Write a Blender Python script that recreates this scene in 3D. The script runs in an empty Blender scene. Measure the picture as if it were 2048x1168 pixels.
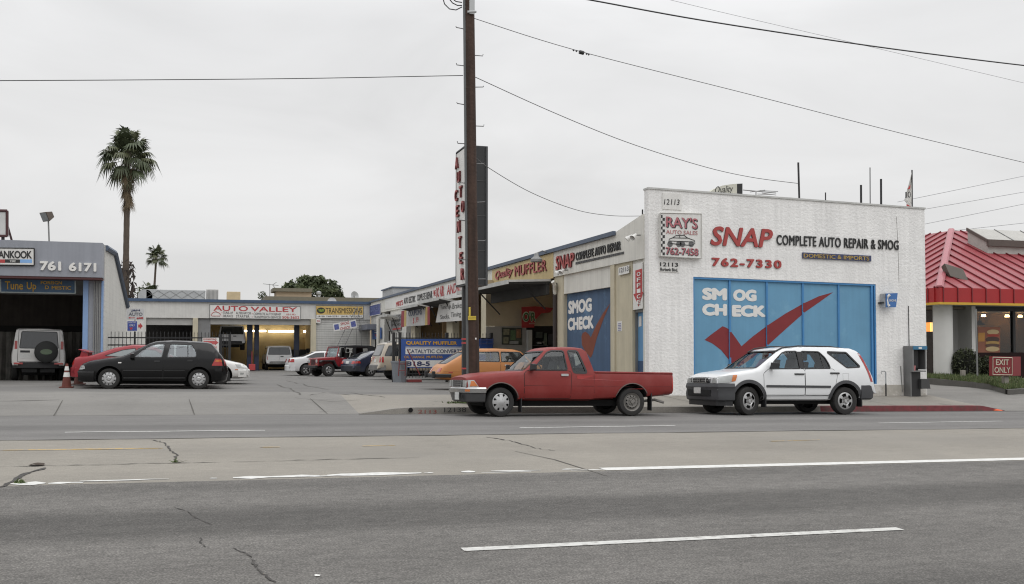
import bpy, bmesh, math, random
from mathutils import Vector, Matrix
from mathutils.bvhtree import BVHTree
from mathutils.geometry import tessellate_polygon
R = math.radians
SC = bpy.context.scene
COL = SC.collection
random.seed(7)

# ---------------------------------------------------------------- camera
F, U0, V0, PSI, PITCH = 1945.0, 1024.0, 636.0, R(17.8), math.atan(64/1945.0)
EYE = Vector((0, 0, 1.6))
cd = bpy.data.cameras.new("camera"); cam = bpy.data.objects.new("camera", cd); COL.objects.link(cam)
cam.location = EYE
cam.rotation_euler = (math.pi/2 + PITCH, 0, -PSI)
cd.sensor_width = 36; cd.sensor_fit = 'HORIZONTAL'; cd.lens = 36*F/2048
cd.shift_y = 52/2048.0
cd.clip_start = 0.1; cd.clip_end = 3000
SC.camera = cam
SC.view_settings.view_transform = 'Standard'; SC.view_settings.look = 'None'
SC.view_settings.exposure = 0.0; SC.view_settings.gamma = 1.0

# ---------------------------------------------------------------- overcast sky
W = bpy.data.worlds.new("World"); SC.world = W; W.use_nodes = True
nt = W.node_tree; nt.nodes.clear()
def wn(t, **k):
    n = nt.nodes.new(t)
    for a, b in k.items(): setattr(n, a, b)
    return n
tc = wn('ShaderNodeTexCoord'); sep = wn('ShaderNodeSeparateXYZ'); nt.links.new(tc.outputs['Generated'], sep.inputs[0])
ramp = wn('ShaderNodeValToRGB')                 # brightness of a heavy overcast, brighter towards the zenith
ce = ramp.color_ramp.elements
ce[0].position = 0.0; ce[0].color = (.72, .72, .71, 1)
ce[1].position = 1.0; ce[1].color = (2.0, 2.02, 2.06, 1)
e = ce.new(0.12); e.color = (.785, .785, .785, 1)
e = ce.new(0.32); e.color = (.83, .833, .842, 1)
e = ce.new(0.55); e.color = (1.25, 1.26, 1.29, 1)
nt.links.new(sep.outputs['Z'], ramp.inputs[0])
mp = wn('ShaderNodeMapping'); mp.inputs['Scale'].default_value = (1.6, 1.6, 5.0)
nt.links.new(tc.outputs['Generated'], mp.inputs[0])
nz = wn('ShaderNodeTexNoise'); nz.inputs['Scale'].default_value = 1.9; nz.inputs['Detail'].default_value = 7; nz.inputs['Roughness'].default_value = .5
nz.inputs['Distortion'].default_value = .6
nt.links.new(mp.outputs[0], nz.inputs['Vector'])
mr = wn('ShaderNodeMapRange'); mr.inputs['From Min'].default_value = .3; mr.inputs['From Max'].default_value = .7
mr.inputs['To Min'].default_value = .90; mr.inputs['To Max'].default_value = 1.06
nt.links.new(nz.outputs['Fac'], mr.inputs['Value'])
mul = wn('ShaderNodeMix', data_type='RGBA', blend_type='MULTIPLY'); mul.inputs['Factor'].default_value = 1
nt.links.new(ramp.outputs[0], mul.inputs[6]); nt.links.new(mr.outputs[0], mul.inputs[7])
bg = wn('ShaderNodeBackground'); bg.inputs['Strength'].default_value = 1.0
wo = wn('ShaderNodeOutputWorld')
nt.links.new(mul.outputs[2], bg.inputs['Color']); nt.links.new(bg.outputs[0], wo.inputs[0])
# the sun behind the clouds: very soft
sd = bpy.data.lights.new("sun", 'SUN'); sun = bpy.data.objects.new("sun", sd); COL.objects.link(sun)
sd.energy = 0.5; sd.angle = R(40); sd.color = (1, .97, .93)
sun.rotation_euler = (R(38), R(12), R(10))
SC.cycles.max_bounces = 8
SC.cycles.transparent_max_bounces = 16
SC.cycles.use_adaptive_sampling = True
SC.cycles.pixel_filter_type = 'BLACKMAN_HARRIS'; SC.cycles.filter_width = 1.15

# ---------------------------------------------------------------- projection of photo measurements onto real planes
_R = Vector((math.cos(PSI), -math.sin(PSI), 0)); _F0 = Vector((math.sin(PSI), math.cos(PSI), 0)); _Z = Vector((0, 0, 1))
_FW = _F0*math.cos(PITCH) + _Z*math.sin(PITCH); _UP = _Z*math.cos(PITCH) - _F0*math.sin(PITCH)
def ray(u, v): return _FW + _R*((u-U0)/F) + _UP*((V0-v)/F)
def PX(u, v, X):
    d = ray(u, v); return EYE + d*(X/d.x)
def PY(u, v, Y):
    d = ray(u, v); return EYE + d*(Y/d.y)
def lerp(a, b, t): return a + (b-a)*t
def interp(pts, x):
    if x <= pts[0][0]: return pts[0][1]
    for (a, b), (c, d) in zip(pts, pts[1:]):
        if x <= c: return b + (d-b)*(x-a)/(c-a) if c > a else d
    return pts[-1][1]
PROF = [(-30, -.2), (4, -.06), (7, 0), (10.7, .07), (14, .125), (17, .15), (20.2, .135), (22, .085), (22.02, .085), (25, .38), (28, .34), (31, .30), (38, .30), (50, .17), (60, .06), (72, .10), (130, .1)]
GRADE = [(0, .015), (38, .015), (55, 0), (200, 0)]
def G(X, Y):
    k = 0.0
    if 22 <= Y < 25: k = interp([(3.45, 0), (4.43, 1), (20.9, 1), (21.7, 0)], X)*(25-Y)/3
    xc = min(max(X, -45), 60); rise = 0.0
    if X > 21 and Y > 22: t = min(1, (Y-22)/2); xc = lerp(xc, min(xc, 21), t); rise = .03*max(0, min(Y, 33)-24)*min(1, (X-21)/3)
    return interp(PROF, Y) - interp(GRADE, Y)*(xc-8) + .135*k + rise
def PG(u, v):
    d = ray(u, v); t = 10.0; lo, hi = .5, 400.0
    for _ in range(60):
        t = (lo+hi)/2; p = EYE + d*t
        if p.z > G(p.x, p.y): lo = t
        else: hi = t
    p = EYE + d*lo; return p

# ---------------------------------------------------------------- materials
MATS = {}
def mat(name, col, rough=.75, metal=0., var=.12, scale=2.0, bump=0., bscale=60., coat=0., streak=0., spec=.5, col2=None, thr=(.42, .62)):
    if name in MATS: return MATS[name]
    m = bpy.data.materials.new(name); m.use_nodes = True; n = m.node_tree; L = n.links
    b = n.nodes['Principled BSDF']
    b.inputs['Roughness'].default_value = rough; b.inputs['Metallic'].default_value = metal
    b.inputs['Coat Weight'].default_value = coat; b.inputs['Coat Roughness'].default_value = .08
    b.inputs['Specular IOR Level'].default_value = spec
    c = (col[0], col[1], col[2], 1)
    t = n.nodes.new('ShaderNodeTexCoord')
    vec = t.outputs['Object']
    if var > 0 or col2:
        no = n.nodes.new('ShaderNodeTexNoise'); no.inputs['Scale'].default_value = scale; no.inputs['Detail'].default_value = 8; no.inputs['Roughness'].default_value = .62
        L.new(vec, no.inputs['Vector'])
        r = n.nodes.new('ShaderNodeMapRange'); r.inputs['From Min'].default_value = .3; r.inputs['From Max'].default_value = .7
        r.inputs['To Min'].default_value = 1-var; r.inputs['To Max'].default_value = 1+var
        L.new(no.outputs['Fac'], r.inputs['Value'])
        mx = n.nodes.new('ShaderNodeMix'); mx.data_type = 'RGBA'; mx.blend_type = 'MULTIPLY'; mx.inputs['Factor'].default_value = 1
        mx.inputs[6].default_value = c; L.new(r.outputs[0], mx.inputs[7]); out = mx.outputs[2]
        if streak > 0:
            mp = n.nodes.new('ShaderNodeMapping'); mp.inputs['Scale'].default_value = (9, 9, .5); L.new(vec, mp.inputs[0])
            n2 = n.nodes.new('ShaderNodeTexNoise'); n2.inputs['Scale'].default_value = 1.0; n2.inputs['Detail'].default_value = 5; L.new(mp.outputs[0], n2.inputs['Vector'])
            r2 = n.nodes.new('ShaderNodeMapRange'); r2.inputs['From Min'].default_value = .35; r2.inputs['From Max'].default_value = .75; r2.inputs['To Min'].default_value = 1.0; r2.inputs['To Max'].default_value = 1-streak
            L.new(n2.outputs['Fac'], r2.inputs['Value'])
            m2 = n.nodes.new('ShaderNodeMix'); m2.data_type = 'RGBA'; m2.blend_type = 'MULTIPLY'; m2.inputs['Factor'].default_value = 1
            L.new(out, m2.inputs[6]); L.new(r2.outputs[0], m2.inputs[7]); out = m2.outputs[2]
        if col2:
            n3 = n.nodes.new('ShaderNodeTexNoise'); n3.inputs['Scale'].default_value = scale*.8; n3.inputs['Detail'].default_value = 9; n3.inputs['Roughness'].default_value = .7; L.new(vec, n3.inputs['Vector'])
            r3 = n.nodes.new('ShaderNodeMapRange'); r3.inputs['From Min'].default_value = thr[0]; r3.inputs['From Max'].default_value = thr[1]; L.new(n3.outputs['Fac'], r3.inputs['Value'])
            m3 = n.nodes.new('ShaderNodeMix'); m3.data_type = 'RGBA'; L.new(r3.outputs[0], m3.inputs['Factor']); L.new(out, m3.inputs[6]); m3.inputs[7].default_value = (*col2, 1); out = m3.outputs[2]
        L.new(out, b.inputs['Base Color'])
    else:
        b.inputs['Base Color'].default_value = c
    if bump > 0:
        nb = n.nodes.new('ShaderNodeTexNoise'); nb.inputs['Scale'].default_value = bscale; nb.inputs['Detail'].default_value = 4; L.new(vec, nb.inputs['Vector'])
        bu = n.nodes.new('ShaderNodeBump'); bu.inputs['Strength'].default_value = bump; bu.inputs['Distance'].default_value = .02
        L.new(nb.outputs['Fac'], bu.inputs['Height']); L.new(bu.outputs[0], b.inputs['Normal'])
    MATS[name] = m; return m
def paint(name, col, rough=.3, coat=.7, var=.05, **k): return mat(name, col, rough, 0, var, 1.2, coat=coat, **k)
def glow(name, col, s):
    if name in MATS: return MATS[name]
    m = bpy.data.materials.new(name); m.use_nodes = True; b = m.node_tree.nodes['Principled BSDF']
    b.inputs['Base Color'].default_value = (*col, 1); b.inputs['Emission Color'].default_value = (*col, 1); b.inputs['Emission Strength'].default_value = s
    MATS[name] = m; return m
def glass(name, tint=(.6, .65, .66), ref=.12, rough=.02):
    if name in MATS: return MATS[name]
    m = bpy.data.materials.new(name); m.use_nodes = True; n = m.node_tree; L = n.links
    for x in list(n.nodes):
        if x.type != 'OUTPUT_MATERIAL': n.nodes.remove(x)
    o = [x for x in n.nodes if x.type == 'OUTPUT_MATERIAL'][0]
    a = n.nodes.new('ShaderNodeBsdfTransparent'); a.inputs[0].default_value = (*tint, 1)
    g = n.nodes.new('ShaderNodeBsdfGlossy'); g.inputs['Roughness'].default_value = rough; g.inputs[0].default_value = (.9, .93, .95, 1)
    lw = n.nodes.new('ShaderNodeLayerWeight'); lw.inputs[0].default_value = .18
    mr = n.nodes.new('ShaderNodeMapRange'); mr.inputs['To Min'].default_value = ref; mr.inputs['To Max'].default_value = .85; L.new(lw.outputs['Fresnel'], mr.inputs['Value'])
    mx = n.nodes.new('ShaderNodeMixShader'); L.new(mr.outputs[0], mx.inputs[0]); L.new(a.outputs[0], mx.inputs[1]); L.new(g.outputs[0], mx.inputs[2]); L.new(mx.outputs[0], o.inputs[0])
    MATS[name] = m; return m

# ---------------------------------------------------------------- objects
def tag(o, label=None, cat=None, group=None, kind=None):
    if label: o['label'] = label
    if cat: o['category'] = cat
    if group: o['group'] = group
    if kind: o['kind'] = kind
    return o
def thing(name, label, cat, loc=(0, 0, 0), rotz=0, group=None):
    o = bpy.data.objects.new(name, None); COL.objects.link(o); o.empty_display_size = .1
    o.location = loc; o.rotation_euler = (0, 0, rotz)
    return tag(o, label, cat, group)
def offset_of(parent):
    v = Vector((0, 0, 0))
    while parent is not None: v += Vector(parent.location); parent = parent.parent
    return v
class MB:
    def __init__(s): s.v = []; s.f = []; s.m = []; s.cur = 0
    def mi(s, i): s.cur = i; return s
    def face(s, pts):
        n = len(s.v); s.v += [Vector(p) for p in pts]; s.f.append(tuple(range(n, n+len(pts)))); s.m.append(s.cur)
    def mesh(s, vs, fs):
        n = len(s.v); s.v += [Vector(p) for p in vs]
        for f in fs: s.f.append(tuple(n+i for i in f)); s.m.append(s.cur)
    def hexa(s, b, t):   # b, t: 4 points each, counterclockwise seen from t
        s.mesh(list(b)+list(t), [(3, 2, 1, 0), (4, 5, 6, 7), (0, 1, 5, 4), (1, 2, 6, 5), (2, 3, 7, 6), (3, 0, 4, 7)])
        return s
    def box(s, x0, x1, y0, y1, z0, z1):
        return s.hexa([(x0, y0, z0), (x1, y0, z0), (x1, y1, z0), (x0, y1, z0)], [(x0, y0, z1), (x1, y0, z1), (x1, y1, z1), (x0, y1, z1)])
    def prism(s, pts, vec):
        pts = [Vector(p) for p in pts]; vec = Vector(vec); n = len(pts)
        nrm = Vector((0, 0, 0))
        for i in range(n): nrm += (pts[i]-pts[0]).cross(pts[(i+1) % n]-pts[0])
        if nrm.dot(vec) < 0: pts = pts[::-1]
        s.mesh(pts + [p+vec for p in pts], [tuple(range(n-1, -1, -1)), tuple(range(n, 2*n))] + [(i, (i+1) % n, n+(i+1) % n, n+i) for i in range(n)])
        return s
    def cyl(s, p0, p1, r0, r1=None, n=12, cap=True):
        p0 = Vector(p0); p1 = Vector(p1); r1 = r0 if r1 is None else r1
        d = (p1-p0).normalized(); a = d.orthogonal().normalized(); b = d.cross(a)
        vs = []
        for p, r in ((p0, r0), (p1, r1)):
            for i in range(n):
                t = 2*math.pi*i/n; vs.append(p + a*math.cos(t)*r + b*math.sin(t)*r)
        fs = [(i, (i+1) % n, n+(i+1) % n, n+i) for i in range(n)]
        if cap: fs += [tuple(range(n-1, -1, -1)), tuple(range(n, 2*n))]
        s.mesh(vs, fs); return s
    def tube(s, pts, r, n=6):
        pts = [Vector(p) for p in pts]; vs = []; fs = []
        for k, p in enumerate(pts):
            d = (pts[min(k+1, len(pts)-1)]-pts[max(k-1, 0)]).normalized()
            up = Vector((0, 0, 1)) if abs(d.z) < .95 else Vector((1, 0, 0))
            a = d.cross(up).normalized(); b = a.cross(d)
            rr = r[k] if isinstance(r, (list, tuple)) else r
            for i in range(n):
                t = 2*math.pi*i/n; vs.append(p + a*math.cos(t)*rr + b*math.sin(t)*rr)
        for k in range(len(pts)-1):
            for i in range(n): fs.append((k*n+i, k*n+(i+1) % n, (k+1)*n+(i+1) % n, (k+1)*n+i))
        fs += [tuple(range(n-1, -1, -1)), tuple((len(pts)-1)*n+i for i in range(n))]
        s.mesh(vs, fs); return s
    def lathe(s, prof, c, axis=(0, 0, 1), n=24, closed=False):   # prof: (r, h)
        c = Vector(c); d = Vector(axis).normalized(); a = d.orthogonal().normalized(); b = d.cross(a); vs = []; fs = []
        for r, h in prof:
            for i in range(n):
                t = 2*math.pi*i/n; vs.append(c + d*h + a*math.cos(t)*r + b*math.sin(t)*r)
        m = len(prof); rng = m if closed else m-1
        for k in range(rng):
            k2 = (k+1) % m
            for i in range(n): fs.append((k*n+i, k*n+(i+1) % n, k2*n+(i+1) % n, k2*n+i))
        s.mesh(vs, fs); return s
    def build(s, name, mats, parent=None, smooth=0, world=True, bevel=0):
        off = offset_of(parent) if world else Vector((0, 0, 0))
        me = bpy.data.meshes.new(name); me.from_pydata([p-off for p in s.v], [], s.f)
        mats = mats if isinstance(mats, (list, tuple)) else [mats]
        for m in mats: me.materials.append(m)
        if len(mats) > 1: me.polygons.foreach_set('material_index', [min(i, len(mats)-1) for i in s.m])
        bm = bmesh.new(); bm.from_mesh(me)
        bmesh.ops.recalc_face_normals(bm, faces=bm.faces)
        if bevel:
            bmesh.ops.remove_doubles(bm, verts=bm.verts, dist=1e-5)
            ed = [e for e in bm.edges if e.is_manifold and e.calc_face_angle(0) > R(35)]
            bmesh.ops.bevel(bm, geom=ed, offset=bevel, segments=2, profile=.6, affect='EDGES', clamp_overlap=True)
        bm.to_mesh(me); bm.free()
        if smooth:
            me.polygons.foreach_set('use_smooth', [True]*len(me.polygons)); me.set_sharp_from_angle(angle=R(smooth))
        me.update()
        o = bpy.data.objects.new(name, me); COL.objects.link(o)
        if parent is not None: o.parent = parent
        return o
def quad_px(plane, val, pts):
    f = PX if plane == 'x' else PY
    return [f(u, v, val) for u, v in pts]
NORM = {'x': Vector((-1, 0, 0)), 'y': Vector((0, -1, 0))}
def text_mesh(txt, bold, shear, spacing):
    cu = bpy.data.curves.new('t', 'FONT'); cu.body = txt; cu.size = 1; cu.shear = shear; cu.space_character = spacing
    cu.resolution_u = 3; cu.fill_mode = 'FRONT'
    ob = bpy.data.objects.new('t', cu); COL.objects.link(ob)
    bpy.context.view_layer.update()
    me = bpy.data.meshes.new_from_object(ob.evaluated_get(bpy.context.evaluated_depsgraph_get()))
    bpy.data.objects.remove(ob); bpy.data.curves.remove(cu)
    return me
def text(name, txt, bl, br, tl, nrm, m, parent, depth=.006, proud=.004, bold=.0, shear=0., spacing=1., m_side=None):
    """letters filling the parallelogram bl, br, tl; standing proud of the surface along nrm"""
    me = text_mesh(txt, bold, shear, spacing)
    bl, br, tl = Vector(bl), Vector(br), Vector(tl); ex = br-bl; ey = tl-bl; nrm = Vector(nrm)
    xs = [v.co.x for v in me.vertices]; ys = [v.co.y for v in me.vertices]
    x0, x1, y0, y1 = min(xs), max(xs), min(ys), max(ys)
    bm = bmesh.new(); bm.from_mesh(me); bpy.data.meshes.remove(me)
    off = offset_of(parent)
    if bold > 0:      # heavier strokes: shifted copies, each a hair further out
        src = list(bm.faces); e = bold*.55; k = 0
        for dx, dy in ((e, 0), (-e, 0), (0, e), (0, -e), (e*.7, e*.7), (-e*.7, -e*.7), (e*.7, -e*.7), (-e*.7, e*.7)):
            k += 1; r = bmesh.ops.duplicate(bm, geom=src)
            for g in r['geom']:
                if isinstance(g, bmesh.types.BMVert): g.co.x += dx; g.co.y += dy; g.co.z += k
        x0, x1, y0, y1 = x0-e, x1+e, y0-e, y1+e
    for v in bm.verts:
        v.co = bl + ex*((v.co.x-x0)/(x1-x0)) + ey*((v.co.y-y0)/(y1-y0)) + nrm*(proud+depth+v.co.z*.0005) - off
    bmesh.ops.recalc_face_normals(bm, faces=bm.faces)
    for f in bm.faces:
        if f.normal.dot(nrm) < 0: f.normal_flip()
    if depth > 0:
        r = bmesh.ops.extrude_face_region(bm, geom=list(bm.faces), use_keep_orig=True)
        vs = [g for g in r['geom'] if isinstance(g, bmesh.types.BMVert)]
        bmesh.ops.translate(bm, verts=vs, vec=-nrm*depth)
        bmesh.ops.recalc_face_normals(bm, faces=bm.faces)
    me = bpy.data.meshes.new(name); 
    me.materials.append(m)
    if m_side is not None:
        me.materials.append(m_side)
        for f in bm.faces: f.material_index = 0 if abs(f.normal.dot(nrm)) > .9 else 1
    bm.to_mesh(me); bm.free()
    o = bpy.data.objects.new(name, me); COL.objects.link(o); o.parent = parent
    return o
def text_px(name, txt, plane, val, box, m, parent, **k):
    """box: (u0, v_bottom_left, u1, v_bottom_right, v_top_left) in photo pixels, carried onto the real plane"""
    u0, vb0, u1, vb1, vt0 = box; f = PX if plane == 'x' else PY
    return text(name, txt, f(u0, vb0, val), f(u1, vb1, val), f(u0, vt0, val), NORM[plane], m, parent, **k)
def shape_px(name, plane, val, pts, m, parent, thick=.01, proud=0.):
    n = NORM[plane]; q = [p + n*proud for p in quad_px(plane, val, pts)]
    return MB().prism(q, n*thick).build(name, m, parent)
# ================================================================ ground, road, lot
def ground_mat(name, col, speck, var, streaks, rough=.85, tone2=None, lanes=(), spots=0.):
    m = bpy.data.materials.new(name); m.use_nodes = True; n = m.node_tree; L = n.links; b = n.nodes['Principled BSDF']
    b.inputs['Roughness'].default_value = rough; b.inputs['Specular IOR Level'].default_value = .35
    t = n.nodes.new('ShaderNodeTexCoord'); vec = t.outputs['Object']
    def noise(sc, det, stretch=None, rg=.6):
        x = n.nodes.new('ShaderNodeTexNoise'); x.inputs['Scale'].default_value = sc; x.inputs['Detail'].default_value = det; x.inputs['Roughness'].default_value = rg
        if stretch:
            mp = n.nodes.new('ShaderNodeMapping'); mp.inputs['Scale'].default_value = stretch; L.new(vec, mp.inputs[0]); L.new(mp.outputs[0], x.inputs['Vector'])
        else: L.new(vec, x.inputs['Vector'])
        return x.outputs['Fac']
    def rng(fac, a, bb, lo, hi):
        r = n.nodes.new('ShaderNodeMapRange'); r.inputs['From Min'].default_value = a; r.inputs['From Max'].default_value = bb; r.inputs['To Min'].default_value = lo; r.inputs['To Max'].default_value = hi
        L.new(fac, r.inputs['Value']); return r.outputs[0]
    def mulc(c, v):
        x = n.nodes.new('ShaderNodeMix'); x.data_type = 'RGBA'; x.blend_type = 'MULTIPLY'; x.inputs['Factor'].default_value = 1
        if isinstance(c, tuple): x.inputs[6].default_value = (*c, 1)
        else: L.new(c, x.inputs[6])
        L.new(v, x.inputs[7]); return x.outputs[2]
    c = mulc(col, rng(noise(.5, 8), .3, .7, 1-var, 1+var))
    c = mulc(c, rng(noise(1.0, 6, (.045, .8, 1)), .3, .7, 1-streaks, 1+streaks))
    c = mulc(c, rng(noise(70, 2, None, .8), .25, .75, 1-speck, 1+speck))
    c = mulc(c, rng(noise(9, 10, (.5, 1, 1), .75), .3, .7, 1-speck*.5, 1+speck*.5))
    vo = n.nodes.new('ShaderNodeTexVoronoi'); vo.inputs['Scale'].default_value = 55; L.new(vec, vo.inputs['Vector'])
    c = mulc(c, rng(vo.outputs['Distance'], 0, .6, 1+speck*.7, 1-speck*.5))
    if tone2:
        x = n.nodes.new('ShaderNodeMix'); x.data_type = 'RGBA'; L.new(rng(noise(.22, 7, (.6, 1, 1)), .5, .66, 0, .7), x.inputs['Factor']); L.new(c, x.inputs[6]); x.inputs[7].default_value = (*tone2, 1); c = x.outputs[2]
    if lanes:          # worn bands along the street, with wavering edges
        s = n.nodes.new('ShaderNodeSeparateXYZ'); L.new(vec, s.inputs[0]); wob = rng(noise(.35, 5, (.25, 1, 1)), .2, .8, -.25, .25)
        a = n.nodes.new('ShaderNodeMath'); a.operation = 'ADD'; L.new(s.outputs[1], a.inputs[0]); L.new(wob, a.inputs[1])
        for yc, hw, fa in lanes:
            d = n.nodes.new('ShaderNodeMath'); d.operation = 'SUBTRACT'; L.new(a.outputs[0], d.inputs[0]); d.inputs[1].default_value = yc
            ab = n.nodes.new('ShaderNodeMath'); ab.operation = 'ABSOLUTE'; L.new(d.outputs[0], ab.inputs[0])
            c = mulc(c, rng(ab.outputs[0], hw*.55, hw*1.25, fa, 1))
    if spots:          # oil drips and small dark stains
        c = mulc(c, rng(noise(1.7, 3, (.6, 1, 1)), .66, .74, 1, 1-spots))
        c = mulc(c, rng(noise(5.5, 2), .70, .76, 1, 1-spots*.8))
    L.new(c, b.inputs['Base Color'])
    bu = n.nodes.new('ShaderNodeBump'); bu.inputs['Strength'].default_value = .25+speck; bu.inputs['Distance'].default_value = .012
    L.new(noise(60, 3), bu.inputs['Height']); L.new(bu.outputs[0], b.inputs['Normal'])
    return m
ASPH = ground_mat('asphalt_coarse', (.146, .138, .127), .52, .10, .14, lanes=((8.65, .66, .66), (5.0, .9, .76), (10.6, .25, .9)), spots=.12)
ASPH2 = ground_mat('asphalt_smooth', (.160, .154, .146), .20, .08, .14, lanes=((17.9, .5, .86), (19.6, .5, .88), (16.3, .3, .92)), spots=.15)
CONC = ground_mat('concrete_median', (.245, .226, .194), .18, .11, .08, tone2=(.222, .208, .183), lanes=((13.4, .8, .94),), spots=.16)
LOTM = ground_mat('lot_asphalt', (.155, .149, .139), .18, .14, .12, tone2=(.135, .13, .124), spots=.3)
APRM = ground_mat('apron_concrete', (.195, .187, .172), .16, .12, .10, tone2=(.18, .172, .16), spots=.22)
SIDE = ground_mat('sidewalk_concrete', (.245, .226, .195), .18, .12, .04, tone2=(.21, .196, .172), spots=.3)
LINEW = mat('road_white', (.50, .495, .47), .85, var=.2, scale=14, col2=(.27, .255, .235), thr=(.54, .66))
LINEY = mat('road_yellow', (.50, .33, .10), .8, var=.2, scale=14, col2=(.29, .26, .22), thr=(.46, .58))
CRACK = mat('crack_dark', (.05, .046, .042), .95, var=.4, scale=9)
JOINT = mat('joint_dirt', (.075, .07, .06), .95, var=.3)
def frange(a, b, s):
    n = max(1, int(math.ceil((b-a)/s))); return [a+(b-a)*i/n for i in range(n+1)]
def sheet(name, xs, ys, m, dz=0., kind='structure', parent=None, y_of=None):
    b = MB(); nx, ny = len(xs), len(ys); vs = []
    for y in ys:
        for x in xs: vs.append((x, y, G(x, y)+dz))
    b.mesh(vs, [(j*nx+i, j*nx+i+1, (j+1)*nx+i+1, (j+1)*nx+i) for j in range(ny-1) for i in range(nx-1)])
    o = b.build(name, m, parent, smooth=60)
    if parent is None: o['kind'] = kind
    return o
XR = sorted(set(frange(-90, -45, 15) + frange(-45, 60, 5) + frange(60, 120, 20)))
Y1, Y2 = 11.0, 15.62            # edges of the concrete strip
def ys(a, b, s=.5): return sorted(set([a, b] + [y for y, _ in PROF if a < y < b] + frange(a, b, s)[1:-1]))
road_near = sheet('road', XR, ys(-30, Y1, 2), ASPH)
median = sheet('median', XR, ys(Y1, Y2), CONC)
road_far = sheet('road', XR, ys(Y2, 21.99), ASPH2)
XS = sorted(set(frange(-90, -45, 15) + frange(-45, 3, 4) + frange(3, 4.6, .2) + frange(4.6, 20.6, 4) + frange(20.6, 22, .2) + frange(22, 120, 14)))
YS = [22.0, 22.15, 22.6, 23.2, 24, 24.99]
apron = sheet('driveway', [x for x in XS if x <= 3.41] + [3.45], YS + [25.5, 26.5, 28], APRM)
walk = sheet('sidewalk', [3.45] + [x for x in XS if 3.46 < x < 21.65] + [21.7], YS + [25.6], SIDE)
lot = sheet('parking_lot', [x for x in XS if x <= 3.41] + [3.45], ys(28, 80, 3), LOTM)
lot2 = sheet('parking_lot', [3.45, 6, 9, 12, 12.1] + [12.2, 14, 18, 21.7], ys(25.6, 80, 2), LOTM)
apron2 = sheet('driveway', [21.7] + [x for x in XS if x > 21.75], YS + ys(25, 80, 3), APRM)
gb = MB(); gb.face([(-900, -60, -1.6), (900, -60, -1.6), (900, 1600, -1.6), (-900, 1600, -1.6)])
tag(gb.build('ground', mat('far_ground', (.12, .12, .1))), kind='structure')
def strip(b, pts, w, dz=.005, jag=0.):
    """ribbon following ground points (x, y)"""
    out = []
    P2 = []
    for (x0, y0), (x1, y1) in zip(pts, pts[1:]):
        n = max(1, int(math.hypot(x1-x0, y1-y0)/.6)) 
        for i in range(n): P2.append((lerp(x0, x1, i/n), lerp(y0, y1, i/n)))
    P2.append(pts[-1])
    L_, R_ = [], []
    for k, (x, y) in enumerate(P2):
        a = P2[max(k-1, 0)]; c = P2[min(k+1, len(P2)-1)]; dx, dy = c[0]-a[0], c[1]-a[1]; l = math.hypot(dx, dy) or 1
        ww = w*(1+random.uniform(-jag, jag))/2
        if jag and k in (0, len(P2)-1): ww *= .45
        px, py = -dy/l*ww, dx/l*ww
        L_.append((x+px, y+py, G(x+px, y+py)+dz)); R_.append((x-px, y-py, G(x-px, y-py)+dz))
    n = len(P2)
    b.mesh(L_+R_, [(i, i+1, n+i+1, n+i) for i in range(n-1)])
def gxy(u, v):
    p = PG(u, v); return (p.x, p.y)
def strip_px(b, px, w, dz=.005, jag=0.): strip(b, [gxy(*p) for p in px], w, dz, jag)
# lane markings
b = MB(); strip_px(b, [(925, 1100), (1800, 1058)], .115); b.build('lane_marking', LINEW, road_near)
b = MB()
yw = Y1+.14
for u0, u1, o, w in ((22, 92, -.02, .19), (98, 168, -.05, .10), (158, 338, .06, .07), (420, 434, .03, .06), (466, 640, .03, .15), (590, 700, .0, .05), (655, 845, .05, .16), (850, 868, .05, .07), (925, 952, .06, .12), (985, 1085, .05, .07), (960, 1060, -.05, .05), (1128, 1165, .06, .07), (1140, 1210, -.05, .06)):
    x0 = PY(u0, 960, yw).x; x1 = PY(u1, 960, yw).x; n_ = max(3, int((x1-x0)/.16))
    strip(b, [(lerp(x0, x1, k/n_), yw+o+random.uniform(-.018, .018)) for k in range(n_+1)], w, .005, .5)
x0 = PY(1205, 950, yw).x
strip(b, [(x0, yw), (16, yw+.02), (60, yw+.1)], .23, .006)
b.build('lane_marking', mat('road_white_fresh', (.58, .575, .55), .8, var=.15, scale=12, col2=(.36, .34, .31), thr=(.60, .70)), median)
b = MB()
for u0, v0, u1, v1 in ((0, 901, 325, 897), (520, 895, 560, 894.5), (725, 892.5, 790, 891), (1540, 883, 1640, 880)):
    strip_px(b, [(u0, v0), (u1, v1)], .09, .005, .3)
b.build('yellow_marking', LINEY, median)
b = MB()
for u0, v0, u1, v1 in ((130, 865, 530, 861), (1040, 856, 1350, 851.5), (1758, 846.5, 2004, 842.5)): strip_px(b, [(u0, v0), (u1, v1)], .10)
b.build('lane_marking', LINEW, road_far)
# cracks and joints
def wiggle(px, n, amp):
    out = []
    for (a, c), (d, e) in zip(px, px[1:]):
        for i in range(n): out.append((lerp(a, d, i/n)+random.uniform(-amp, amp), lerp(c, e, i/n)+random.uniform(-amp, amp)*.25))
    return out+[px[-1]]
b = MB()
strip_px(b, wiggle([(0, 975), (20, 967), (45, 950), (90, 936)], 5, 3), .04, .006, .9)
strip_px(b, wiggle([(305, 881), (322, 884), (340, 898), (352, 910), (350, 924)], 6, 4), .022, .006, .7)
strip_px(b, wiggle([(975, 875), (1000, 879), (1030, 884), (1075, 897), (1110, 902)], 6, 4), .03, .006, .8)
b.build('crack', CRACK, median)
b = MB()
strip_px(b, wiggle([(0, 934), (150, 931), (330, 927), (480, 924), (640, 920), (840, 915)], 8, 3), .020, .006, .9)
strip_px(b, [(1030, 903), (1110, 920), (1215, 953)], .02, .006, .3)
b.build('joint', JOINT, median)
b = MB()
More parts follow.
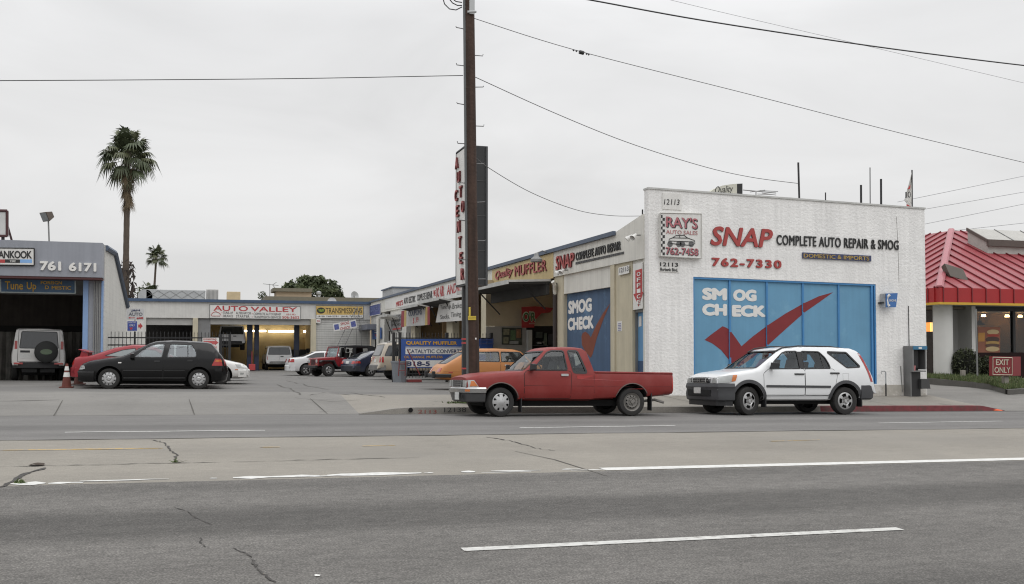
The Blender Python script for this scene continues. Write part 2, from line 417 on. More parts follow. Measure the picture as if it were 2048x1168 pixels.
strip(b, [(x, Y2-.03+.02*math.sin(x*1.3)+.015*math.sin(x*3.1)) for x in frange(-20, 40, .7)], .06, .006, .6)
b.build('joint', JOINT, median)
b = MB()
strip_px(b, wiggle([(345, 1013), (372, 1023), (392, 1036), (425, 1050)], 6, 3), .009, .005, .8)
strip_px(b, wiggle([(400, 1075), (402, 1087), (418, 1097)], 6, 3), .008, .005, .8)
strip_px(b, wiggle([(468, 1097), (492, 1107), (508, 1122), (512, 1136), (525, 1148), (552, 1166)], 6, 4), .013, .005, .9)
b.build('crack', CRACK, road_near)
PATCH = ground_mat('asphalt_patch', (.10, .095, .09), .38, .16, .05)
# gutter seam, apron joints
b = MB()
strip(b, [(x, 21.95) for x in frange(-14, 3.4, .8)], .05, .006, .5)
strip(b, [(x, 21.80) for x in frange(3.4, 24, .8)], .32, .004, .25)
b.build('gutter_dirt', JOINT, road_far)
b = MB()
for p in ([(107, 832), (125, 801)], [(389, 830), (378, 798)], [(655, 828), (620, 797)], [(0, 803), (120, 800)], [(590, 796), (660, 803), (720, 800)]):
    strip_px(b, p, .03, .006, .4)
b.build('joint', JOINT, apron)
b = MB()
for p in ([(480, 752), (620, 757), (745, 757)], [(575, 762), (610, 770), (660, 780)], [(555, 770), (585, 778), (600, 790)], [(620, 790), (660, 787), (700, 790)], [(640, 785), (700, 786), (770, 795)]):
    strip_px(b, wiggle(p, 5, 4), .045, .006, .6)
b.build('crack', JOINT, lot2)
CURB = ground_mat('kerb_concrete', (.25, .235, .21), .2, .18, .05)
CURBR = mat('kerb_red', (.16, .035, .04), .8, var=.25, scale=6, col2=(.10, .05, .045), thr=(.5, .62))
def kerb(name, x0, x1, m, y0=22.0, w=.15):
    b = MB(); xs = frange(x0, x1, .4); vs = []
    for x in xs:
        zt = G(x, y0+.001)+.012; zb = min(G(x, 21.99)-.1, zt-.05)
        vs += [(x, y0-.03, zb), (x, y0-.005, zt), (x, y0+w, G(x, y0+w)+.012), (x, y0+w, zb)]
    fs = [(0, 1, 2, 3)]
    for i in range(len(xs)-1):
        for k in range(4): fs.append((i*4+k, i*4+(k+1) % 4, i*4+4+(k+1) % 4, i*4+4+k))
    fs.append(tuple((len(xs)-1)*4+k for k in (3, 2, 1, 0)))
    b.mesh(vs, fs); return tag(b.build(name, m), kind='structure')
kerb_grey = kerb('kerb', 3.45, 15.6, CURB)
kerb_red = kerb('kerb', 15.6, 21.7, CURBR)
KY = 21.965
b = MB(); b.lathe([(0, .0), (.055, 0)], PY(821, 820, KY)+Vector((0, -.012, 0)), (0, 1, 0), 14); b.build('drain_hole', mat('hole_black', (.006, .006, .006), .9, var=0), kerb_grey)
text_px('stencilled_number', '2113', 'y', KY, (836, 827, 873, 827, 819.5), mat('stencil_red', (.25, .06, .05), .8), kerb_grey, depth=.001, proud=.012)
text_px('stencilled_number', '12138', 'y', KY, (888, 824.5, 932, 824, 815), mat('stencil_black', (.05, .05, .05), .8), kerb_grey, depth=.001, proud=.012)
b = MB()
for x in (6.45, 9.3, 12.4, 15.2, 18.2): 
    strip(b, [(x, 22.16), (x+.05, 24.95)], .02, .004)
b.build('joint', JOINT, walk)
# ================================================================ buildings
def S(r, g, b, k=1.0):   # photo colour (sRGB 0-255) to a base colour under this light
    f = lambda c: (c/255/12.92 if c/255 <= .04045 else ((c/255+.055)/1.055)**2.4)
    return tuple(min(.85, f(c)*k) for c in (r, g, b))
def brick_mat(name, col, rough=.85, stain=.26, bw=.42, bh=.16, bump=.5, dark=.9):
    m = mat(name, col, rough, var=.06, scale=1.1, streak=stain*.5, col2=tuple(c*.78 for c in col), thr=(.6, .72)); n = m.node_tree; L = n.links; b = n.nodes['Principled BSDF']
    src = b.inputs['Base Color'].links[0].from_socket
    t = n.nodes.new('ShaderNodeTexCoord'); s = n.nodes.new('ShaderNodeSeparateXYZ'); c = n.nodes.new('ShaderNodeCombineXYZ'); a = n.nodes.new('ShaderNodeMath'); a.operation = 'ADD'
    L.new(t.outputs['Object'], s.inputs[0]); L.new(s.outputs[0], a.inputs[0]); L.new(s.outputs[1], a.inputs[1]); L.new(a.outputs[0], c.inputs[0]); L.new(s.outputs[2], c.inputs[1])
    no = n.nodes.new('ShaderNodeTexNoise'); no.inputs['Scale'].default_value = 5; L.new(t.outputs['Object'], no.inputs['Vector'])
    va = n.nodes.new('ShaderNodeMix'); va.data_type = 'RGBA'; va.blend_type = 'ADD'; va.inputs['Factor'].default_value = .03; L.new(c.outputs[0], va.inputs[6]); L.new(no.outputs['Color'], va.inputs[7])
    k = n.nodes.new('ShaderNodeTexBrick'); k.inputs['Scale'].default_value = 1; k.inputs['Brick Width'].default_value = bw; k.inputs['Row Height'].default_value = bh; k.inputs['Mortar Size'].default_value = .012; k.inputs['Mortar Smooth'].default_value = .5
    k.inputs['Color1'].default_value = (1, 1, 1, 1); k.inputs['Color2'].default_value = (.96, .96, .96, 1); k.inputs['Mortar'].default_value = (dark, dark, dark, 1)
    L.new(va.outputs[2], k.inputs['Vector'])
    mx = n.nodes.new('ShaderNodeMix'); mx.data_type = 'RGBA'; mx.blend_type = 'MULTIPLY'; mx.inputs['Factor'].default_value = 1; L.new(src, mx.inputs[6]); L.new(k.outputs['Color'], mx.inputs[7]); L.new(mx.outputs[2], b.inputs['Base Color'])
    n2 = n.nodes.new('ShaderNodeTexNoise'); n2.inputs['Scale'].default_value = 14; n2.inputs['Detail'].default_value = 6; L.new(t.outputs['Object'], n2.inputs['Vector'])
    ad = n.nodes.new('ShaderNodeMath'); ad.operation = 'MULTIPLY_ADD'; L.new(n2.outputs['Fac'], ad.inputs[0]); ad.inputs[1].default_value = 1.5; L.new(k.outputs['Color'], ad.inputs[2])
    bu = n.nodes.new('ShaderNodeBump'); bu.inputs['Strength'].default_value = bump; bu.inputs['Distance'].default_value = .03; L.new(ad.outputs[0], bu.inputs['Height']); L.new(bu.outputs[0], b.inputs['Normal'])
    return m
BRICK = brick_mat('painted_brick', (.84, .83, .81), bump=.5, dark=.955, bw=.32, bh=.11)
BLOCKW = brick_mat('painted_block', (.62, .61, .57), bw=.4, bh=.2, bump=.25, stain=.3)
CREAM = mat('cream_paint', (.52, .47, .35), .8, var=.07, streak=.12)
WHITEP = mat('white_paint', (.66, .645, .59), .75, var=.06, streak=.15, scale=1.5)
SIGNW = mat('sign_white', (.70, .69, .66), .5, var=.05, streak=.10)
BLUEP = mat('blue_panel', S(94, 140, 169, 1.16), .65, var=.07, scale=.9, col2=S(108, 150, 174, 1.2), thr=(.55, .7), streak=.07)
BLUEF = mat('blue_frame', S(62, 118, 165, 1.2), .5, var=.06)
EAVEB = mat('eave_blue', (.05, .085, .15), .6, var=.12)
EAVEG = mat('eave_grey', (.085, .11, .155), .6, var=.15)
REDL = mat('letter_red', (.36, .05, .045), .45, var=.06)
REDD = mat('letter_red_side', (.12, .025, .025), .6, var=.06)
BLACKL = mat('letter_black', (.022, .022, .022), .45, var=.06)
NAVY = mat('letter_navy', (.03, .04, .11), .5, var=.06)
REDS = mat('sign_red', (.42, .05, .05), .6, var=.06)
BLUES = mat('sign_blue', (.035, .07, .30), .55, var=.08)
YELS = mat('sign_yellow', (.56, .43, .21), .6, var=.08, streak=.1)
GOLD = mat('letter_gold', (.55, .32, .04), .6, var=.06)
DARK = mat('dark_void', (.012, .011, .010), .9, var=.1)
BLACKM = mat('black_metal', (.018, .018, .019), .45, var=.1)
GREYM = mat('grey_metal', (.22, .22, .215), .5, .3, var=.12)
ROOFG = mat('roof_grey', (.30, .30, .30), .85, var=.1)
CHECKR = mat('check_red', S(115, 35, 38, 1.15), .65, var=.07, col2=S(128, 60, 68, 1.2), thr=(.62, .75), scale=2.5)
LETW = mat('letter_white', (.72, .71, .68), .6, var=.05, col2=(.5, .5, .5), thr=(.66, .75), scale=9)
NEG_X, NEG_Y = (-1, 0, 0), (0, -1, 0)

# ---- the long repair building with its white brick front
XW, YF = 12.12, 25.0
yx = lambda u, X=XW: PX(u, 700, X).y
shop = thing('repair_shop', 'long white painted brick repair building with a blue smog check panel on its front', 'building', (12.1, 25, .3))
fw = MB()
P4 = quad_px('y', YF, [(1300.5, 378), (1849, 418.5), (1855, 803), (1300.5, 803)])
XL, XRR = 12.1, P4[1].x
zt = lambda x: lerp(P4[0].z, P4[1].z, (x-XL)/(XRR-XL))
H4 = quad_px('y', YF, [(1386.5, 553.5), (1751.5, 568.5), (1751.5, 768), (1386.5, 768)])
ht = lambda x: lerp(H4[0].z, H4[1].z, (x-H4[0].x)/(H4[1].x-H4[0].x)); hx0, hx1 = H4[0].x, H4[1].x
hz = lambda x: ht(x) - (H4[1].z-H4[2].z)
TH = .28
def wallq(x0, x1, b0, b1, t0, t1): fw.prism([(x0, YF, b0), (x1, YF, b1), (x1, YF, t1), (x0, YF, t0)], (0, TH, 0))
wallq(XL, hx0, -.4, -.4, zt(XL), zt(hx0)); wallq(hx1, XRR, -.4, -.4, zt(hx1), zt(XRR))
wallq(hx0, hx1, ht(hx0), ht(hx1), zt(hx0), zt(hx1)); wallq(hx0, hx1, -.4, -.4, hz(hx0), hz(hx1))
fw.build('front_wall', BRICK, shop)
b = MB(); b.prism([(XL-.02, YF-.03, zt(XL)), (XRR+.02, YF-.03, zt(XRR)), (XRR+.02, YF-.03, zt(XRR)+.05), (XL-.02, YF-.03, zt(XL)+.05)], (0, TH+.06, 0)); b.build('coping', mat('coping_grey', (.5, .5, .48), .8, var=.15), shop)
b = MB(); b.prism([(hx1-.3, YF-.012, -.3), (XRR-.03, YF-.012, -.3), (XRR-.03, YF-.012, hz(XRR)-.02), (hx1-.3, YF-.012, hz(hx1)-.02)], (0, .01, 0))
b.build('plinth', mat('worn_plinth', (.42, .395, .35), .9, var=.15, col2=(.6, .58, .55), thr=(.5, .62), scale=3), shop)
# crack in the brick and conduit lines
b = MB(); b.tube([PY(u, v, YF-.006) for u, v in ((1793, 433), (1795, 470), (1797, 520), (1798, 565))], .006, 4); b.build('wall_crack', mat('hairline', (.3, .29, .28), .9), shop)
b = MB(); b.tube([PY(1817, 612, YF-.015), PY(1818.5, 694, YF-.015)], .011, 5); b.build('conduit', BLACKM, shop)
b = MB(); b.tube([PY(1801.5, 732, YF-.02), PY(1803, 760, YF-.02), PY(1805, 783, YF-.02)], .014, 5); b.build('conduit', GREYM, shop)
# blue boarded window with mullions
pw = shop
b = MB(); yb = YF+.07
b.prism([(hx0-.01, yb, hz(hx0)-.02), (hx1+.01, yb, hz(hx1)-.02), (hx1+.01, yb, ht(hx1)+.02), (hx0-.01, yb, ht(hx0)+.02)], (0, .04, 0))
panel = b.build('boarded_window', BLUEP, shop)
b = MB()
fr = .055
b.prism([(hx0, YF+.012, ht(hx0)-fr), (hx1, YF+.012, ht(hx1)-fr), (hx1, YF+.012, ht(hx1)), (hx0, YF+.012, ht(hx0))], (0, .055, 0))
for xa, xb in ((hx0, hx0+.04), (hx1-.16, hx1-.1), (hx1-.05, hx1)): b.prism([(xa, YF+.012, hz(xa)), (xb, YF+.012, hz(xb)), (xb, YF+.012, ht(xb)-fr), (xa, YF+.012, ht(xa)-fr)], (0, .055, 0))
for u in (1461, 1535.5, 1607.5, 1679):
    x = PY(u, 600, YF).x; b.prism([(x-.028, YF+.03, hz(x)), (x+.028, YF+.03, hz(x)), (x+.028, YF+.03, ht(x)-fr), (x-.028, YF+.03, ht(x)-fr)], (0, .04, 0))
b.build('frame', BLUEF, panel)
YB = yb
for s, bx in (('SM', (1403.8, 600, 1454, 601.2, 575)), ('OG', (1465.7, 602.5, 1513, 603.2, 578.3)), ('CH', (1403.8, 631.3, 1454, 632, 606.8)), ('ECK', (1463.5, 633.5, 1531.4, 634.6, 609.5))):
    text_px('painted_letters', s, 'y', YB, bx, LETW, panel, depth=.002, proud=.004, bold=.13)
ck = [(130, 628), (200, 572), (292, 505), (330, 520), (362, 545), (410, 610), (462, 685), (560, 600), (700, 495), (860, 390), (1020, 300), (1160, 235), (1285, 200), (1160, 290), (1030, 380), (860, 530), (700, 675), (560, 790), (440, 870), (385, 850), (340, 795), (280, 720), (200, 660)]
ck = [(1380+x/4.4925, 540+y/4.4925) for x, y in ck]
shape_px('painted_check_mark', 'y', YB, ck, CHECKR, panel, thick=.002, proud=.003)
# painted check runs over the mullions too
for u, va, vb in ((1461, 664, 715), (1535.5, 650, 689), (1607.5, 606, 624)):
    q = PY(u, va, YF+.03); q2 = PY(u, vb, YF+.03); MB().box(q.x-.027, q.x+.027, YF+.026, YF+.029, q2.z, q.z).build('painted_check_mark', CHECKR, panel)

# the side facing the lot: piers, doors, fascia (plane x = 12.12)
Z0 = -.2; ZF0, ZF1 = 4.22, 5.2
yend = 72.0
y = {k: yx(k) for k in (1288, 1265, 1224, 1127, 1108, 990, 962, 925, 893, 872, 830, 812, 780, 768)}
def pier(ya, yb_, z0=Z0, z1=ZF0, x0=XW, x1=XW+.35, nm='pier', m=CREAM): MB().box(x0, x1, min(ya, yb_), max(ya, yb_), z0, z1).build(nm, m, shop)
pier(y[1265], y[1224]); pier(y[1127], y[1108]); pier(y[990], y[962]); 
pier(yx(966), yx(978), x0=XW-.06, x1=XW); pier(yx(905), yx(893)); pier(y[830], yx(822)); pier(yx(1232), yx(1224), x0=XW-.05, x1=XW)
sw = dict(nm='side_wall', m=WHITEP)
pier(YF+TH, y[1288]+.05, **sw); pier(y[1224], y[1127], 3.56, ZF0, XW+.02, XW+.2, **sw); pier(y[1288]+.05, y[1265], 2.78, ZF0, XW+.02, XW+.2, **sw)
sw['m'] = BLOCKW
pier(y[812], y[780], x0=XW+.02, **sw); pier(y[768], yend, x0=XW+.02, **sw)
# fascia with the blue eave and the stepped end
b = MB(); b.prism([(XW-.06, YF+TH, ZF0), (XW-.06, yend, ZF0), (XW-.06, yend, ZF1), (XW-.06, yx(1236), ZF1), (XW-.06, YF+TH, 5.5)], (.3, 0, 0)); b.build('fascia', WHITEP, shop)
b = MB(); b.box(XW-.16, XW-.06, yx(1236), yend, ZF1-.10, ZF1+.03); b.build('eave', EAVEG, shop)
b = MB(); b.box(XW+.24, XRR, YF+TH, yend, ZF1-.2, ZF1-.02); b.build('roof', ROOFG, shop)
b = MB(); b.box(XRR-.25, XRR, YF+TH, yend, -.6, ZF1-.2); b.box(XW, XRR-.25, yend-.2, yend, -.4, ZF1-.2); b.build('rear_wall', WHITEP, shop)
TAN = mat('shop_interior', (.46, .38, .26), .85, var=.1); GREYI = mat('shop_grey_interior', (.33, .31, .28), .85, var=.15)
b = MB(); b.box(16.6, 16.75, y[1127]-.1, y[962], -.2, ZF1-.2)
b.box(XW+.36, 16.6, y[1127]-.1, y[1127], -.2, ZF1-.2); b.box(XW+.36, 16.6, y[990], y[990]+.1, -.2, ZF1-.2); b.build('interior_wall', GREYI, shop)
b = MB(); b.box(17.5, 17.6, y[962], yend-1, -.2, ZF1-.2)
for yy in (y[830]+.5, y[872], y[962]-.2): b.box(XW+.36, 17.5, yy, yy+.1, -.2, ZF1-.2)
b.build('interior_wall', mat('wood_interior', (.30, .20, .10), .8, var=.2), shop)
# blue smog check roller door
b = MB(); n = 12; za, zb_ = Z0, 3.58
b.prism([(XW+.14, y[1224], za), (XW+.14, y[1127], za), (XW+.14, y[1127], zb_), (XW+.14, y[1224], zb_)], (.05, 0, 0))
SMOGM = mat('smog_door_blue', S(66, 90, 118, 1.05), .7, var=.1, streak=.25, col2=S(100, 132, 160, 1.1), thr=(.57, .72), scale=.8)
door = b.build('roller_door', SMOGM, shop)
XD = XW+.14
z = lambda x, y_: (1120+x/6.487, 560+y_/6.487)
def q4(pts): return [z(*p) for p in pts]
for s, (x0, yb0, x1, yb1, yt0) in (('SMOG', (110, 447, 415, 408, 275)), ('CHECK', (103, 660, 440, 630, 495))):
    a, c = z(x0, yb0), z(x1, yb1); text_px('painted_letters', s, 'x', XD, (a[0], a[1], c[0], c[1], z(x0, yt0)[1]), LETW, door, depth=.002, proud=.004, bold=.11)
shape_px('painted_check_mark', 'x', XD, q4([(280, 735), (295, 690), (330, 668), (375, 705), (400, 745), (470, 590), (560, 430), (655, 300), (560, 520), (480, 750), (425, 960), (400, 1010), (330, 930), (285, 840)]), mat('check_rust', (.19, .05, .025), .75, var=.12), door, thick=.002, proud=.003)
# office door
b = MB(); b.box(XW+.16, XW+.2, y[1288], y[1265], -.1, 2.74); od = b.build('office_door', mat('office_blue', S(95, 140, 178, 1.05), .45, var=.05), shop)
b = MB(); b.box(XW+.145, XW+.16, y[1288]+.05, y[1265]-.04, -.1, 1.28); b.build('kick_panel', mat('office_navy', S(50, 75, 105, 1.05), .5, var=.05), od)
b = MB(); b.box(XW+.08, XW+.16, y[1265]-.05, y[1265]+.02, -.1, 2.78); b.box(XW+.08, XW+.16, y[1288], y[1265]-.05, 2.70, 2.78); b.build('frame', GREYM, od)
for u0, u1 in ((1267.3, 1272), (1277.5, 1283)): MB().prism(quad_px('x', XW+.155, [(u0, 633), (u1, 632), (u1, 652), (u0, 654)]), (-.004, 0, 0)).build('notice', SIGNW, od)
# downspout
b = MB(); yd = yx(1114); b.tube([(XW-.08, yd, 4.0), (XW-.08, yd, -.1)], .075, 8); b.build('downspout', mat('downspout_brown', (.035, .026, .024), .6), shop)
b = MB(); b.tube([(XW-.25, yd-.25, 4.02), (XW-.16, yd-.2, 3.92), (XW-.1, yd-.05, 3.75), (XW-.08, yd, 3.55)], .07, 8); b.build('downspout_elbow', WHITEP, shop)
# grey plant room on the far end of the roof
b = MB(); b.box(12.6, 17, 66, 70, ZF1-.02, 5.88); b.build('roof_room', mat('metal_siding', (.33, .34, .345), .6, .1, var=.08), shop)
b = MB(); b.box(12.5, 17.1, 65.9, 70.1, 5.88, 5.96); b.build('roof_room_cap', EAVEG, shop)
# tilt-up doors swung out over the bays
TILT = mat('tilt_door', (.045, .045, .042), .8, var=.2); TRIM = mat('tilt_trim', (.42, .42, .40), .6, var=.2)
def tilt(ya, yb_, xo, zo, zi, m=TILT):
    b = MB(); b.prism([(XW-.07, ya, zi), (xo, ya, zo), (xo, ya, zo+.1), (XW-.07, ya, zi+.1)], (0, yb_-ya, 0)); o = b.build('tilt_up_door', m, shop)
    t = MB(); t.box(xo-.06, xo, ya-.03, yb_+.02, zo-.02, zo+.13); t.prism([(XW-.07, ya-.05, zi+.08), (xo, ya-.05, zo+.05), (xo, ya-.05, zo+.13), (XW-.07, ya-.05, zi+.16)], (0, .05, 0)); t.build('trim', TRIM, o)
    for t_ in (.1, .9):
        yy = lerp(ya, yb_, t_); MB().tube([(XW-.02, yy, zi-.9), (lerp(XW, xo, .55), yy, lerp(zi, zo, .55)+.02)], .03, 5).build('arm', BLACKM, o)
    return o
qmd = tilt(y[1108]+.15, y[990]-.1, 10.45, 3.97, 4.0); MB().box(XW-.22, XW-.1, y[1108]+.2, y[990]-.1, 3.60, 4.0).build('hanging_tarp', TILT, qmd); tilt(yx(918), yx(876), 11.1, 4.05, 3.85); tilt(yx(868), yx(832), 11.2, 3.98, 3.8); tilt(yx(800), yx(783), 11.3, 3.75, 3.55, WHITEP)
# quality muffler bay: counter window, dark doorway, strip lamp
YQ = y[990]-.02
def onq(name, pts, m, d=.02, th=.03, par=None): return MB().prism([p+Vector((0, -d, 0)) for p in quad_px('y', YQ, pts)], (0, -th, 0)).build(name, m, par or shop)
onq('interior_wall', [(972, 560), (1150, 560), (1150, 652), (972, 652)], TAN, .0, .01); onq('office_partition', [(972, 653), (1052, 653), (1052, 800), (972, 800)], GREYI, .0, .03)
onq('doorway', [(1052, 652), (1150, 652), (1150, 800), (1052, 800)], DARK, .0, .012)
ow = onq('office_window', [(1003, 655), (1043, 656), (1043, 690), (1003, 689)], mat('dull_glass', (.07, .075, .06), .25, var=.6, scale=4), .03)
for u0, u1, v0, v1, cc in ((1006, 1018, 658, 670, (.2, .19, .12)), (1020, 1030, 660, 680, (.08, .13, .06)), (1032, 1041, 658, 676, (.24, .12, .06)), (1006, 1016, 674, 687, (.25, .24, .2)), (1018, 1036, 682, 688, (.3, .3, .28))): onq('pinned_sheet', [(u0, v0), (u1, v0), (u1, v1), (u0, v1)], mat('sheet_%d' % u0, cc, .7, var=.4, scale=8), .062, .005, ow)
onq('wall_cabinet', [(1052, 660), (1060, 660), (1060, 720), (1052, 720)], mat('cabinet_pale', (.42, .42, .40), .6), .04, .25)
for u0, u1, v0, v1, cc in ((1070, 1082, 664, 676, (.05, .06, .05)), (1086, 1091, 666, 690, (.09, .11, .08)), (1094, 1104, 668, 700, (.03, .03, .035)), (1072, 1080, 684, 688, (.28, .28, .27)), (1084, 1089, 683, 687, (.24, .24, .2)), (1064, 1100, 690, 692, (.06, .06, .06))): onq('shelf_item', [(u0, v0), (u1, v0), (u1, v1), (u0, v1)], mat('item_%d' % u0, cc, .6, var=.4, scale=6), .04, .15)
b = MB(); b.cyl((15.2, y[1108]+1.2, 4.55), (15.2, y[1108]+4.4, 4.55), .03, n=6); b.build('strip_lamp', glow('warm_tube', (1, .78, .48), 16), shop)
# far end: post, blue unit door
b = MB(); yy = yx(771); b.cyl((XW-.5, yy, 0), (XW-.5, yy, 3.9), .13, n=10); b.tube([(XW-.5, yy, 3.8), (XW, yy-.3, 3.85)], .11, 8); b.build('vent_pipe', WHITEP, shop)
b = MB(); b.box(XW-.9, XW-.07, yx(760), yx(741), 3.05, 3.42); b.build('canopy', mat('canopy_grey', (.14, .15, .18), .6, var=.1), shop)
b = MB(); b.box(XW-.01, XW+.01, yx(757), yx(750), -.1, 3.0); b.build('unit_door', DARK, shop)

# ---- signs on the repair building
def sign(name, label, plane, val, pts, m, thick=.05, proud=0.0, cat='sign', group=None, frame=None):
    q = quad_px(plane, val, pts); c = sum(q, Vector())/len(q)
    r = thing(name, label, cat, (c.x, c.y, min(p.z for p in q)), group=group)
    n = NORM[plane]; MB().prism([p+n*proud for p in q], n*thick).build('panel', m, r)
    if frame:
        b = MB()
        for i in range(4):
            a, d = q[i], q[(i+1) % 4]; b.tube([a+n*(proud+thick), d+n*(proud+thick)], .022, 4)
        b.build('frame', frame, r)
    r['_v'] = val; return r
def st(r, name, txt, plane, val, bx, m, **k):
    return text_px(name, txt, plane, val + (NORM[plane].x+NORM[plane].y)*0, bx, m, r, **k)
r = sign('number_sign', 'small square white sign reading 12113 at the top corner of the brick front', 'y', YF, [(1324, 386), (1362, 387.5), (1362, 420.5), (1324, 418)], SIGNW, .025)
st(r, 'lettering', '12113', 'y', YF-.025, (1328, 409, 1359, 410, 398), BLACKL, bold=.0, shear=.12)
r = sign('billboard', "square white auto sales board with a checkered strip and a drawn car", 'y', YF, [(1317, 427), (1398.5, 428.5), (1398.5, 517.5), (1317, 513)], SIGNW, .12, frame=mat('sign_frame', (.5, .49, .46), .6))
yv = YF-.12; PINK = mat('faded_red', (.40, .13, .15), .6, var=.12)
b = MB()
for j in range(14):
    for i in range(2):
        if (i+j) % 2: continue
        u0 = 1320.5+i*4.6; v0 = 430+j*5.75; b.prism(quad_px('y', yv-.002, [(u0, v0), (u0+4.6, v0), (u0+4.6, v0+5.75), (u0, v0+5.75)]), (0, -.003, 0))
b.build('checker_strip', BLACKL, r)
st(r, 'lettering', "RAY'S", 'y', yv, (1333.5, 455.5, 1396, 459.8, 433), BLACKL, bold=.05)
st(r, 'lettering', "RAY'S", 'y', yv-.008, (1332, 454, 1394.5, 458.2, 432), PINK, bold=.02)
st(r, 'lettering', 'AUTO SALES', 'y', yv, (1332, 467.5, 1395, 470.2, 459.5), mat('pale_red', (.45, .22, .22), .6), bold=.005)
b = MB()
def zz(x, y_): return (1280+x/3.413, 330+y_/3.413)
for ln in ([(195, 530), (200, 505), (222, 497), (245, 482), (300, 479), (325, 498), (372, 515), (376, 535), (350, 548), (300, 545), (262, 542), (215, 535), (195, 530)], [(222, 497), (325, 499)], [(272, 481), (272, 498)], [(202, 518), (370, 525)]):
    b.tube([PY(*zz(*p), yv-.006) for p in ln], .011, 4)
b.build('drawn_car', BLACKL, r)
b = MB()
for x in (205, 265, 290, 350): b.lathe([(.0, 0), (.085, 0), (.085, .004), (.0, .004)], PY(*zz(x, 540), yv-.004), (0, -1, 0), 12)
b.build('drawn_wheel', mat('ink_grey', (.12, .12, .12), .7), r)
st(r, 'lettering', '762-7458', 'y', yv, (1332.5, 509.8, 1397, 512.5, 495), BLACKL, bold=.045)
st(r, 'lettering', '762-7458', 'y', yv-.008, (1331.5, 508.6, 1396, 511.3, 494.2), PINK, bold=.015)
r = sign('address_sign', 'small white sign with the number and Burbank Blvd. under the auto sales board', 'y', YF, [(1318, 522.5), (1358.5, 525), (1358, 545.5), (1318, 543)], SIGNW, .02)
st(r, 'lettering', '12113', 'y', YF-.02, (1320, 532.3, 1356, 533.7, 524.3), BLACKL, bold=.035)
st(r, 'lettering', 'Burbank Blvd.', 'y', YF-.02, (1320.5, 541.3, 1355.5, 543.2, 535), BLACKL, bold=.01)
def loose(name, label, txt, bx, m, ms, plane='y', val=YF, **k):
    f = PX if plane == 'x' else PY; c = (f(bx[0], bx[1], val)+f(bx[2], bx[3], val))/2
    r = thing(name, label, 'sign lettering', c); st(r, 'letters', txt, plane, val, bx, m, m_side=ms, **k); return r
loose('raised_letters', 'large red italic letters SNAP standing off the white brick front', 'SNAP', (1420, 491, 1544.3, 496.6, 452), REDL, REDD, depth=.04, bold=.045, shear=.2)
loose('raised_letters', 'black letters COMPLETE AUTO REPAIR & SMOG on the white brick front', 'COMPLETE AUTO REPAIR & SMOG', (1552.5, 490, 1796.3, 500.5, 469.5), BLACKL, BLACKL, depth=.03, bold=.022, spacing=1.08)
loose('raised_letters', 'red phone number 762-7330 in raised figures above the blue panel', '762-7330', (1422.7, 532.5, 1562, 537.8, 515), REDL, REDD, depth=.03, bold=.075, spacing=1.25)
r = sign('narrow_sign', 'narrow blue sign with yellow letters DOMESTIC & IMPORTS', 'y', YF, [(1604, 505), (1740.5, 511.7), (1740.5, 523), (1604, 516.6)], mat('faded_navy', (.05, .06, .13), .6, var=.15), .05)
st(r, 'lettering', 'DOMESTIC & IMPORTS', 'y', YF-.05, (1607, 515, 1738, 521.2, 507), mat('dull_gold', (.42, .29, .08), .6), bold=.02)
# fascia signs along the lot
XFa = XW-.06
loose('raised_letters', 'red italic letters SNAP on the side fascia above the smog check door', 'SNAP', (1113.6, 541, 1150.3, 533.5, 513), REDL, REDD, 'x', XFa, depth=.05, bold=.03, shear=.1)
loose('raised_letters', 'black letters COMPLETE AUTO REPAIR on the side fascia', 'COMPLETE AUTO REPAIR', (1153, 521.5, 1242.5, 499.5, 505.5), BLACKL, BLACKL, 'x', XFa, depth=.03, bold=.03, spacing=1.1)
r = thing('slogan_strip', 'thin dark line of small slanted lettering under COMPLETE AUTO REPAIR', 'sign lettering', PX(1200, 520, XFa)); b = MB()
uu = 1152.0
while uu < 1248:
    w = random.uniform(1.2, 4.5); vb = lerp(529.5, 507.5, (uu-1151)/99); 
    b.prism(quad_px('x', XFa, [(uu, vb-4.6), (uu+w, vb-4.8-w*.22), (uu+w, vb-w*.22), (uu, vb)]), (-.02, 0, 0)); uu += w+.7
b.build('letters', mat('slogan_grey', (.07, .07, .07), .6), r)
r = sign('fascia_sign', 'faded yellow fascia board with red letters Quality MUFFLER', 'x', XFa, [(985, 540.5), (1107, 505), (1107, 556), (985, 592)], YELS, .02)
st(r, 'lettering', 'Quality', 'x', XFa-.02, (991.5, 563, 1027, 554, 543), REDL, depth=.03, bold=.04, shear=.35, m_side=REDD)
st(r, 'lettering', 'MUFFLER', 'x', XFa-.02, (1031, 553.5, 1094.5, 541.5, 533), REDL, depth=.04, bold=.02, spacing=1.08, m_side=REDD)
r = sign('fascia_sign', 'white fascia board reading AUTO ELECTRIC COMPLETE REPAIR with red ends', 'x', XFa, [(771, 599), (888, 572), (888, 600), (771, 619)], SIGNW, .02)
for s, bx, m_ in (("MIKE'S", (792.5, 613.5, 806, 610, 603.5), REDS), ('AUTO', (808, 608, 816, 606.5, 596), BLACKL), ('ELECTRIC', (817.5, 606.5, 831, 604, 593.5), BLACKL), ('COMPLETE', (834.5, 602.5, 851.5, 599, 589), BLACKL), ('REPAIR', (853, 599, 865, 596, 584.5), BLACKL), ('WE', (867, 593, 871.5, 592, 581), REDS), ('DO', (873, 595, 878.5, 594, 575.5), REDS), ('AIR', (880, 593.5, 888, 592, 572.5), REDS), ('IT', (861.5, 602, 866, 601, 597.5), REDS)):
    st(r, 'lettering', s, 'x', XFa-.02, bx, m_, bold=.04)
r = sign('fascia_sign', "white fascia board with the red name ANDRE beside the utility pole", 'x', XFa, [(890, 570.5), (946, 552.5), (946, 590), (890, 599)], SIGNW, .02)
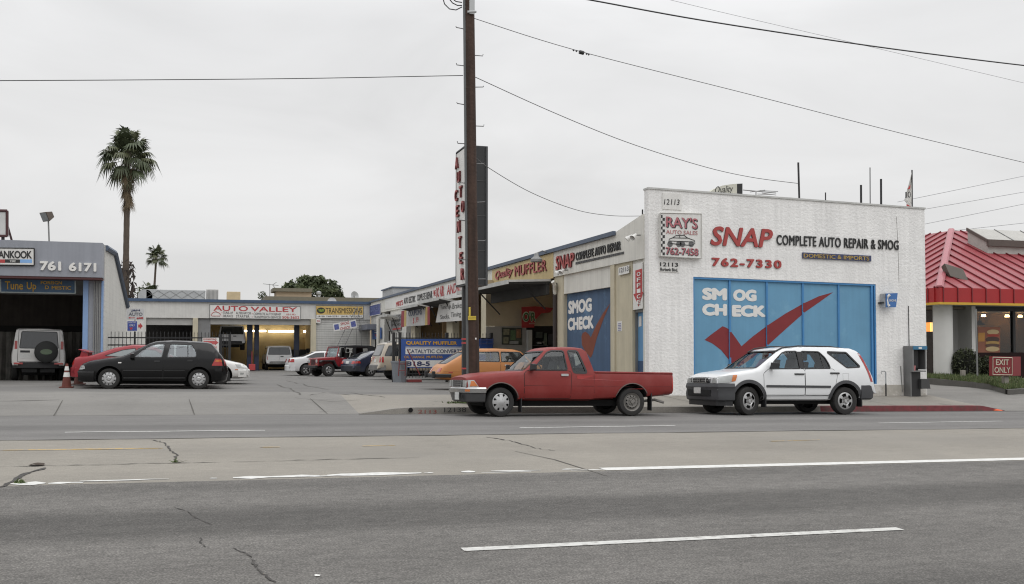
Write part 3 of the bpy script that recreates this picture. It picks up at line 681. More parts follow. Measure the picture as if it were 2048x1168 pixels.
st(r, 'lettering', "ANDRE'S", 'x', XFa-.02, (894, 590, 930, 581.5, 570), REDS, bold=.02, shear=.2)
r = sign('fascia_sign', 'blue fascia board with dull lettering at the far end of the shop row', 'x', XFa, [(735, 613.5), (762, 606.5), (762, 628.5), (735, 633.5)], mat('faded_blue', (.065, .085, .24), .6, var=.2, scale=3), .05, frame=SIGNW)
st(r, 'lettering', 'BRAKES', 'x', XFa-.05, (738, 626, 758, 622, 615.5), mat('grey_blue', (.12, .15, .30), .6), bold=.02)
r = sign('office_sign', 'white board with a red arrow pointing down and the word OFFICE', 'x', XW-.02, [(1267.5, 529), (1286, 524), (1286, 617), (1267.5, 620)], SIGNW, .02)
shape_px('arrow', 'x', XW-.04, [(1271, 541), (1284.5, 537), (1284.5, 584), (1287, 583.5), (1277.5, 613), (1267, 588), (1271, 587)], REDS, r, thick=.004, proud=.002)
for i, c in enumerate('OFFICE'):
    v = 553-i*-11.2; st(r, 'lettering', c, 'x', XW-.048, (1274.3, v, 1281.3, v-1.5, v-8.2), LETW, bold=.03)
r = sign('number_sign', 'small white plate reading 12113 on the cream pier beside the office door', 'x', XW-.05, [(1237.5, 535.5), (1258.5, 530), (1258.5, 546), (1237.5, 551)], SIGNW, .01)
st(r, 'lettering', '12113', 'x', XW-.06, (1239.5, 545.5, 1257, 541.5, 536.5), mat('number_grey', (.12, .12, .13), .6), bold=.0)
r = sign('paper_notice', 'white paper notice taped to the cream pier', 'x', XW-.002, [(1234.5, 643), (1244, 642), (1244, 662), (1234.5, 663)], SIGNW, .006)
b = MB()
for k in range(5): b.prism(quad_px('x', XW-.009, [(1236, 647+k*3.2), (1242, 646.4+k*3.2), (1242, 648+k*3.2), (1236, 648.6+k*3.2)]), (-.002, 0, 0))
b.build('print', mat('print_blue', (.18, .18, .32), .8), r)
# banners hung across the bays
r = sign('shop_banner', 'big white cloth banner listing Tune up, Brakes, Shocks and Timing Belts', 'x', XW-.45, [(879, 607), (941, 597), (941, 640), (872, 645)], mat('banner_white', (.55, .54, .52), .85, var=.1), .015, cat='banner')
for s, bx in (('Tune up,', (881, 622, 903, 619, 611)), ('Brakes, Oil', (905, 619.5, 940, 615, 607)), ('Shocks,', (880.5, 640, 899, 638, 630)), ('Timing Belts', (902, 637.5, 940, 633, 625))): st(r, 'lettering', s, 'x', XW-.465, bx, BLACKL, bold=.0, shear=.1)
r = sign('shop_banner', 'worn white cloth banner with red and yellow ends and a red price', 'x', XW-.45, [(808, 620), (858, 613), (858, 650), (808, 653)], mat('banner_cloth', (.46, .45, .43), .85, var=.14), .015, cat='banner')
for pts, m_ in (([(803, 622), (809, 621), (808, 654), (802, 654.5)], mat('banner_red', (.24, .04, .05), .8)), ([(809, 621), (813, 620.5), (812.5, 652.5), (808, 653.5)], mat('banner_gold', (.45, .33, .12), .8)), ([(851, 614), (855, 613.5), (855, 650), (850, 650.5)], MATS['banner_gold']), ([(855, 613.5), (860, 613), (860, 649), (855, 650)], MATS['banner_red'])):
    shape_px('end_stripe', 'x', XW-.465, pts, m_, r, thick=.004, proud=.002)
st(r, 'lettering', 'COUPONS', 'x', XW-.465, (817, 633, 844, 629, 622), mat('dull_ink', (.12, .14, .2), .8), bold=.01)
st(r, 'lettering', '$ .99', 'x', XW-.465, (826, 648, 837, 646, 636), REDS, bold=.0)
r = sign('price_board', 'grey painted board headed BRAKES beside the white vent pipe', 'x', XW-.04, [(779.5, 631.5), (802, 628), (802, 660), (779.5, 662.5)], mat('board_grey', (.26, .26, .26), .8, var=.12), .03)
for s, bx, m_ in (('BRAKES', (782, 637, 801, 635, 631.5), BLACKL), ('TUNE UP', (782, 645, 801, 643, 640), BLACKL), ('SMOG', (782, 653, 801, 651, 648), BLACKL)): st(r, 'lettering', s, 'x', XW-.07, bx, m_, bold=.01)
b = MB(); b.prism(quad_px('x', XW-.07, [(785, 657), (801, 655), (801, 658.5), (785, 660.5)]), (-.004, 0, 0)); b.build('red_line', REDS, r)
YQB = YQ-.35
r = sign('red_banner', "red banner with green and white letters O'R hung inside the muffler bay", 'y', YQB, [(1043, 614), (1070, 612.5), (1107, 616), (1100, 625), (1082, 627), (1070, 640), (1068, 655), (1043, 655.5)], mat('oil_red', (.36, .03, .03), .7, var=.1), .02, cat='banner')
st(r, 'lettering_outline', "O'R", 'y', YQB-.02, (1044.8, 644.5, 1072, 643.5, 622.6), mat('oil_pale', (.5, .55, .42), .7), bold=.14, depth=.003, proud=.001)
st(r, 'lettering', "O'R", 'y', YQB-.035, (1046.5, 643, 1070.5, 642, 625), mat('oil_green', (.05, .12, .035), .7), bold=.03)
st(r, 'lettering', 'AUTO', 'y', YQB-.02, (1058, 648.5, 1069, 648.5, 645.5), MATS['oil_pale'], bold=0)
r = sign('small_sign', 'blue and white poster with a red shape on the far unit of the row', 'x', XW-.05, [(745, 657), (763, 655), (763, 677), (745, 679)], mat('poster_blue', (.05, .12, .34), .6), .02)
b = MB(); b.prism(quad_px('x', XW-.07, [(749, 669), (757, 668), (753.5, 675)]), (-.004, 0, 0)); b.build('red_shape', REDS, r)
b = MB()
for v in (660, 664): b.prism(quad_px('x', XW-.07, [(749, v), (760, v-1), (760, v+1), (749, v+2)]), (-.004, 0, 0))
b.build('white_line', SIGNW, r)
# lamps on the fascia
def gooseneck(p, label):
    r = thing('barn_lamp', label, 'lamp', p); p = Vector(p)
    MB().tube([p+Vector((.0, 0, .12)), p+Vector((-.25, -.05, .2)), p+Vector((-.5, -.1, .1))], .02, 6).build('arm', GREYM, r)
    MB().lathe([(.02, .0), (.08, -.04), (.10, -.14), (.22, -.24), (.22, -.34), (.2, -.34)], p+Vector((-.5, -.1, .12)), (0, 0, 1), 14).build('shade', GREYM, r, smooth=40)
gooseneck(PX(1097, 513, XFa), 'grey bell lamp on an arm over the yellow muffler board')
for (u, v), lb in (((1281, 470), 'twin white flood lamp high on the fascia near the brick front'), ((1136, 540), 'small white flood lamp below the red SNAP of the fascia')):
    p = PX(u, v, XFa); r = thing('flood_lamp', lb, 'lamp', p)
    MB().tube([p, p+Vector((-.22, 0, -.02))], .02, 5).build('arm', GREYM, r)
    for s in (-.13, .13): MB().lathe([(.03, 0), (.05, .08), (.09, .2), (.08, .2)], p+Vector((-.2, s, 0)), (-.6, s*2, -.5), 10).build('lamp_head', SIGNW, r, smooth=40)
# ================================================================ tyre shop on the left
GREYF = mat('grey_fascia', S(132, 135, 142, 1.18), .55, var=.05, streak=.10, scale=1.2)
left = thing('tire_shop', 'grey fronted tyre garage with an open bay at the left edge', 'building', (-3.3, 38, .4))
YL = 37.4; xr = PY(205, 500, YL).x; XLs = -3.3
MB().box(-22, xr, YL, YL+.7, 4.18, 5.42).build('fascia', GREYF, left)
MB().box(-22, xr-.02, YL+.02, YL+.72, 4.10, 4.18).build('soffit', mat('soffit_red', (.08, .03, .03), .8), left)
xp0, xp1 = PY(166, 600, 38).x, PY(203, 600, 38).x
pil = MB().box(xp0+.17, xp1, 38.05, 38.6, -.2, 4.1).build('pillar', GREYF, left)
b = MB()
for t in (.45, .6, .72, .86): x = lerp(xp0+.17, xp1, t); b.box(x-.02, x+.02, 38.0, 38.05, -.2, 4.1)
b.build('rib', GREYM, pil)
MB().box(xp0, xp0+.17, 38.0, 38.5, -.2, 4.1).build('door_jamb', mat('jamb_blue', S(125, 152, 190, 1.05), .6, var=.06), left)
MB().box(xp1-.005, xp1+.06, 38.0, 38.3, -.2, 4.1).build('edge_trim', MATS['jamb_blue'], left)
_a, _b, _c = PX(205, 488, XLs), PX(228, 505, XLs), PX(253, 612, XLs)
side = [Vector((XLs, 38.1, 5.40)), _b, _c, Vector((XLs, _c.y, -.2)), Vector((XLs, 38.1, -.2))]
MB().prism(side, (-.2, 0, 0)).build('side_wall', BLOCKW, left)
MB().tube([Vector((XLs+.02, YL+.75, 5.32))]+[p+Vector((.04, 0, -.03)) for p in side[1:3]], .11, 6).build('eave', EAVEG, left)
yb2 = side[2].y
MB().prism([side[0]+Vector((-.21, 0, -.1)), side[1]+Vector((-.21, 0, -.1)), side[2]+Vector((-.21, 0, -.1)), side[2]+Vector((-.21, 0, -.25)), side[1]+Vector((-.21, 0, -.25)), side[0]+Vector((-.21, 0, -.25))], (-18.5, 0, 0)).build('roof', ROOFG, left)
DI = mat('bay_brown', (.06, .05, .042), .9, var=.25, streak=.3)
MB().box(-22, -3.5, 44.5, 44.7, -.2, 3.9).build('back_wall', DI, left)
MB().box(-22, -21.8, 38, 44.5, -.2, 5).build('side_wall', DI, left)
b = MB(); x = -21.5
while x < -3.9:
    w = random.uniform(.25, .45); b.prism([(x, 44.3, .3), (x+w*.5, 44.15, .3), (x+w, 44.3, .3), (x+w, 44.3, 2.35), (x+w*.5, 44.15, 2.35), (x, 44.3, 2.35)], (0, .1, 0)); x += w
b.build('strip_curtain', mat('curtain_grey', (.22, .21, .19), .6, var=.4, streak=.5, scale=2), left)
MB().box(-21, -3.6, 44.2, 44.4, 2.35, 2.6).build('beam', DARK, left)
MB().box(-4.5, -4.1, 43.0, 43.5, .3, 2.2).build('blue_drape', mat('drape_blue', (.02, .04, .16), .8), left)
MB().box(-6.4, -5.7, 44.0, 44.15, 1.3, 2.0).build('wall_cabinet', mat('cabinet_dark', (.08, .08, .075), .7), left)
yv = YL
r = sign('tire_sign', 'white tyre brand board with black capitals over red, black and blue stripes', 'y', YL, [(-24, 496), (69, 497), (69, 531), (-24, 530)], SIGNW, .06, frame=BLACKM)
yv = YL-.06
st(r, 'lettering', 'HANKOOK', 'y', yv, (-13, 516.5, 63.7, 517.2, 501), BLACKL, bold=.05, spacing=.92)
for u0, u1, m_ in ((-13, 10, REDS), (10, 40, BLACKL), (40, 64, mat('stripe_blue', S(120, 160, 205, 1.1), .6))):
    shape_px('stripe', 'y', yv, [(u0, 518.5), (u1, 518.9), (u1, 525.8), (u0, 525.4)], m_, r, thick=.004, proud=.002)
st(r, 'lettering', 'TIRE', 'y', yv-.007, (19.5, 524.4, 31.5, 524.5, 520.5), LETW, bold=.01, depth=.003, proud=.002)
loose('raised_figures', 'white raised figures 761 on the grey fascia of the tyre garage', '761', (80, 541, 122.7, 541.8, 522.3), LETW, SIGNW, val=YL, depth=.06, bold=.08)
loose('raised_figures', 'white raised figures 6171 at the right end of the grey fascia', '6171', (138, 542.5, 193, 543.7, 525), LETW, SIGNW, val=YL, depth=.06, bold=.08)
r = sign('hanging_sign', 'blue board with gold words Tune Up FOREIGN DOMESTIC hung in the open bay', 'y', 38.2, [(1.5, 556), (151, 559.5), (151, 587), (1.5, 584.5)], mat('tune_blue', (.05, .10, .17), .6, var=.12), .05, frame=mat('pale_trim', (.45, .5, .48), .6))
for s, bx in (('Tune', (10, 578.5, 46, 579.5, 562)), ('Up', (53.5, 583, 72.5, 583.5, 564)), ('FOREIGN', (81.6, 568.3, 124, 569, 561.8)), ('D', (90, 578.3, 98, 578.4, 571)), ('MESTIC', (103.5, 578.8, 142, 579.6, 571.6))):
    st(r, 'lettering', s, 'y', 38.15, bx, GOLD, bold=.03)
# roof sign frame and floodlight of the tyre garage
r = thing('roof_sign', 'white roof sign box with a dark red frame at the left edge', 'sign', PY(0, 478, 39))
q = quad_px('y', 39, [(-60, 420), (14.5, 421.5), (14.5, 472), (-60, 471)])
MB().prism(q, (0, .3, 0)).build('panel', mat('sign_back_white', (.55, .55, .53), .7), r)
b = MB()
for i in range(4): b.tube([q[i]+Vector((0, -.01, 0)), q[(i+1) % 4]+Vector((0, -.01, 0))], .05, 5)
b.build('frame', mat('frame_maroon', (.06, .02, .02), .6), r)
MB().tube([PY(6, 472, 39.1), PY(6, 486, 39.1)], .06, 6).build('post', BLACKM, r)
MB().tube([PY(14, 448, 39.3), PY(25, 486, 40.5)], .04, 6).build('brace', MATS['frame_maroon'], r)
def floodlight(name, label, base, top, hd, size, m=None, pr=.03):
    r = thing(name, label, 'floodlight', base); base, top, hd = Vector(base), Vector(top), Vector(hd).normalized()
    MB().tube([base, top], pr, 6).build('pole', GREYM, r)
    a = hd.cross(Vector((0, 0, 1))).normalized()*size*.62; u = a.cross(hd).normalized()*size*.5; c = top+Vector((0, 0, size*.25))
    f = [c+hd*size*.45-a-u, c+hd*size*.45+a-u, c+hd*size*.45+a+u, c+hd*size*.45-a+u]; k = [c-hd*size*.35+(p-c-hd*size*.45)*.6 for p in f]
    MB().hexa(k, f).build('lamp_head', mat('lamp_bronze', (.09, .07, .055), .6, var=.15), r, bevel=.01)
    g = [p*.85+(c+hd*size*.45)*.15+hd*.004 for p in f]; MB().prism(g, hd*.01).build('lens', mat('lens_grey', (.16, .17, .17), .15), r)
    return r
floodlight('floodlight', 'bronze floodlight on a thin pole above the grey tyre garage', PY(98.5, 486, 39.5), PY(96.5, 436, 39.5), (-.75, -.6, -.45), .36)

# ================================================================ back building across the lot (faces y = 72)
YBK = 72.0
bx = lambda u, Y=YBK: PY(u, 650, Y).x
back = thing('garage_row', 'low white garage row across the back of the lot with a blue eave', 'building', (0, YBK, .1))
xb0, xb1 = bx(250), 12.05
zE, zS, zD = 5.14, 3.85, 3.62
MB().box(xb0, xb1, YBK, YBK+.3, zS, zE-.12).build('fascia', mat('back_white', (.60, .59, .56), .8, var=.06, streak=.12), back)
MB().box(xb0-.1, xb1+.1, YBK-.15, YBK+.02, zE-.16, zE+.04).build('eave', EAVEB, back)
MB().box(xb0, xb1, YBK+.3, YBK+12, zE-.25, zE-.1).build('roof', ROOFG, back)
def bpier(u0, u1, m, d=.3, z1=zS, yo=0.): return MB().box(bx(u0), bx(u1), YBK+yo, YBK+yo+d, -.2, z1).build('pier', m, back)
bpier(250, 292, BLOCKW); bpier(385.5, 396, CREAM, yo=-.05); bpier(396, 421, mat('recess_grey', (.20, .20, .20), .8), yo=.15); bpier(621.5, 632, CREAM, yo=-.08)
MB().box(bx(632), xb1, YBK+.1, YBK+.2, -.2, zS).build('roller_door', mat('roller_white', (.55, .545, .52), .6, var=.07, streak=.15), back)
rd = [o for o in back.children if o.name.startswith('roller_door')][0]
b = MB()
for k in range(22): b.box(bx(633), xb1-.05, YBK+.085, YBK+.1, .05+k*.17, .075+k*.17)
b.build('slat_groove', mat('groove', (.36, .36, .34), .8), rd)
MB().box(bx(292), bx(385.5), YBK+.15, YBK+.4, 3.35, zS).build('rolled_shutter', mat('shutter_grey', (.36, .355, .34), .6, var=.1), back)
MB().box(bx(421), bx(621.5), YBK+.15, YBK+.5, 3.42, zS).build('rolled_shutter', MATS['shutter_grey'], back)
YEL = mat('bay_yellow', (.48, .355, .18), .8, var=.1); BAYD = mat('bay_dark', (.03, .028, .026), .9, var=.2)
MB().box(bx(421)-1, bx(621.5)+.5, YBK+9, YBK+9.2, -.2, zE-.25).build('bay_back_wall', YEL, back)
MB().box(bx(621.5)+.5, bx(621.5)+.7, YBK+.4, YBK+9, -.2, zE-.25).build('bay_side_wall', YEL, back)
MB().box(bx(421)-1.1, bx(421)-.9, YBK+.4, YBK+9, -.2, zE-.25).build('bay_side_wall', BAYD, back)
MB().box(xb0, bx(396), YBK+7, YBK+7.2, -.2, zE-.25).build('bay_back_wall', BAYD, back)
MB().box(xb0, xb1, YBK+11.8, YBK+12, -.2, zE-.25).build('rear_wall', BLOCKW, back)
TUBE = glow('fluorescent', (1, .93, .74), 9)
for u0, u1, v in ((483, 532, 662), (537, 590, 662.5), (607, 622, 663)):
    a, c = PY(u0, v, YBK+8.6), PY(u1, v, YBK+8.6); MB().cyl(a, c, .07, n=8).build('fluorescent_tube', TUBE, back)
for u0, u1, v in ((470, 560, 625),):
    a, c = PY(u0, v, YBK+3), PY(u1, v, YBK+3); a.z = c.z = 4.6; MB().cyl(a, c, .07, n=8).build('fluorescent_tube', TUBE, back)
# clutter along the bay
clm = mat('clutter_dark', (.05, .05, .055), .7, var=.5, scale=6)
b = MB()
for k in range(12):
    x = bx(596)+random.uniform(0, 1.3); yy = YBK+random.uniform(5, 8); h = random.uniform(.5, 1.9); b.box(x, x+random.uniform(.2, .5), yy, yy+.4, 0, h)
o = b.build('shelf', clm, back)
LIFT = mat('lift_blue', (.02, .028, .06), .45, var=.15)
for u0, u1, lb in ((494.5, 505.5, 'dark blue lift post nearest the raised vehicle'), (509, 518.5, 'dark blue lift post left of the pickup'), (588.5, 599, 'dark blue lift post right of the pickup')):
    yy = YBK+1.6; x0, x1 = bx(u0, yy), bx(u1, yy); r = thing('lift_post', lb, 'car lift', ((x0+x1)/2, yy, .1), group='posts of the car lifts')
    MB().box(x0, x1, yy, yy+.35, 0, 4.4).build('post', LIFT, r, bevel=.02); MB().box(x0-.1, x1+.1, yy-.1, yy+.45, 0, .12).build('base_plate', LIFT, r); MB().box(x0+.05, x1-.05, yy-.14, yy, 1.2, 1.6).build('carriage', BLACKM, r)
r = thing('tool_chest', 'small red tool cart at the foot of the lift posts', 'tool cart', (bx(505), YBK+.6, .1))
x = bx(498.5, YBK+.6); MB().box(x, x+.45, YBK+.6, YBK+1, .14, .58).build('cabinet', REDS, r, bevel=.02); MB().box(x+.17, x+.26, YBK+.7, YBK+.78, .58, 1.5).build('handle', mat('jack_red', (.2, .03, .03), .6), r)
for i in (.06, .44): MB().cyl((x+i-.03, YBK+.75, .17), (x+i+.03, YBK+.75, .17), .07, n=10).build('wheel', BLACKM, r)
# signs on the back building
YS_ = YBK-.04
r = sign('shop_sign', 'wide white sign with red AUTO VALLEY over lines of small dark text', 'y', YBK, [(419.5, 609), (601, 613.5), (601, 639), (419.5, 636)], SIGNW, .05, frame=GREYM)
for s, bx_, m_, bo in (('AUTO', (427, 621.5, 496, 622.5, 611), REDS, .03), ('VALLEY', (501, 622.8, 594, 624.2, 613.2), REDS, .03), ('TUNE-UP', (446, 628, 466, 628.4, 623), BLACKL, 0), ('ALTERNATOR', (472, 628.4, 502, 629, 623.5), BLACKL, 0), ('COMPLETE AUTO REPAIR', (507, 630, 562, 631, 625), BLACKL, 0), ('(818)', (572, 631, 591, 631.4, 627), REDS, 0), ('BRAKES', (447, 634.2, 466, 634.6, 629.5), BLACKL, 0), ('STARTER', (472, 635, 499, 635.4, 630.3), BLACKL, 0), ('TRANSMISSION SERVICES', (507, 636, 562, 637, 631.5), BLACKL, 0), ('506-3602', (564.5, 637.2, 598.5, 637.8, 631.8), REDS, .02)):
    st(r, 'lettering', s, 'y', YBK-.05, bx_, m_, bold=bo)
b = MB()
for u, v in ((444, 625.5), (444, 632), (504.5, 627.5), (504.5, 634)): b.box(*[PY(u-.7, v, YBK-.06).x, PY(u+.7, v, YBK-.06).x, YBK-.06, YBK-.05, PY(u, v+.7, YBK).z, PY(u, v-.7, YBK).z])
b.build('bullet', REDS, r)
b = MB()
for ln in ([(422, 629), (426, 625), (431, 623.5), (437, 625), (441, 628), (440, 632), (424, 632), (422, 629)], [(431, 623.5), (433, 622)]): b.tube([PY(u, v, YBK-.06) for u, v in ln], .02, 4)
b.build('drawn_car', REDS, r)
r = sign('shop_sign', 'yellow sign with black TRANSMISSIONS and a dark oval, white number strip below', 'y', YBK, [(632, 611), (726.5, 612.5), (726.5, 636), (632, 636.5)], SIGNW, .05, frame=GREYM)
shape_px('yellow_field', 'y', YBK-.05, [(632.5, 611.8), (726, 613.2), (726, 629.5), (632.5, 629.5)], mat('trans_yellow', (.58, .40, .13), .6), r, thick=.006)
c = PY(642, 621, YBK-.06); MB().lathe([(0, 0), (1, 0), (1, .01), (0, .01)], (0, 0, 0), (0, -1, 0), 20).build('oval', BLACKL, r, world=False)
ov = [o for o in r.children if o.name.startswith('oval')][0]; ov.location = c-Vector(r.location); ov.scale = (.30, 1, .22)
st(r, 'lettering', 'V&M', 'y', YBK-.075, (636.5, 623.8, 648, 624, 617.8), mat('oval_green', (.30, .42, .06), .6), bold=.03)
st(r, 'lettering', 'TRANSMISSIONS', 'y', YBK-.056, (651.5, 627, 724, 626.6, 615.8), BLACKL, bold=-.01)
st(r, 'lettering', '(818) 768-2781  (818) 760-2781', 'y', YBK-.05, (635.5, 634.8, 723, 634.6, 631.2), BLACKL, bold=0)
r = sign('unit_number', 'small white plate with the number 6 beside the white roller door', 'y', YBK-.08, [(632.5, 637.3), (641, 637.3), (641, 645.8), (632.5, 645.8)], SIGNW, .02)
st(r, 'lettering', '#6', 'y', YBK-.1, (633.8, 644, 640, 644, 639.3), REDS)
# ladder with a tilted smog check board
YLd = YBK-1.2
r = thing('smog_board', 'tilted white smog check board with two blue panels hung on the ladder', 'sign', PY(690, 650, YLd-.1))
q = quad_px('y', YLd-.1, [(665.5, 647.5), (711.5, 639), (714, 655), (667.5, 663)]); MB().prism(q, (0, -.03, 0)).build('panel', SIGNW, r)
for pts in ([(668, 649.5), (677, 647.8), (678.5, 658.5), (669.5, 660.2)], [(701, 643.5), (710.5, 641.7), (712.3, 652.5), (703, 654.3)]): shape_px('blue_panel', 'y', YLd-.13, pts, mat('smog_blue', (.10, .12, .32), .7, var=.3, scale=9), r, thick=.004, proud=.002)
st(r, 'lettering', 'SMOG', 'y', YLd-.13, (681, 651, 698, 648, 645.3), REDS, bold=.02); st(r, 'lettering', 'CHECK', 'y', YLd-.13, (680, 660.5, 700.5, 656.8, 655), REDS, bold=.02)
r = thing('step_ladder', 'thin metal ladder leaning at the white roller door', 'ladder', PG(655, 742))
for pts in ([(655, 735), (694, 650), (714, 615)], [(670, 735), (706, 655), (722, 618)], [(724, 735), (722, 660), (714, 612)], [(716, 735), (712, 655), (708, 615)]):
    MB().tube([PY(u, v, YLd+.05) for u, v in pts], .022, 5).build('rail', GREYM, r)
for t in (.15, .3, .45, .6, .75): MB().tube([PY(lerp(655, 700, t), lerp(735, 640, t), YLd+.05), PY(lerp(670, 712, t), lerp(735, 640, t), YLd+.05)], .018, 5).build('rung', GREYM, r)
MB().tube([PY(702, 655, YLd+.05), PY(722, 655, YLd+.05)], .02, 5).build('rung', GREYM, r)
# rooftop equipment
GALV = mat('galvanised', (.42, .43, .43), .5, .3, var=.12)
def rooftop(name, label, cat, u0, u1, v0, v1, Y, d, m, cap=None):
    q = quad_px('y', Y, [(u0, v0), (u1, v0), (u1, v1), (u0, v1)]); z0 = min(q[2].z, zE-.1)
    r = thing(name, label, cat, ((q[0].x+q[1].x)/2, Y, z0))
    b = MB().box(q[0].x, q[1].x, Y, Y+d, z0, q[0].z); b.build('casing', m, r, bevel=.03)
    if cap: MB().box(q[0].x-.12, q[1].x+.12, Y-.12, Y+d+.12, q[0].z, q[0].z+cap[0]).build('cap', cap[1], r)
    return r, q
r, q = rooftop('air_conditioner', 'pale box air conditioner on the garage row roof', 'air conditioner', 412.5, 437, 578, 601, YBK+3, 1.1, mat('ac_white', (.55, .54, .52), .6, var=.1))
b = MB()
for k in range(9): x = lerp(q[0].x+.06, q[1].x-.06, k/8); b.box(x-.015, x+.015, YBK+2.97, YBK+3, zE, q[0].z-.08)
b.build('louvre', GREYM, r)
r, q = rooftop('roof_duct', 'long galvanised duct lying on the garage row roof', 'duct', 292, 411, 578.5, 600, YBK+2, .9, GALV)
b = MB()
for k in range(5):
    x0, x1 = lerp(q[0].x, q[1].x, k/5), lerp(q[0].x, q[1].x, (k+1)/5); z0 = q[2].z+.08; z1 = q[0].z-.08
    b.tube([(x0, YBK+1.98, z0), (x1, YBK+1.98, z1)], .012, 4); b.tube([(x0, YBK+1.98, z1), (x1, YBK+1.98, z0)], .012, 4)
b.build('crease', GREYM, r)
MB().lathe([(0, .9), (.5, .9), (.5, 0), (0, 0)], (q[0].x-.05, YBK+2, q[0].z-.5), (0, 1, 0), 16).build('elbow', GALV, r, smooth=40)
rooftop('roof_hatch', 'tan box with a thin vent on the garage row roof', 'roof box', 454, 481, 583, 602, YBK+5, 1.2, mat('tan_box', (.50, .40, .25), .8))
rooftop('roof_screen', 'low grey parapet strip behind the blue eave', 'parapet', 262, 735, 597, 606, YBK+1.0, .2, ROOFG)
r = thing('satellite_dish', 'small grey satellite dish on the blue eave above the yellow sign', 'satellite dish', PY(665, 612, YBK+.3))
c = PY(664, 604, YBK+.3); MB().lathe([(0, -.06), (.2, -.03), (.33, .06), (.33, .07), (.2, -.015), (0, -.045)], c, (-.2, -1, .35), 18).build('dish', mat('dish_grey', (.5, .5, .5), .5), r, smooth=50)
MB().tube([c, PY(665, 612, YBK+.3)], .03, 5).build('mast', GREYM, r); MB().tube([c, c+Vector((0, -.35, -.02))], .015, 4).build('feed_arm', GREYM, r)
# building behind
YFR = 92.0
r = thing('rear_building', 'long low building with an olive parapet beyond the garage row', 'building', PY(640, 600, YFR))
q = quad_px('y', YFR, [(530, 592), (728, 595.5), (760, 597), (520, 597)])
OLV = mat('olive_trim', (.17, .155, .115), .8, var=.1); TANW = mat('tan_wall', (.46, .36, .25), .8, var=.06)
MB().box(q[0].x, PY(800, 600, YFR).x, YFR, YFR+10, 5.6, q[1].z).build('parapet', OLV, r)
MB().box(q[0].x+.3, PY(800, 600, YFR).x, YFR+.3, YFR+10, 0, 5.6).build('wall', TANW, r)
q = quad_px('y', YFR+3, [(553, 583), (623, 584), (623, 595), (553, 595)])
MB().box(q[0].x, q[1].x, YFR+3, YFR+6, q[2].z-.5, q[0].z).build('penthouse', TANW, r)
MB().box(q[0].x-.35, q[1].x+.05, YFR+2.7, YFR+6, q[0].z, q[0].z+.33).build('penthouse_cap', OLV, r)
r = thing('tv_antenna', 'thin rooftop television antenna left of the tan penthouse', 'antenna', PY(539.5, 592, YFR+1))
MB().tube([PY(539.5, 594, YFR+1), PY(539.5, 568, YFR+1)], .03, 5).build('mast', GREYM, r)
b = MB()
for a, c in (((526, 567.5), (557, 571)), ((545, 569.5), (553, 564.5)), ((545, 569.5), (551, 577))): b.tube([PY(*a, YFR+1), PY(*c, YFR+1)], .025, 4)
b.build('element', GREYM, r)
r = thing('roof_vent', 'small white turbine vent on the olive parapet building', 'vent', PY(637.5, 594, YFR+3)); c = PY(637.5, 590, YFR+3)
MB().lathe([(.12, -.5), (.12, 0), (.24, .1), (.24, .3), (0, .4)], c, n=12).build('vent_head', GALV, r, smooth=40)
r = thing('roof_ball', 'round grey dish on the far parapet right of the tree', 'satellite dish', PY(708, 597, YFR+2)); c = PY(708.5, 592, YFR+2)
MB().lathe([(0, -.1), (.3, -.04), (.45, .1), (.45, .11), (0, -.07)], c, (.5, -1, .2), 16).build('dish', GALV, r, smooth=50)
MB().tube([c, PY(709, 598, YFR+2)], .04, 5).build('mast', GREYM, r)

# ================================================================ fast food restaurant on the right
rest = thing('burger_restaurant', 'fast food restaurant with a red ribbed metal roof at the right edge', 'building', (29, 33, .3))
XC, YC = 29.0, 32.7
pe = PY(1878.5, 575, YC); pb_ = PY(1878.5, 609, YC); XC = pe.x
zE1, zE0 = pe.z, pb_.z; tt = 6.9; zR = 7.6
REDR = mat('roof_red', (.27, .036, .045), .5, var=.12, coat=.12, scale=.8, streak=.15); SEAMR = mat('seam_red', (.15, .012, .016), .5, var=.08); REDF = mat('fascia_red', (.34, .015, .017), .5, var=.05)
XE = 62
b = MB()
b.mesh([(XC, YC, zE1), (XE, YC, zE1), (XE, YC+tt, zR), (XC+tt, YC+tt, zR), (XC+tt, 52, zR), (XC, 52, zE1)], [(0, 1, 2, 3), (0, 3, 4, 5)])
b.mesh([(XC+tt, YC+tt, zR), (XE, YC+tt, zR), (XE, 52, zR), (XC+tt, 52, zR)], [(0, 1, 2, 3)])
b.build('roof', REDR, rest)
b = MB(); x = XC+.15; nn = Vector((0, -(zR-zE1), tt)).normalized()
while x < 48:
    t1 = min(1, (x-XC)/tt); p0 = Vector((x, YC, zE1)); p1 = Vector((x, YC+tt*t1, lerp(zE1, zR, t1)))
    b.prism([p0+Vector((-.02, 0, 0)), p0+Vector((.02, 0, 0)), p1+Vector((.02, 0, 0)), p1+Vector((-.02, 0, 0))], nn*.06); b.build('standing_seam', SEAMR, rest); b = MB(); x += .73
yy = YC+.3; nx = Vector((-(zR-zE1), 0, tt)).normalized()
while yy < 52:
    t1 = min(1, (yy-YC)/tt); p0 = Vector((XC, yy, zE1)); p1 = Vector((XC+tt*t1, yy, lerp(zE1, zR, t1)))
    b.prism([p0+Vector((0, -.02, 0)), p0+Vector((0, .02, 0)), p1+Vector((0, .02, 0)), p1+Vector((0, -.02, 0))], nx*.06); b.build('standing_seam', SEAMR, rest); b = MB(); yy += .73
h0, h1 = Vector((XC, YC, zE1+.03)), Vector((XC+tt, YC+tt, zR+.05)); w = Vector((.11, -.11, 0)); up = Vector((0, 0, .06))
MB().hexa([h0-w, h0+w, h1+w, h1-w], [h0-w*.6+up, h0+w*.6+up, h1+w*.6+up, h1-w*.6+up]).build('hip_cap', mat('hip_red', (.33, .085, .10), .5, var=.05, coat=.2), rest)
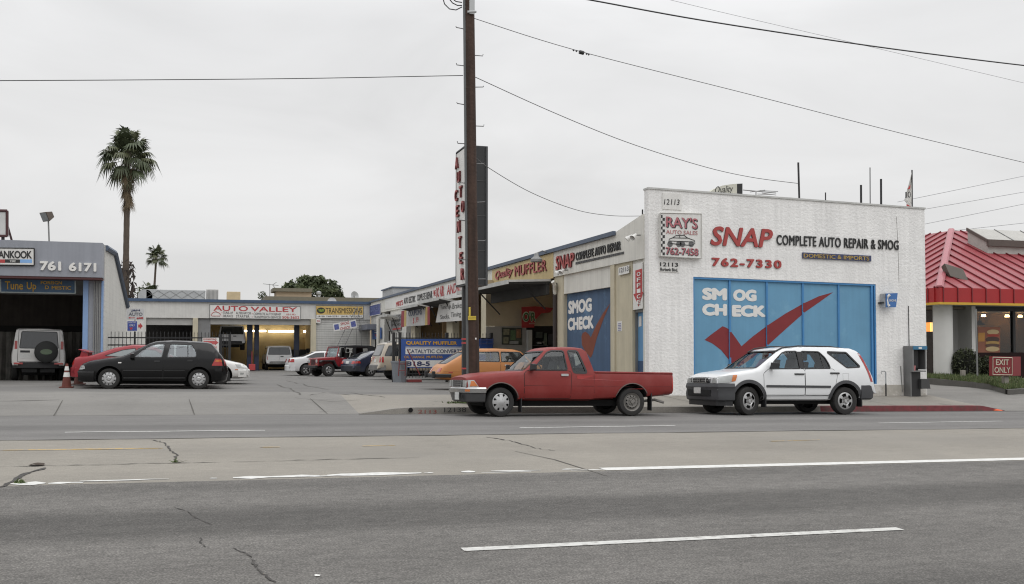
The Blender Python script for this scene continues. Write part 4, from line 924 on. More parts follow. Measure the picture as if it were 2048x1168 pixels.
MB().box(XC, XE, YC-.05, YC+.25, zE0+.1, zE1).build('fascia', REDF, rest); MB().box(XC-.05, XC+.25, YC+.25, 52, zE0+.1, zE1).build('fascia', REDF, rest)
b = MB(); x = XC+.15
while x < 48: MB().box(x-.02, x+.02, YC-.08, YC-.05, zE0+.1, zE1+.02).build('fascia_rib', SEAMR, rest); x += .73
yy = YC+.6
while yy < 50: MB().box(XC-.08, XC-.05, yy-.02, yy+.02, zE0+.1, zE1+.02).build('fascia_rib', SEAMR, rest); yy += .73
YELS2 = mat('stripe_yellow', (.55, .33, .03), .5, var=.05)
MB().box(XC-.07, XE, YC-.07, YC-.04, zE0-.0, zE0+.1).build('yellow_stripe', YELS2, rest); MB().box(XC-.07, XC-.04, YC-.04, 52, zE0, zE0+.1).build('yellow_stripe', YELS2, rest)
MB().box(XC, XE, YC-.02, 52, zE0+.02, zE0+.08).build('soffit', mat('soffit_grey', (.38, .38, .37), .8), rest)
cx = PY(1886, 680, YC+.9); MB().cyl((cx.x, YC+.9, 0), (cx.x, YC+.9, zE0+.02), .39, n=32).build('column', mat('column_white', (.62, .615, .59), .6, var=.03), rest, smooth=40)
YW1 = YC+2.0
MB().box(PY(1904, 680, YW1).x, PY(1945, 680, YW1).x, YW1, YW1+.2, 0, zE0+.02).build('wall', mat('wall_grey', (.40, .39, .375), .8, var=.04), rest)
MB().box(PY(1944, 680, YC+1.2).x, PY(1952, 680, YC+1.2).x, YC+1.2, YC+2.2, 0, zE0+.02).build('wall_end', MATS['column_white'], rest)
YW2 = YC+1.25
GLZ = glass('shop_glass', (.55, .53, .5), .04)
xw0, xw1 = PY(1953, 680, YW2).x, PY(2026, 680, YW2).x
z620 = PY(2000, 622, YW2).z; z705 = PY(2000, 705, YW2).z
MB().box(xw0, XE, YW2, YW2+.2, 0, z705).build('dado', mat('dado_brown', (.022, .010, .010), .8, spec=.2), rest)
MB().box(xw0, XE, YW2, YW2+.2, z620, zE0+.02).build('lintel', BLACKM, rest)
for xx in (xw1, xw1+2.6, xw1+5.2): MB().box(xx, xx+.13, YW2-.02, YW2+.15, z705, z620).build('mullion', BLACKM, rest)
w1 = MB().box(xw0, xw1, YW2+.05, YW2+.07, z705, z620).build('window', GLZ, rest); MB().box(xw1+.13, xw1+2.6, YW2+.05, YW2+.07, z705, z620).build('window', GLZ, rest)
MB().box(xw1+2.73, xw1+5.2, YW2+.05, YW2+.07, z705, z620).build('window', GLZ, rest)
INT = mat('diner_wall', (.20, .12, .06), .8, var=.15)
MB().box(xw0-2, XE, YW2+3.5, YW2+3.7, 0, zE0).build('interior_wall', INT, rest)
MB().box(xw0-2, XE, YW2+.3, YW2+3.5, zE0-.1, zE0).build('ceiling', mat('diner_ceiling', (.2, .17, .13), .8), rest)
for u in (1967, 2014, 2040):
    c = PY(u, 617, YW2+2.9); c.z = min(c.z, zE0-.2); MB().lathe([(0, 0), (.08, 0), (.10, -.1), (0, -.1)], c, n=12).build('ceiling_lamp', glow('warm_lamp', (1, .66, .32), 50), rest)
MB().lathe([(.02, .3), (.02, .12), (.26, -.12), (.24, -.12), (.0, .1)], PY(1959, 645, YW2+1.2), n=18).build('pendant_lamp', BLACKM, rest, smooth=40)
# poster in the window: burger
pq = [(1956, 654), (2000, 654.5), (2000, 706), (1956, 705)]
pst = shape_px('poster', 'y', YW2+.045, pq, mat('poster_brown', (.25, .09, .05), .5, var=.15), rest, thick=.004)
def disc_px(name, cu, cv, ru, rv, m, par, y_):
    pts = [(cu+ru*math.cos(t*.3142), cv+rv*math.sin(t*.3142)) for t in range(20)]; return shape_px(name, 'y', y_, pts, m, par, thick=.003)
yp = YW2+.04
for i, (cu, cv, ru, rv, col) in enumerate(((1986, 664, 12, 5, (.50, .38, .20)), (1986, 671, 12.5, 3, (.35, .05, .03)), (1985, 679, 14, 6, (.07, .04, .03)), (1985, 686, 14, 4, (.40, .25, .08)), (1985, 691, 14.5, 4, (.10, .055, .04)), (1985, 698, 14, 5, (.5, .38, .2)))):
    disc_px('burger_layer', cu, cv, ru, rv, mat('burger_%d' % i, col, .6, var=.1), pst, yp-.003*i)
shape_px('orange_block', 'y', yp, [(1956.5, 666), (1970, 665), (1969, 683), (1956.5, 683)], mat('poster_orange', (.45, .22, .05), .6), pst, thick=.003)
# end wall left of the column with a dark glazed door
MB().box(XC+1.6, XC+1.7, YC+1.2, 52, 0, zE0).build('side_window', mat('side_glass_dark', (.03, .022, .02), .2, var=.3, scale=3), rest)
c = PX(1858, 654, XC+1.58); 
for u, m_ in ((1857, (1, .35, .08)), (1865, (1, .7, .25))):
    c = PX(u, 654, XC+1.55); MB().box(c.x-.02, c.x, c.y-.16, c.y+.12, c.z-.2, c.z+.2).build('menu_light', glow('menu_%d' % u, m_, 1.0), rest)
# rooftop screen
YSC = 36.7; c0 = PY(1975, 490, YSC); c1 = PY(1975, 480.5, YSC); yb_ = PX(1935, 457, c1.x).y; zb_ = PX(1935, 457, c1.x).z
b = MB(); b.prism([(c1.x, YSC, c0.z-.6), (c1.x, YSC, c1.z), (c1.x, yb_, zb_), (c1.x, yb_, zb_-1.4)], (26, 0, 0)); scr = b.build('roof_screen', mat('screen_pale', (.40, .39, .36), .6, var=.1), rest)
b = MB(); b.box(c1.x-.06, c1.x+26, YSC-.15, YSC, c0.z-.05, c1.z+.03); b.prism([(c1.x-.08, YSC-.05, c1.z-.12), (c1.x-.08, YSC-.05, c1.z+.04), (c1.x-.08, yb_, zb_+.04), (c1.x-.08, yb_, zb_-.12)], (.08, 0, 0)); b.build('screen_edge', mat('screen_brown', (.09, .07, .06), .6), scr)
b = MB()
for k in range(1, 16): x = c1.x+k*1.6; b.prism([(x, YSC, c1.z+.01), (x+.04, YSC, c1.z+.01), (x+.04, yb_, zb_+.01), (x, yb_, zb_+.01)], (0, 0, .03))
b.build('seam', GREYM, scr)
r = thing('roof_floodlight', 'bronze floodlight standing on the lower slope of the red roof', 'floodlight', PY(1908, 556, YC+1.3))
c = PY(1913.5, 545, YC+1.0); a = Vector((.40, -.1, -.12)); u_ = Vector((-.06, .1, .28)); d_ = Vector((.1, .32, -.12))
MB().hexa([c-a-u_+d_, c+a-u_+d_, c+a+u_+d_, c-a+u_+d_], [c-a-u_, c+a-u_, c+a+u_, c-a+u_]).build('lamp_head', mat('lamp_bronze2', (.10, .085, .07), .5, var=.1), r, bevel=.02)
for s in (-.15, .12): MB().tube([c+Vector((s, .2, -.25)), Vector((c.x+s-.05, YC+1.15, lerp(zE1, zR, 1.15/tt)+.02))], .03, 5).build('leg', BLACKM, r)

# lawn bed, kerb, bush, signs on the right
kp = [PG(*p) for p in ((1850, 763), (1900, 768), (1955, 773.5), (1990, 778), (2003, 784), (2016, 789), (2048, 787), (2110, 783))]
b = MB(); vs = []
for i, p in enumerate(kp):
    vs += [(p.x, p.y, p.z-.2), (p.x, p.y, p.z+.15), (p.x+.05, p.y+.16, p.z+.16), (p.x+.05, p.y+.16, p.z-.2)]
fs = [(0, 1, 2, 3)]
for i in range(len(kp)-1):
    for k in range(4): fs.append((i*4+k, i*4+(k+1) % 4, i*4+4+(k+1) % 4, i*4+4+k))
b.mesh(vs, fs); kb = b.build('kerb', ground_mat('bed_kerb', (.12, .115, .105), .2, .2, .05)); kb['kind'] = 'structure'
lawnz = lambda x, y_: G(x, y_)+.15
lb = MB(); front = [(p.x+.05, p.y+.16) for p in kp]; rows = 8
vs = []
for i, (x, y_) in enumerate(front):
    for k in range(rows):
        Y_ = lerp(y_, YC+1.1, k/(rows-1)); X_ = lerp(x, x+ (Y_-y_)*.75, 1); vs.append((X_, Y_, lawnz(X_, Y_)))
lb.mesh(vs, [(i*rows+k, (i+1)*rows+k, (i+1)*rows+k+1, i*rows+k+1) for i in range(len(front)-1) for k in range(rows-1)])
lawn = lb.build('lawn', mat('soil_green', (.05, .06, .025), .95, var=.3)); lawn['kind'] = 'stuff'
GRASS = mat('grass_blade', (.075, .105, .035), .8, var=.35, scale=.8); GRASS2 = mat('grass_pale', (.115, .125, .05), .8, var=.3)
gb = MB()
for _ in range(9000):
    i = random.random()*(len(front)-1.001); k = int(i); f = i-k; x = lerp(front[k][0], front[k+1][0], f); y_ = lerp(front[k][1], front[k+1][1], f); Y_ = lerp(y_, YC+1.0, random.random()**1.3); X_ = x+(Y_-y_)*.75
    z_ = lawnz(X_, Y_); h = random.uniform(.05, .14)*(1.5 if random.random() < .1 else 1); a = random.uniform(0, 6.28); w = .022; dx, dy = math.cos(a)*w, math.sin(a)*w; lx, ly = random.uniform(-.06, .06), random.uniform(-.06, .06)
    gb.mi(0 if random.random() < .7 else 1).face([(X_-dx, Y_-dy, z_-.01), (X_+dx, Y_+dy, z_-.01), (X_+lx, Y_+ly, z_+h)])
o = gb.build('grass', [GRASS, GRASS2]); tag(o, 'short green grass on the raised bed before the restaurant', 'grass', kind='stuff')
def leafmesh(b, c, rad, n, size, flat=1., shell=.55, upness=.3):
    c = Vector(c)
    for _ in range(n):
        while True:
            p = Vector((random.uniform(-1, 1), random.uniform(-1, 1), random.uniform(-1, 1)))
            if shell < p.length < 1: break
        q = c + Vector((p.x*rad[0], p.y*rad[1], p.z*rad[2]))
        d = Vector((random.gauss(0, 1), random.gauss(0, 1), random.gauss(0, 1)+upness)).normalized(); e = d.orthogonal().normalized(); g = d.cross(e); s = size*random.uniform(.6, 1.3)
        t = random.uniform(0, 6.28); e, g = e*math.cos(t)+g*math.sin(t), g*math.cos(t)-e*math.sin(t)
        b.face([q-e*s, q+g*s*.45, q+e*s, q-g*s*.45])
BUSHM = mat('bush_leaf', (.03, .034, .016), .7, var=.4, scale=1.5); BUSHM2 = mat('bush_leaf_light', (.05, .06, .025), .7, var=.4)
def bush(label, u0, u1, v0, v1, Y, nm='bush'):
    a, c = PY(u0, v1, Y), PY(u1, v0, Y); rx = (c.x-a.x)/2; rz = (c.z-a.z)/2; ctr = Vector(((a.x+c.x)/2, Y, (a.z+c.z)/2)); r = thing(nm, label, 'bush', (ctr.x, Y, a.z))
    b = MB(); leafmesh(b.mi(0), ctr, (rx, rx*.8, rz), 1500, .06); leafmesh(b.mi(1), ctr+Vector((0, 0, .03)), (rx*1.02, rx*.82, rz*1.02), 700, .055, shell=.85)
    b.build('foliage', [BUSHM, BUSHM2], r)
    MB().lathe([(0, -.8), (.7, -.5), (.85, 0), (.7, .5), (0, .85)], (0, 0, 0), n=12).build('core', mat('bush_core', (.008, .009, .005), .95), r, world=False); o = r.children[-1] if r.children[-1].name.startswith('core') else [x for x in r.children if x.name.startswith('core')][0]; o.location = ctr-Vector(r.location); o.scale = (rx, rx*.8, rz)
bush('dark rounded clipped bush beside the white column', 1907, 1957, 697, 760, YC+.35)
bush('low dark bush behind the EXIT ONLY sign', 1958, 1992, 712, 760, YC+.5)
r = thing('exit_sign', 'red EXIT ONLY sign with a pale border on a short wooden post in the lawn', 'sign', PG(2013, 779))
base = PG(2013, 779); base = PG(2013, 779) if base.y < 31.5 else PY(2013, 779, 31.0); Ye = base.y
q = quad_px('y', Ye-.1, [(1983.5, 712.5), (2026, 713.5), (2026, 752), (1983.5, 751.5)])
EXR = mat('exit_red', (.20, .018, .022), .6, var=.05)
MB().prism(q, (0, .12, 0)).build('panel', EXR, r)
bq = [q[1], q[1]+Vector((.62, .25, 0)), q[2]+Vector((.62, .25, 0)), q[2]]; MB().prism([p+Vector((0, .03, 0)) for p in bq], (0, .1, 0)).build('side_panel', EXR, r)
CRM = mat('exit_cream', (.50, .46, .36), .6)
b = MB(); qi = quad_px('y', Ye-.1, [(1985.5, 714.5), (2024, 715.5), (2024, 750), (1985.5, 749.5)])
for i in range(4): b.tube([qi[i]+Vector((0, -.01, 0)), qi[(i+1) % 4]+Vector((0, -.01, 0))], .014, 4)
b.build('border', CRM, r)
st(r, 'lettering', 'EXIT', 'y', Ye-.1, (1991.5, 730, 2017.5, 730.3, 718.5), CRM, bold=.02); st(r, 'lettering', 'ONLY', 'y', Ye-.1, (1988.5, 745.5, 2020, 746, 734), CRM, bold=.02)
pz = G(base.x, Ye); MB().box(base.x-.09, base.x+.09, Ye-.02, Ye+.12, pz-.1, q[2].z+.02).build('post', mat('grey_wood', (.25, .23, .2), .9, var=.2), r)
p = PY(1955, 765, 31.6); p.z = G(p.x, p.y)+.1
r = thing('sign_post', 'thin grey metal post standing in the lawn by the restaurant wall', 'post', p); MB().tube([p+Vector((0, 0, -.1)), PY(1951.5, 618, p.y)], .035, 8).build('post', GREYM, r)
p = PY(1928, 757, 31.8); p.z = G(p.x, p.y)+.15; r = thing('stub_marker', 'small wooden stub in the lawn by the white column', 'post', p); MB().box(p.x-.09, p.x+.09, p.y, p.y+.12, p.z, p.z+.3).build('stub', MATS['grey_wood'], r, bevel=.01); MB().tube([p+Vector((.15, 0, 0)), p+Vector((.16, 0, .4))], .015, 5).build('stake', BLACKM, r)

# ================================================================ payphone, phone sign, standpipe, litter by the brick wall
r = thing('payphone', 'grey pay telephone kiosk with a blue header against the brick wall', 'payphone', PY(1830, 788, YF-.3))
ST = mat('kiosk_steel', (.20, .20, .20), .4, .5, var=.12); yk0, yk1 = YF-.42, YF-.02
pA = lambda u, v, Y=YF-.25: PY(u, v, Y)
x0, x1 = pA(1817, 700).x, pA(1847, 700).x; zt_, zb2 = pA(1830, 692).z, pA(1830, 741).z
MB().box(x0, x0+.05, yk0, yk1, zb2, zt_).build('hood_side', ST, r); MB().box(x1-.05, x1, yk0+.05, yk1, zb2+.03, zt_).build('hood_side', ST, r)
MB().box(x0+.05, x1-.05, yk0, yk1, zt_-.06, zt_).build('hood_top', ST, r); MB().box(x0+.05, x1-.05, yk1-.04, yk1, zb2, zt_-.06).build('hood_back', BLACKM, r)
MB().box(x0+.02, x1-.02, yk0-.015, yk0, zt_-.11, zt_+.0).build('header', mat('header_blue', (.04, .16, .28), .4), r); MB().box(x0+.22, x0+.34, yk0-.02, yk0-.015, zt_-.09, zt_-.03).build('header_label', SIGNW, r)
MB().box(x0+.14, x1-.16, yk1-.2, yk1-.04, zb2+.06, zt_-.12).build('telephone', BLACKM, r, bevel=.02); MB().tube([(x0+.12, yk1-.2, zb2+.25), (x0+.12, yk1-.24, zb2+.4), (x0+.12, yk1-.2, zb2+.52)], .03, 6).build('handset', BLACKM, r)
MB().box(x0, x1-.06, yk0, yk1, zb2-.04, zb2).build('shelf', ST, r)
zf = G(x0+.3, YF-.2); MB().box(x0+.03, x0+.42, yk1-.25, yk1, zf, zb2-.04).build('pedestal', BLACKM, r, bevel=.01); MB().box(x0, x0+.04, yk1-.3, yk1, zf, zb2-.04).build('pedestal_side', ST, r)
MB().prism([(x0+.36, yk0+.05, zb2-.26), (x1+.08, yk0+.05, zb2-.26), (x1+.14, yk0+.05, zb2-.56), (x0+.36, yk0+.05, zb2-.56)], (0, .2, 0)).build('directory_holder', mat('holder_dark', (.05, .05, .05), .6), r)
r = thing('paper_cup', 'red and white paper cup left on the payphone shelf', 'cup', (x0+.13, yk0+.12, zb2)); MB().lathe([(0, 0), (.035, 0), (.045, .15), (0, .15)], (x0+.14, yk0+.1, zb2+.002), n=12).build('cup', mat('cup_pink', (.5, .2, .2), .6), r)
r = thing('phone_sign', 'blue projecting PHONE sign with a white handset on the brick wall', 'sign', PY(1780, 600, YF))
q = quad_px('y', YF-.24, [(1772, 587), (1795.5, 586), (1792, 614.5), (1772, 614.5)]); PHB = mat('phone_blue', (.05, .15, .38), .5, var=.1)
MB().prism(q, (0, .06, 0)).build('panel', PHB, r)
b = MB(); b.tube([PY(u, v, YF-.25) for u, v in ((1779, 590), (1776, 593), (1775, 601), (1776, 609), (1778, 612))], [.05, .03, .022, .03, .05], 5); b.build('handset_symbol', LETW, r)
st(r, 'lettering', 'PHONE', 'y', YF-.24, (1778.5, 603.5, 1792, 603, 599), LETW, bold=.0)
q = [Vector((q[0].x-.01, YF-.22, q[0].z)), Vector((q[0].x-.03, YF-.02, q[0].z)), Vector((q[0].x-.03, YF-.02, q[3].z)), Vector((q[0].x-.01, YF-.22, q[3].z))]
MB().prism(q, (-.02, 0, 0)).build('side_panel', mat('phone_grey', (.42, .42, .42), .6, var=.3, scale=8), r)
MB().box(q[0].x-.1, q[0].x+.02, YF-.2, YF, q[0].z-.3, q[0].z-.26).build('bracket', BLACKM, r)
p = PY(1772, 789, YF-.15); zf = G(p.x, YF-.15)
r = thing('standpipe', 'thin standpipe with a bent tap at the foot of the brick wall', 'pipe', (p.x, YF-.15, zf))
MB().tube([(p.x, YF-.15, zf-.02), (p.x, YF-.15, zf+.38)], .022, 8).build('lower_pipe', BLACKM, r); MB().tube([(p.x, YF-.15, zf+.38), (p.x, YF-.15, zf+.72), (p.x-.03, YF-.15, zf+.76), (p.x-.14, YF-.15, zf+.76), (p.x-.15, YF-.15, zf+.68)], .02, 8).build('tap', GALV, r)
def litter(label, u, v, m, s=.12):
    p = PG(u, v); p.z = G(p.x, p.y); r = thing('litter', label, 'litter', p); b = MB(); n = 9; vs = [p+Vector((math.cos(k*.7)*s*random.uniform(.6, 1.2), math.sin(k*.7)*s*random.uniform(.6, 1.2), random.uniform(.006, .012+s*.12))) for k in range(n)]+[p+Vector((0, 0, s*.35))]
    b.mesh(vs, [(k, (k+1) % n, n) for k in range(n)]); b.build('scrap', m, r)
litter('crumpled white paper on the pavement by the standpipe', 1790, 791, LETW, .11); litter('pale yellow scrap on the pavement by the payphone', 1806, 790, mat('scrap_yellow', (.45, .42, .18), .8), .12)
litter('bright orange rag at the end of the red kerb', 1993, 819.5, mat('scrap_orange', (.6, .10, .03), .8), .16); litter('white scrap of paper lying on the near asphalt', 635, 1153, SIGNW, .022)
litter('yellow scrap by the rear wheel of the white vehicle', 1735, 791, MATS['scrap_yellow'], .12)
litter('dried twig on the concrete median at the left', 75, 931, mat('twig_brown', (.05, .035, .025), .9), .10)
def weeds(label, u, v, n, s):
    p = PG(u, v); r = thing('weed_clump', label, 'weeds', p); b = MB()
    for _ in range(n):
        x, y_ = random.gauss(0, s*.5), random.gauss(0, s*.3); a = random.uniform(0, 6.28); h = random.uniform(.02, .07); c = p+Vector((x, y_, 0)); d = Vector((math.cos(a), math.sin(a), 0))*.02
        b.face([c-d, c+d, c+Vector((random.gauss(0, .04), random.gauss(0, .04), h))])
    b.build('leaves', GRASS, r)
weeds('weeds growing in the kerb corner under the red truck nose', 925, 806, 220, .35); weeds('low weeds in the cracked median at the left', 42, 967, 16, .05); weeds('tiny weeds in the median crack', 350, 925, 9, .04)
# ================================================================ pole, sign tower, wires, roof masts
YP = 22.75
WOOD = mat('pole_wood', (.062, .036, .026), .9, var=.25, streak=.6, scale=3, bump=.8, bscale=14)
pb0, pb1 = PY(947, 760, YP), PY(936.5, -70, YP)
pole = thing('utility_pole', 'tall dark brown wooden utility pole with climbing steps in front of the sign tower', 'utility pole', (pb0.x, YP, G(pb0.x, YP)))
def pax(v): t = (v-760)/(-70-760.); return pb0.lerp(pb1, t)
bz = Vector(pb0); bz.z = G(pb0.x, YP)-.1
b = MB(); pts = [bz.lerp(pb1, t/9) for t in range(10)]; b.tube(pts, [.158-.022*t/9 for t in range(10)], 20); b.build('shaft', WOOD, pole, smooth=50)
for v in (61, 135, 213, 291, 370, 445, 522, 112, 176, 254, 330, 407, 484, 560):
    left_ = v in (61, 135, 213, 291, 370, 445, 522); c = pax(v); s = -1 if left_ else 1
    MB().tube([c+Vector((s*.12, -.02, 0)), c+Vector((s*.33, -.03, random.uniform(-.01, .02))), c+Vector((s*.34, -.03, .045))], .012, 5).build('climbing_step', mat('step_steel', (.16, .16, .16), .5, .4), pole)
b = MB(); b.tube([pax(750)+Vector((-.16, -.06, 0)), pax(400)+Vector((-.145, -.06, 0)), pax(-60)+Vector((-.125, -.06, 0))], .035, 8); b.build('conduit', mat('conduit_grey', (.12, .125, .125), .5, .2), pole)
YTAG = mat('tag_yellow', (.55, .42, .05), .6)
yt = YP-.17
for pts in ([(937.5, 614), (941, 614), (941, 632), (937.5, 632)], [(936, 632), (952, 632), (952, 635.5), (936, 635.5)], [(936, 636.5), (952, 636.5), (952, 640), (936, 640)]): shape_px('pole_tag', 'y', yt, pts, YTAG, pole, thick=.008)
MB().prism(quad_px('y', yt, [(950, 675.5), (953, 675.5), (953, 679), (950, 679)]), (0, -.006, 0)).build('pole_tag', LETW, pole)
b = MB(); c = pax(18); b.box(c.x-.03, c.x+.10, c.y-.18, c.y-.13, pax(33).z, pax(-8).z); b.tube([c+Vector((-.08, -.17, -.15)), c+Vector((.14, -.17, -.12))], .03, 6); b.build('bracket', GALV, pole)
for pts in ([(885, -6), (889, 8), (899, 18), (912, 20), (924, 14)], [(897, -4), (905, 6), (915, 11), (924, 11)], [(903, -4), (912, 3), (924, 5)]):
    MB().tube([PY(u, v, YP-.05) for u, v in pts], .014, 5).build('cable_loop', BLACKM, pole)
# pylon sign
SY, SX = 24.5, PY(932, 500, 24.5).x
pyl = thing('pylon_sign', 'tall narrow AUTO CENTER sign box with white sides and a black street edge', 'sign', (SX+.3, SY+.5, .35))
zt0, zb0 = PY(932, 290, SY).z, PY(932, 570, SY).z; SX1 = PY(975, 400, SY).x; SYB = PX(912, 430, SX).y
MB().box(SX+.03, SX1-.03, SY+.03, SYB-.03, zb0+.02, zt0-.02).build('casing', mat('pylon_black', (.022, .023, .024), .5, var=.1), pyl)
MB().box(SX, SX+.03, SY+.03, SYB-.03, zb0+.05, zt0-.05).build('face_panel', SIGNW, pyl); MB().box(SX1-.03, SX1, SY+.03, SYB-.03, zb0+.05, zt0-.05).build('face_panel', SIGNW, pyl)
FRM = mat('pylon_frame', (.05, .052, .055), .5)
b = MB()
for x0, x1, y0, y1 in ((SX-.01, SX+.05, SY, SY+.03), (SX1-.05, SX1+.01, SY, SY+.03), (SX-.01, SX+.05, SYB-.03, SYB), (SX1-.05, SX1+.01, SYB-.03, SYB)): b.box(x0, x1, y0, y1, zb0, zt0)
b.box(SX-.01, SX1+.01, SY+.03, SYB-.03, zt0-.02, zt0+.01); b.box(SX-.01, SX1+.01, SY+.03, SYB-.03, zb0, zb0+.02)
b.build('frame', FRM, pyl)
b = MB()
for k in (1, 2, 3): z_ = lerp(zb0, zt0, k/4); b.box(SX+.06, SX1-.06, SY+.02, SY+.03, z_-.008, z_+.008)
b.build('panel_seam', mat('seam_grey', (.07, .07, .07), .6), pyl)
W_ = SYB-SY; Hh = zt0-zb0
def ltr(c, ty, tz, w=.26, h=.31): 
    y0 = SYB-ty*W_; z0 = zt0-tz*Hh; text('letter', c, (SX, y0, z0-h), (SX, y0-w, z0-h), (SX, y0, z0), NEG_X, REDL, pyl, depth=.05, proud=.002, bold=.03, m_side=REDD)
for i, c in enumerate('AUTO'): ltr(c, .06+.20*i, .045+.115*i)
for i, c in enumerate('CENTER'): ltr(c, .02+.125*i, .285+.118*i)
for off in (.12,): MB().box(SX+off-.08, SX+off+.08, SY+.42, SY+.58, .1, zb0).build('post', mat('post_black', (.02, .02, .021), .5), pyl)
for v in (678, 686, 737):
    z_ = PY(928, v, SY+.42).z; MB().box(SX+.12-.085, SX+.12+.085, SY+.415, SY+.585, z_-.02, z_+.02).build('red_band', REDS, pyl)
def wire(name, label, pts, Ya, Yb, r, m=None, grp='wires overhead'):
    A = PY(*pts[0], Ya); B = PY(*pts[-1], Yb); n = Vector((-(B.y-A.y), B.x-A.x, 0)).normalized(); P_ = []
    for k in range(len(pts)-1):
        for j in range(8): 
            t = j/8; p0, p1, p2, p3 = [pts[max(0, min(len(pts)-1, k+i))] for i in (-1, 0, 1, 2)]
            cr = lambda a: .5*((2*p1[a])+(-p0[a]+p2[a])*t+(2*p0[a]-5*p1[a]+4*p2[a]-p3[a])*t*t+(-p0[a]+3*p1[a]-3*p2[a]+p3[a])*t**3)
            d = ray(cr(0), cr(1)); P_.append(EYE+d*((A-EYE).dot(n)/d.dot(n)))
    P_.append(B); o = MB().tube(P_, r, 5).build(name, m or BLACKM); tag(o, label, 'wire', grp); return P_
WG = mat('wire_grey', (.10, .10, .10), .6); WF = mat('wire_faint', (.32, .32, .33), .6)
wire('wire', 'nearly level thin wire running left from the pole', [(-60, 161.5), (250, 160), (600, 157), (926, 151)], YP, YP, .010)
P2 = wire('cable', 'thin cable with a splice case falling right from the top of the pole', [(949, 37), (1150, 100), (1500, 189), (1800, 266), (2048, 325), (2150, 348)], YP, YP, .009, WG)
wire('wire', 'service wire sagging from the pole to the tall roof mast', [(950, 154), (1100, 222), (1250, 283), (1400, 331), (1500, 354), (1597, 367)], YP, 27, .010, WG)
wire('wire', 'low service wire sagging from the pole to the roof corner', [(948, 312), (978, 336), (1060, 384), (1150, 419), (1220, 431), (1284, 432)], YP, 28, .009, WG)
wire('cable', 'thick twisted cable crossing the upper right sky', [(1040, -24), (1180, 0), (1400, 40), (1700, 86), (1900, 113), (2048, 131), (2160, 143)], 20, 20, .018)
wire('wire', 'very thin pale wire at the top right of the sky', [(1300, -10), (1450, 26), (1700, 84), (2048, 166), (2150, 190)], 32, 32, .008, WF)
for i, (pts, lb) in enumerate((([(1795, 404), (2048, 352), (2150, 330)], 'uppermost of the faint far wires right of the flag'), ([(1840, 420), (2048, 384), (2150, 366)], 'second of the faint far wires right of the flag'), ([(1840, 450), (2048, 408), (2150, 388)], 'third of the faint far wires above the red roof'), ([(1900, 462), (2048, 446), (2150, 434)], 'lowest faint far wire just above the red roof'))): wire('wire', lb, pts, 70, 70, .022, WF)
sp = thing('splice_case', 'small black splice case clamped on the thin cable right of the pole', 'cable splice', PY(1163, 105, YP))
c = PY(1163, 105, YP); ax = (PY(1180, 109.5, YP)-PY(1146, 100, YP)).normalized()
MB().lathe([(0, -.07), (.05, -.06), (.05, .06), (0, .07)], c, ax, 10).build('case', BLACKM, sp)
for t in (-.22, -.14, .14, .2): MB().lathe([(0, -.03), (.03, 0), (0, .03)], c+ax*t, ax, 8).build('clamp', BLACKM, sp)
def mast(label, u, v0, v1, Y, r, du=0, nm='roof_mast', m=BLACKM):
    o = thing(nm, label, 'mast', PY(u, v1, Y)); a = PY(u, v1, Y); a.z -= .8; MB().tube([a, PY(u+du, v0, Y)], r, 8).build('tube', m, o); return o
mast('tall dark mast on the white building holding the service wire', 1599.5, 325, 398, 27, .032, -3); mast('short stub mast between the wire mast and the paired pipes', 1651, 385, 403, 27, .02)
mast('left thick vent pipe of three on the white building roof', 1722, 370, 408, 27, .035); mast('tallest thin rod of three on the white building roof', 1740, 335, 408, 27.5, .016); mast('right thick vent pipe of three on the white building roof', 1762, 358, 412, 27, .035)
mast('short hooked pipe at the roof corner left of the brick front', 1285, 419, 436, 27.5, .025)
r = thing('roof_sign', 'curved white roof sign with black script Quality behind the brick parapet', 'sign', PY(1450, 388, 36))
shape_px('panel', 'y', 36, [(1408, 420), (1415, 388), (1428, 378), (1445, 371), (1465, 368), (1474, 367.5), (1474, 420)], mat('cream_sign', (.55, .54, .46), .6), r, thick=-.3)
shape_px('edge', 'y', 36, [(1474, 367.5), (1485, 367), (1485, 420), (1474, 420)], BLACKM, r, thick=-.3)
st(r, 'lettering', 'Quality', 'y', 36, (1430, 391, 1466, 388, 373), BLACKL, bold=0, shear=.3)
r = thing('tv_antenna', 'thin horizontal television antenna beside the curved roof sign', 'antenna', PY(1513, 392, 34))
MB().tube([PY(1512, 400, 34), PY(1512, 384, 34)], .02, 5).build('mast', GREYM, r); MB().tube([PY(1486, 380, 34), PY(1552, 386, 34)], .02, 5).build('boom', GREYM, r)
b = MB()
for k, (a, c) in enumerate((((1520, 381), (1556, 383)), ((1515, 388), (1545, 389)), ((1500, 384), (1530, 380)), ((1524, 386), (1552, 390)))): b.tube([PY(*a, 34), PY(*c, 34+.3*k)], .014, 4)
b.build('element', GREYM, r)
r = thing('pennant_flag', 'torn white pennant with red and black figures on a thin dark pole', 'flag', PY(1824, 415, 26))
a = PY(1824.5, 430, 26); MB().tube([a, PY(1824, 340, 26)], .022, 6).build('pole', BLACKM, r)
FL = mat('flag_white', (.62, .61, .58), .8, var=.08)
b = MB(); L_ = [(1823, 345), (1820, 358), (1817, 370), (1814, 380), (1811, 392), (1808, 401), (1813, 406), (1813, 414)]; R2 = [(1824, 345), (1824, 358), (1824, 370), (1824, 380), (1824, 392), (1823.5, 401), (1823, 406), (1822, 413)]
vs = []
for k in range(8):
    for j in range(5): t = j/4; vs.append(PY(lerp(L_[k][0], R2[k][0], t), lerp(L_[k][1], R2[k][1], t), 26-.08*math.sin(t*6+k*.9)*(1-t)))
b.mesh(vs, [(k*5+j, k*5+j+1, k*5+6+j, k*5+5+j) for k in range(7) for j in range(4)]); b.build('cloth', FL, r)
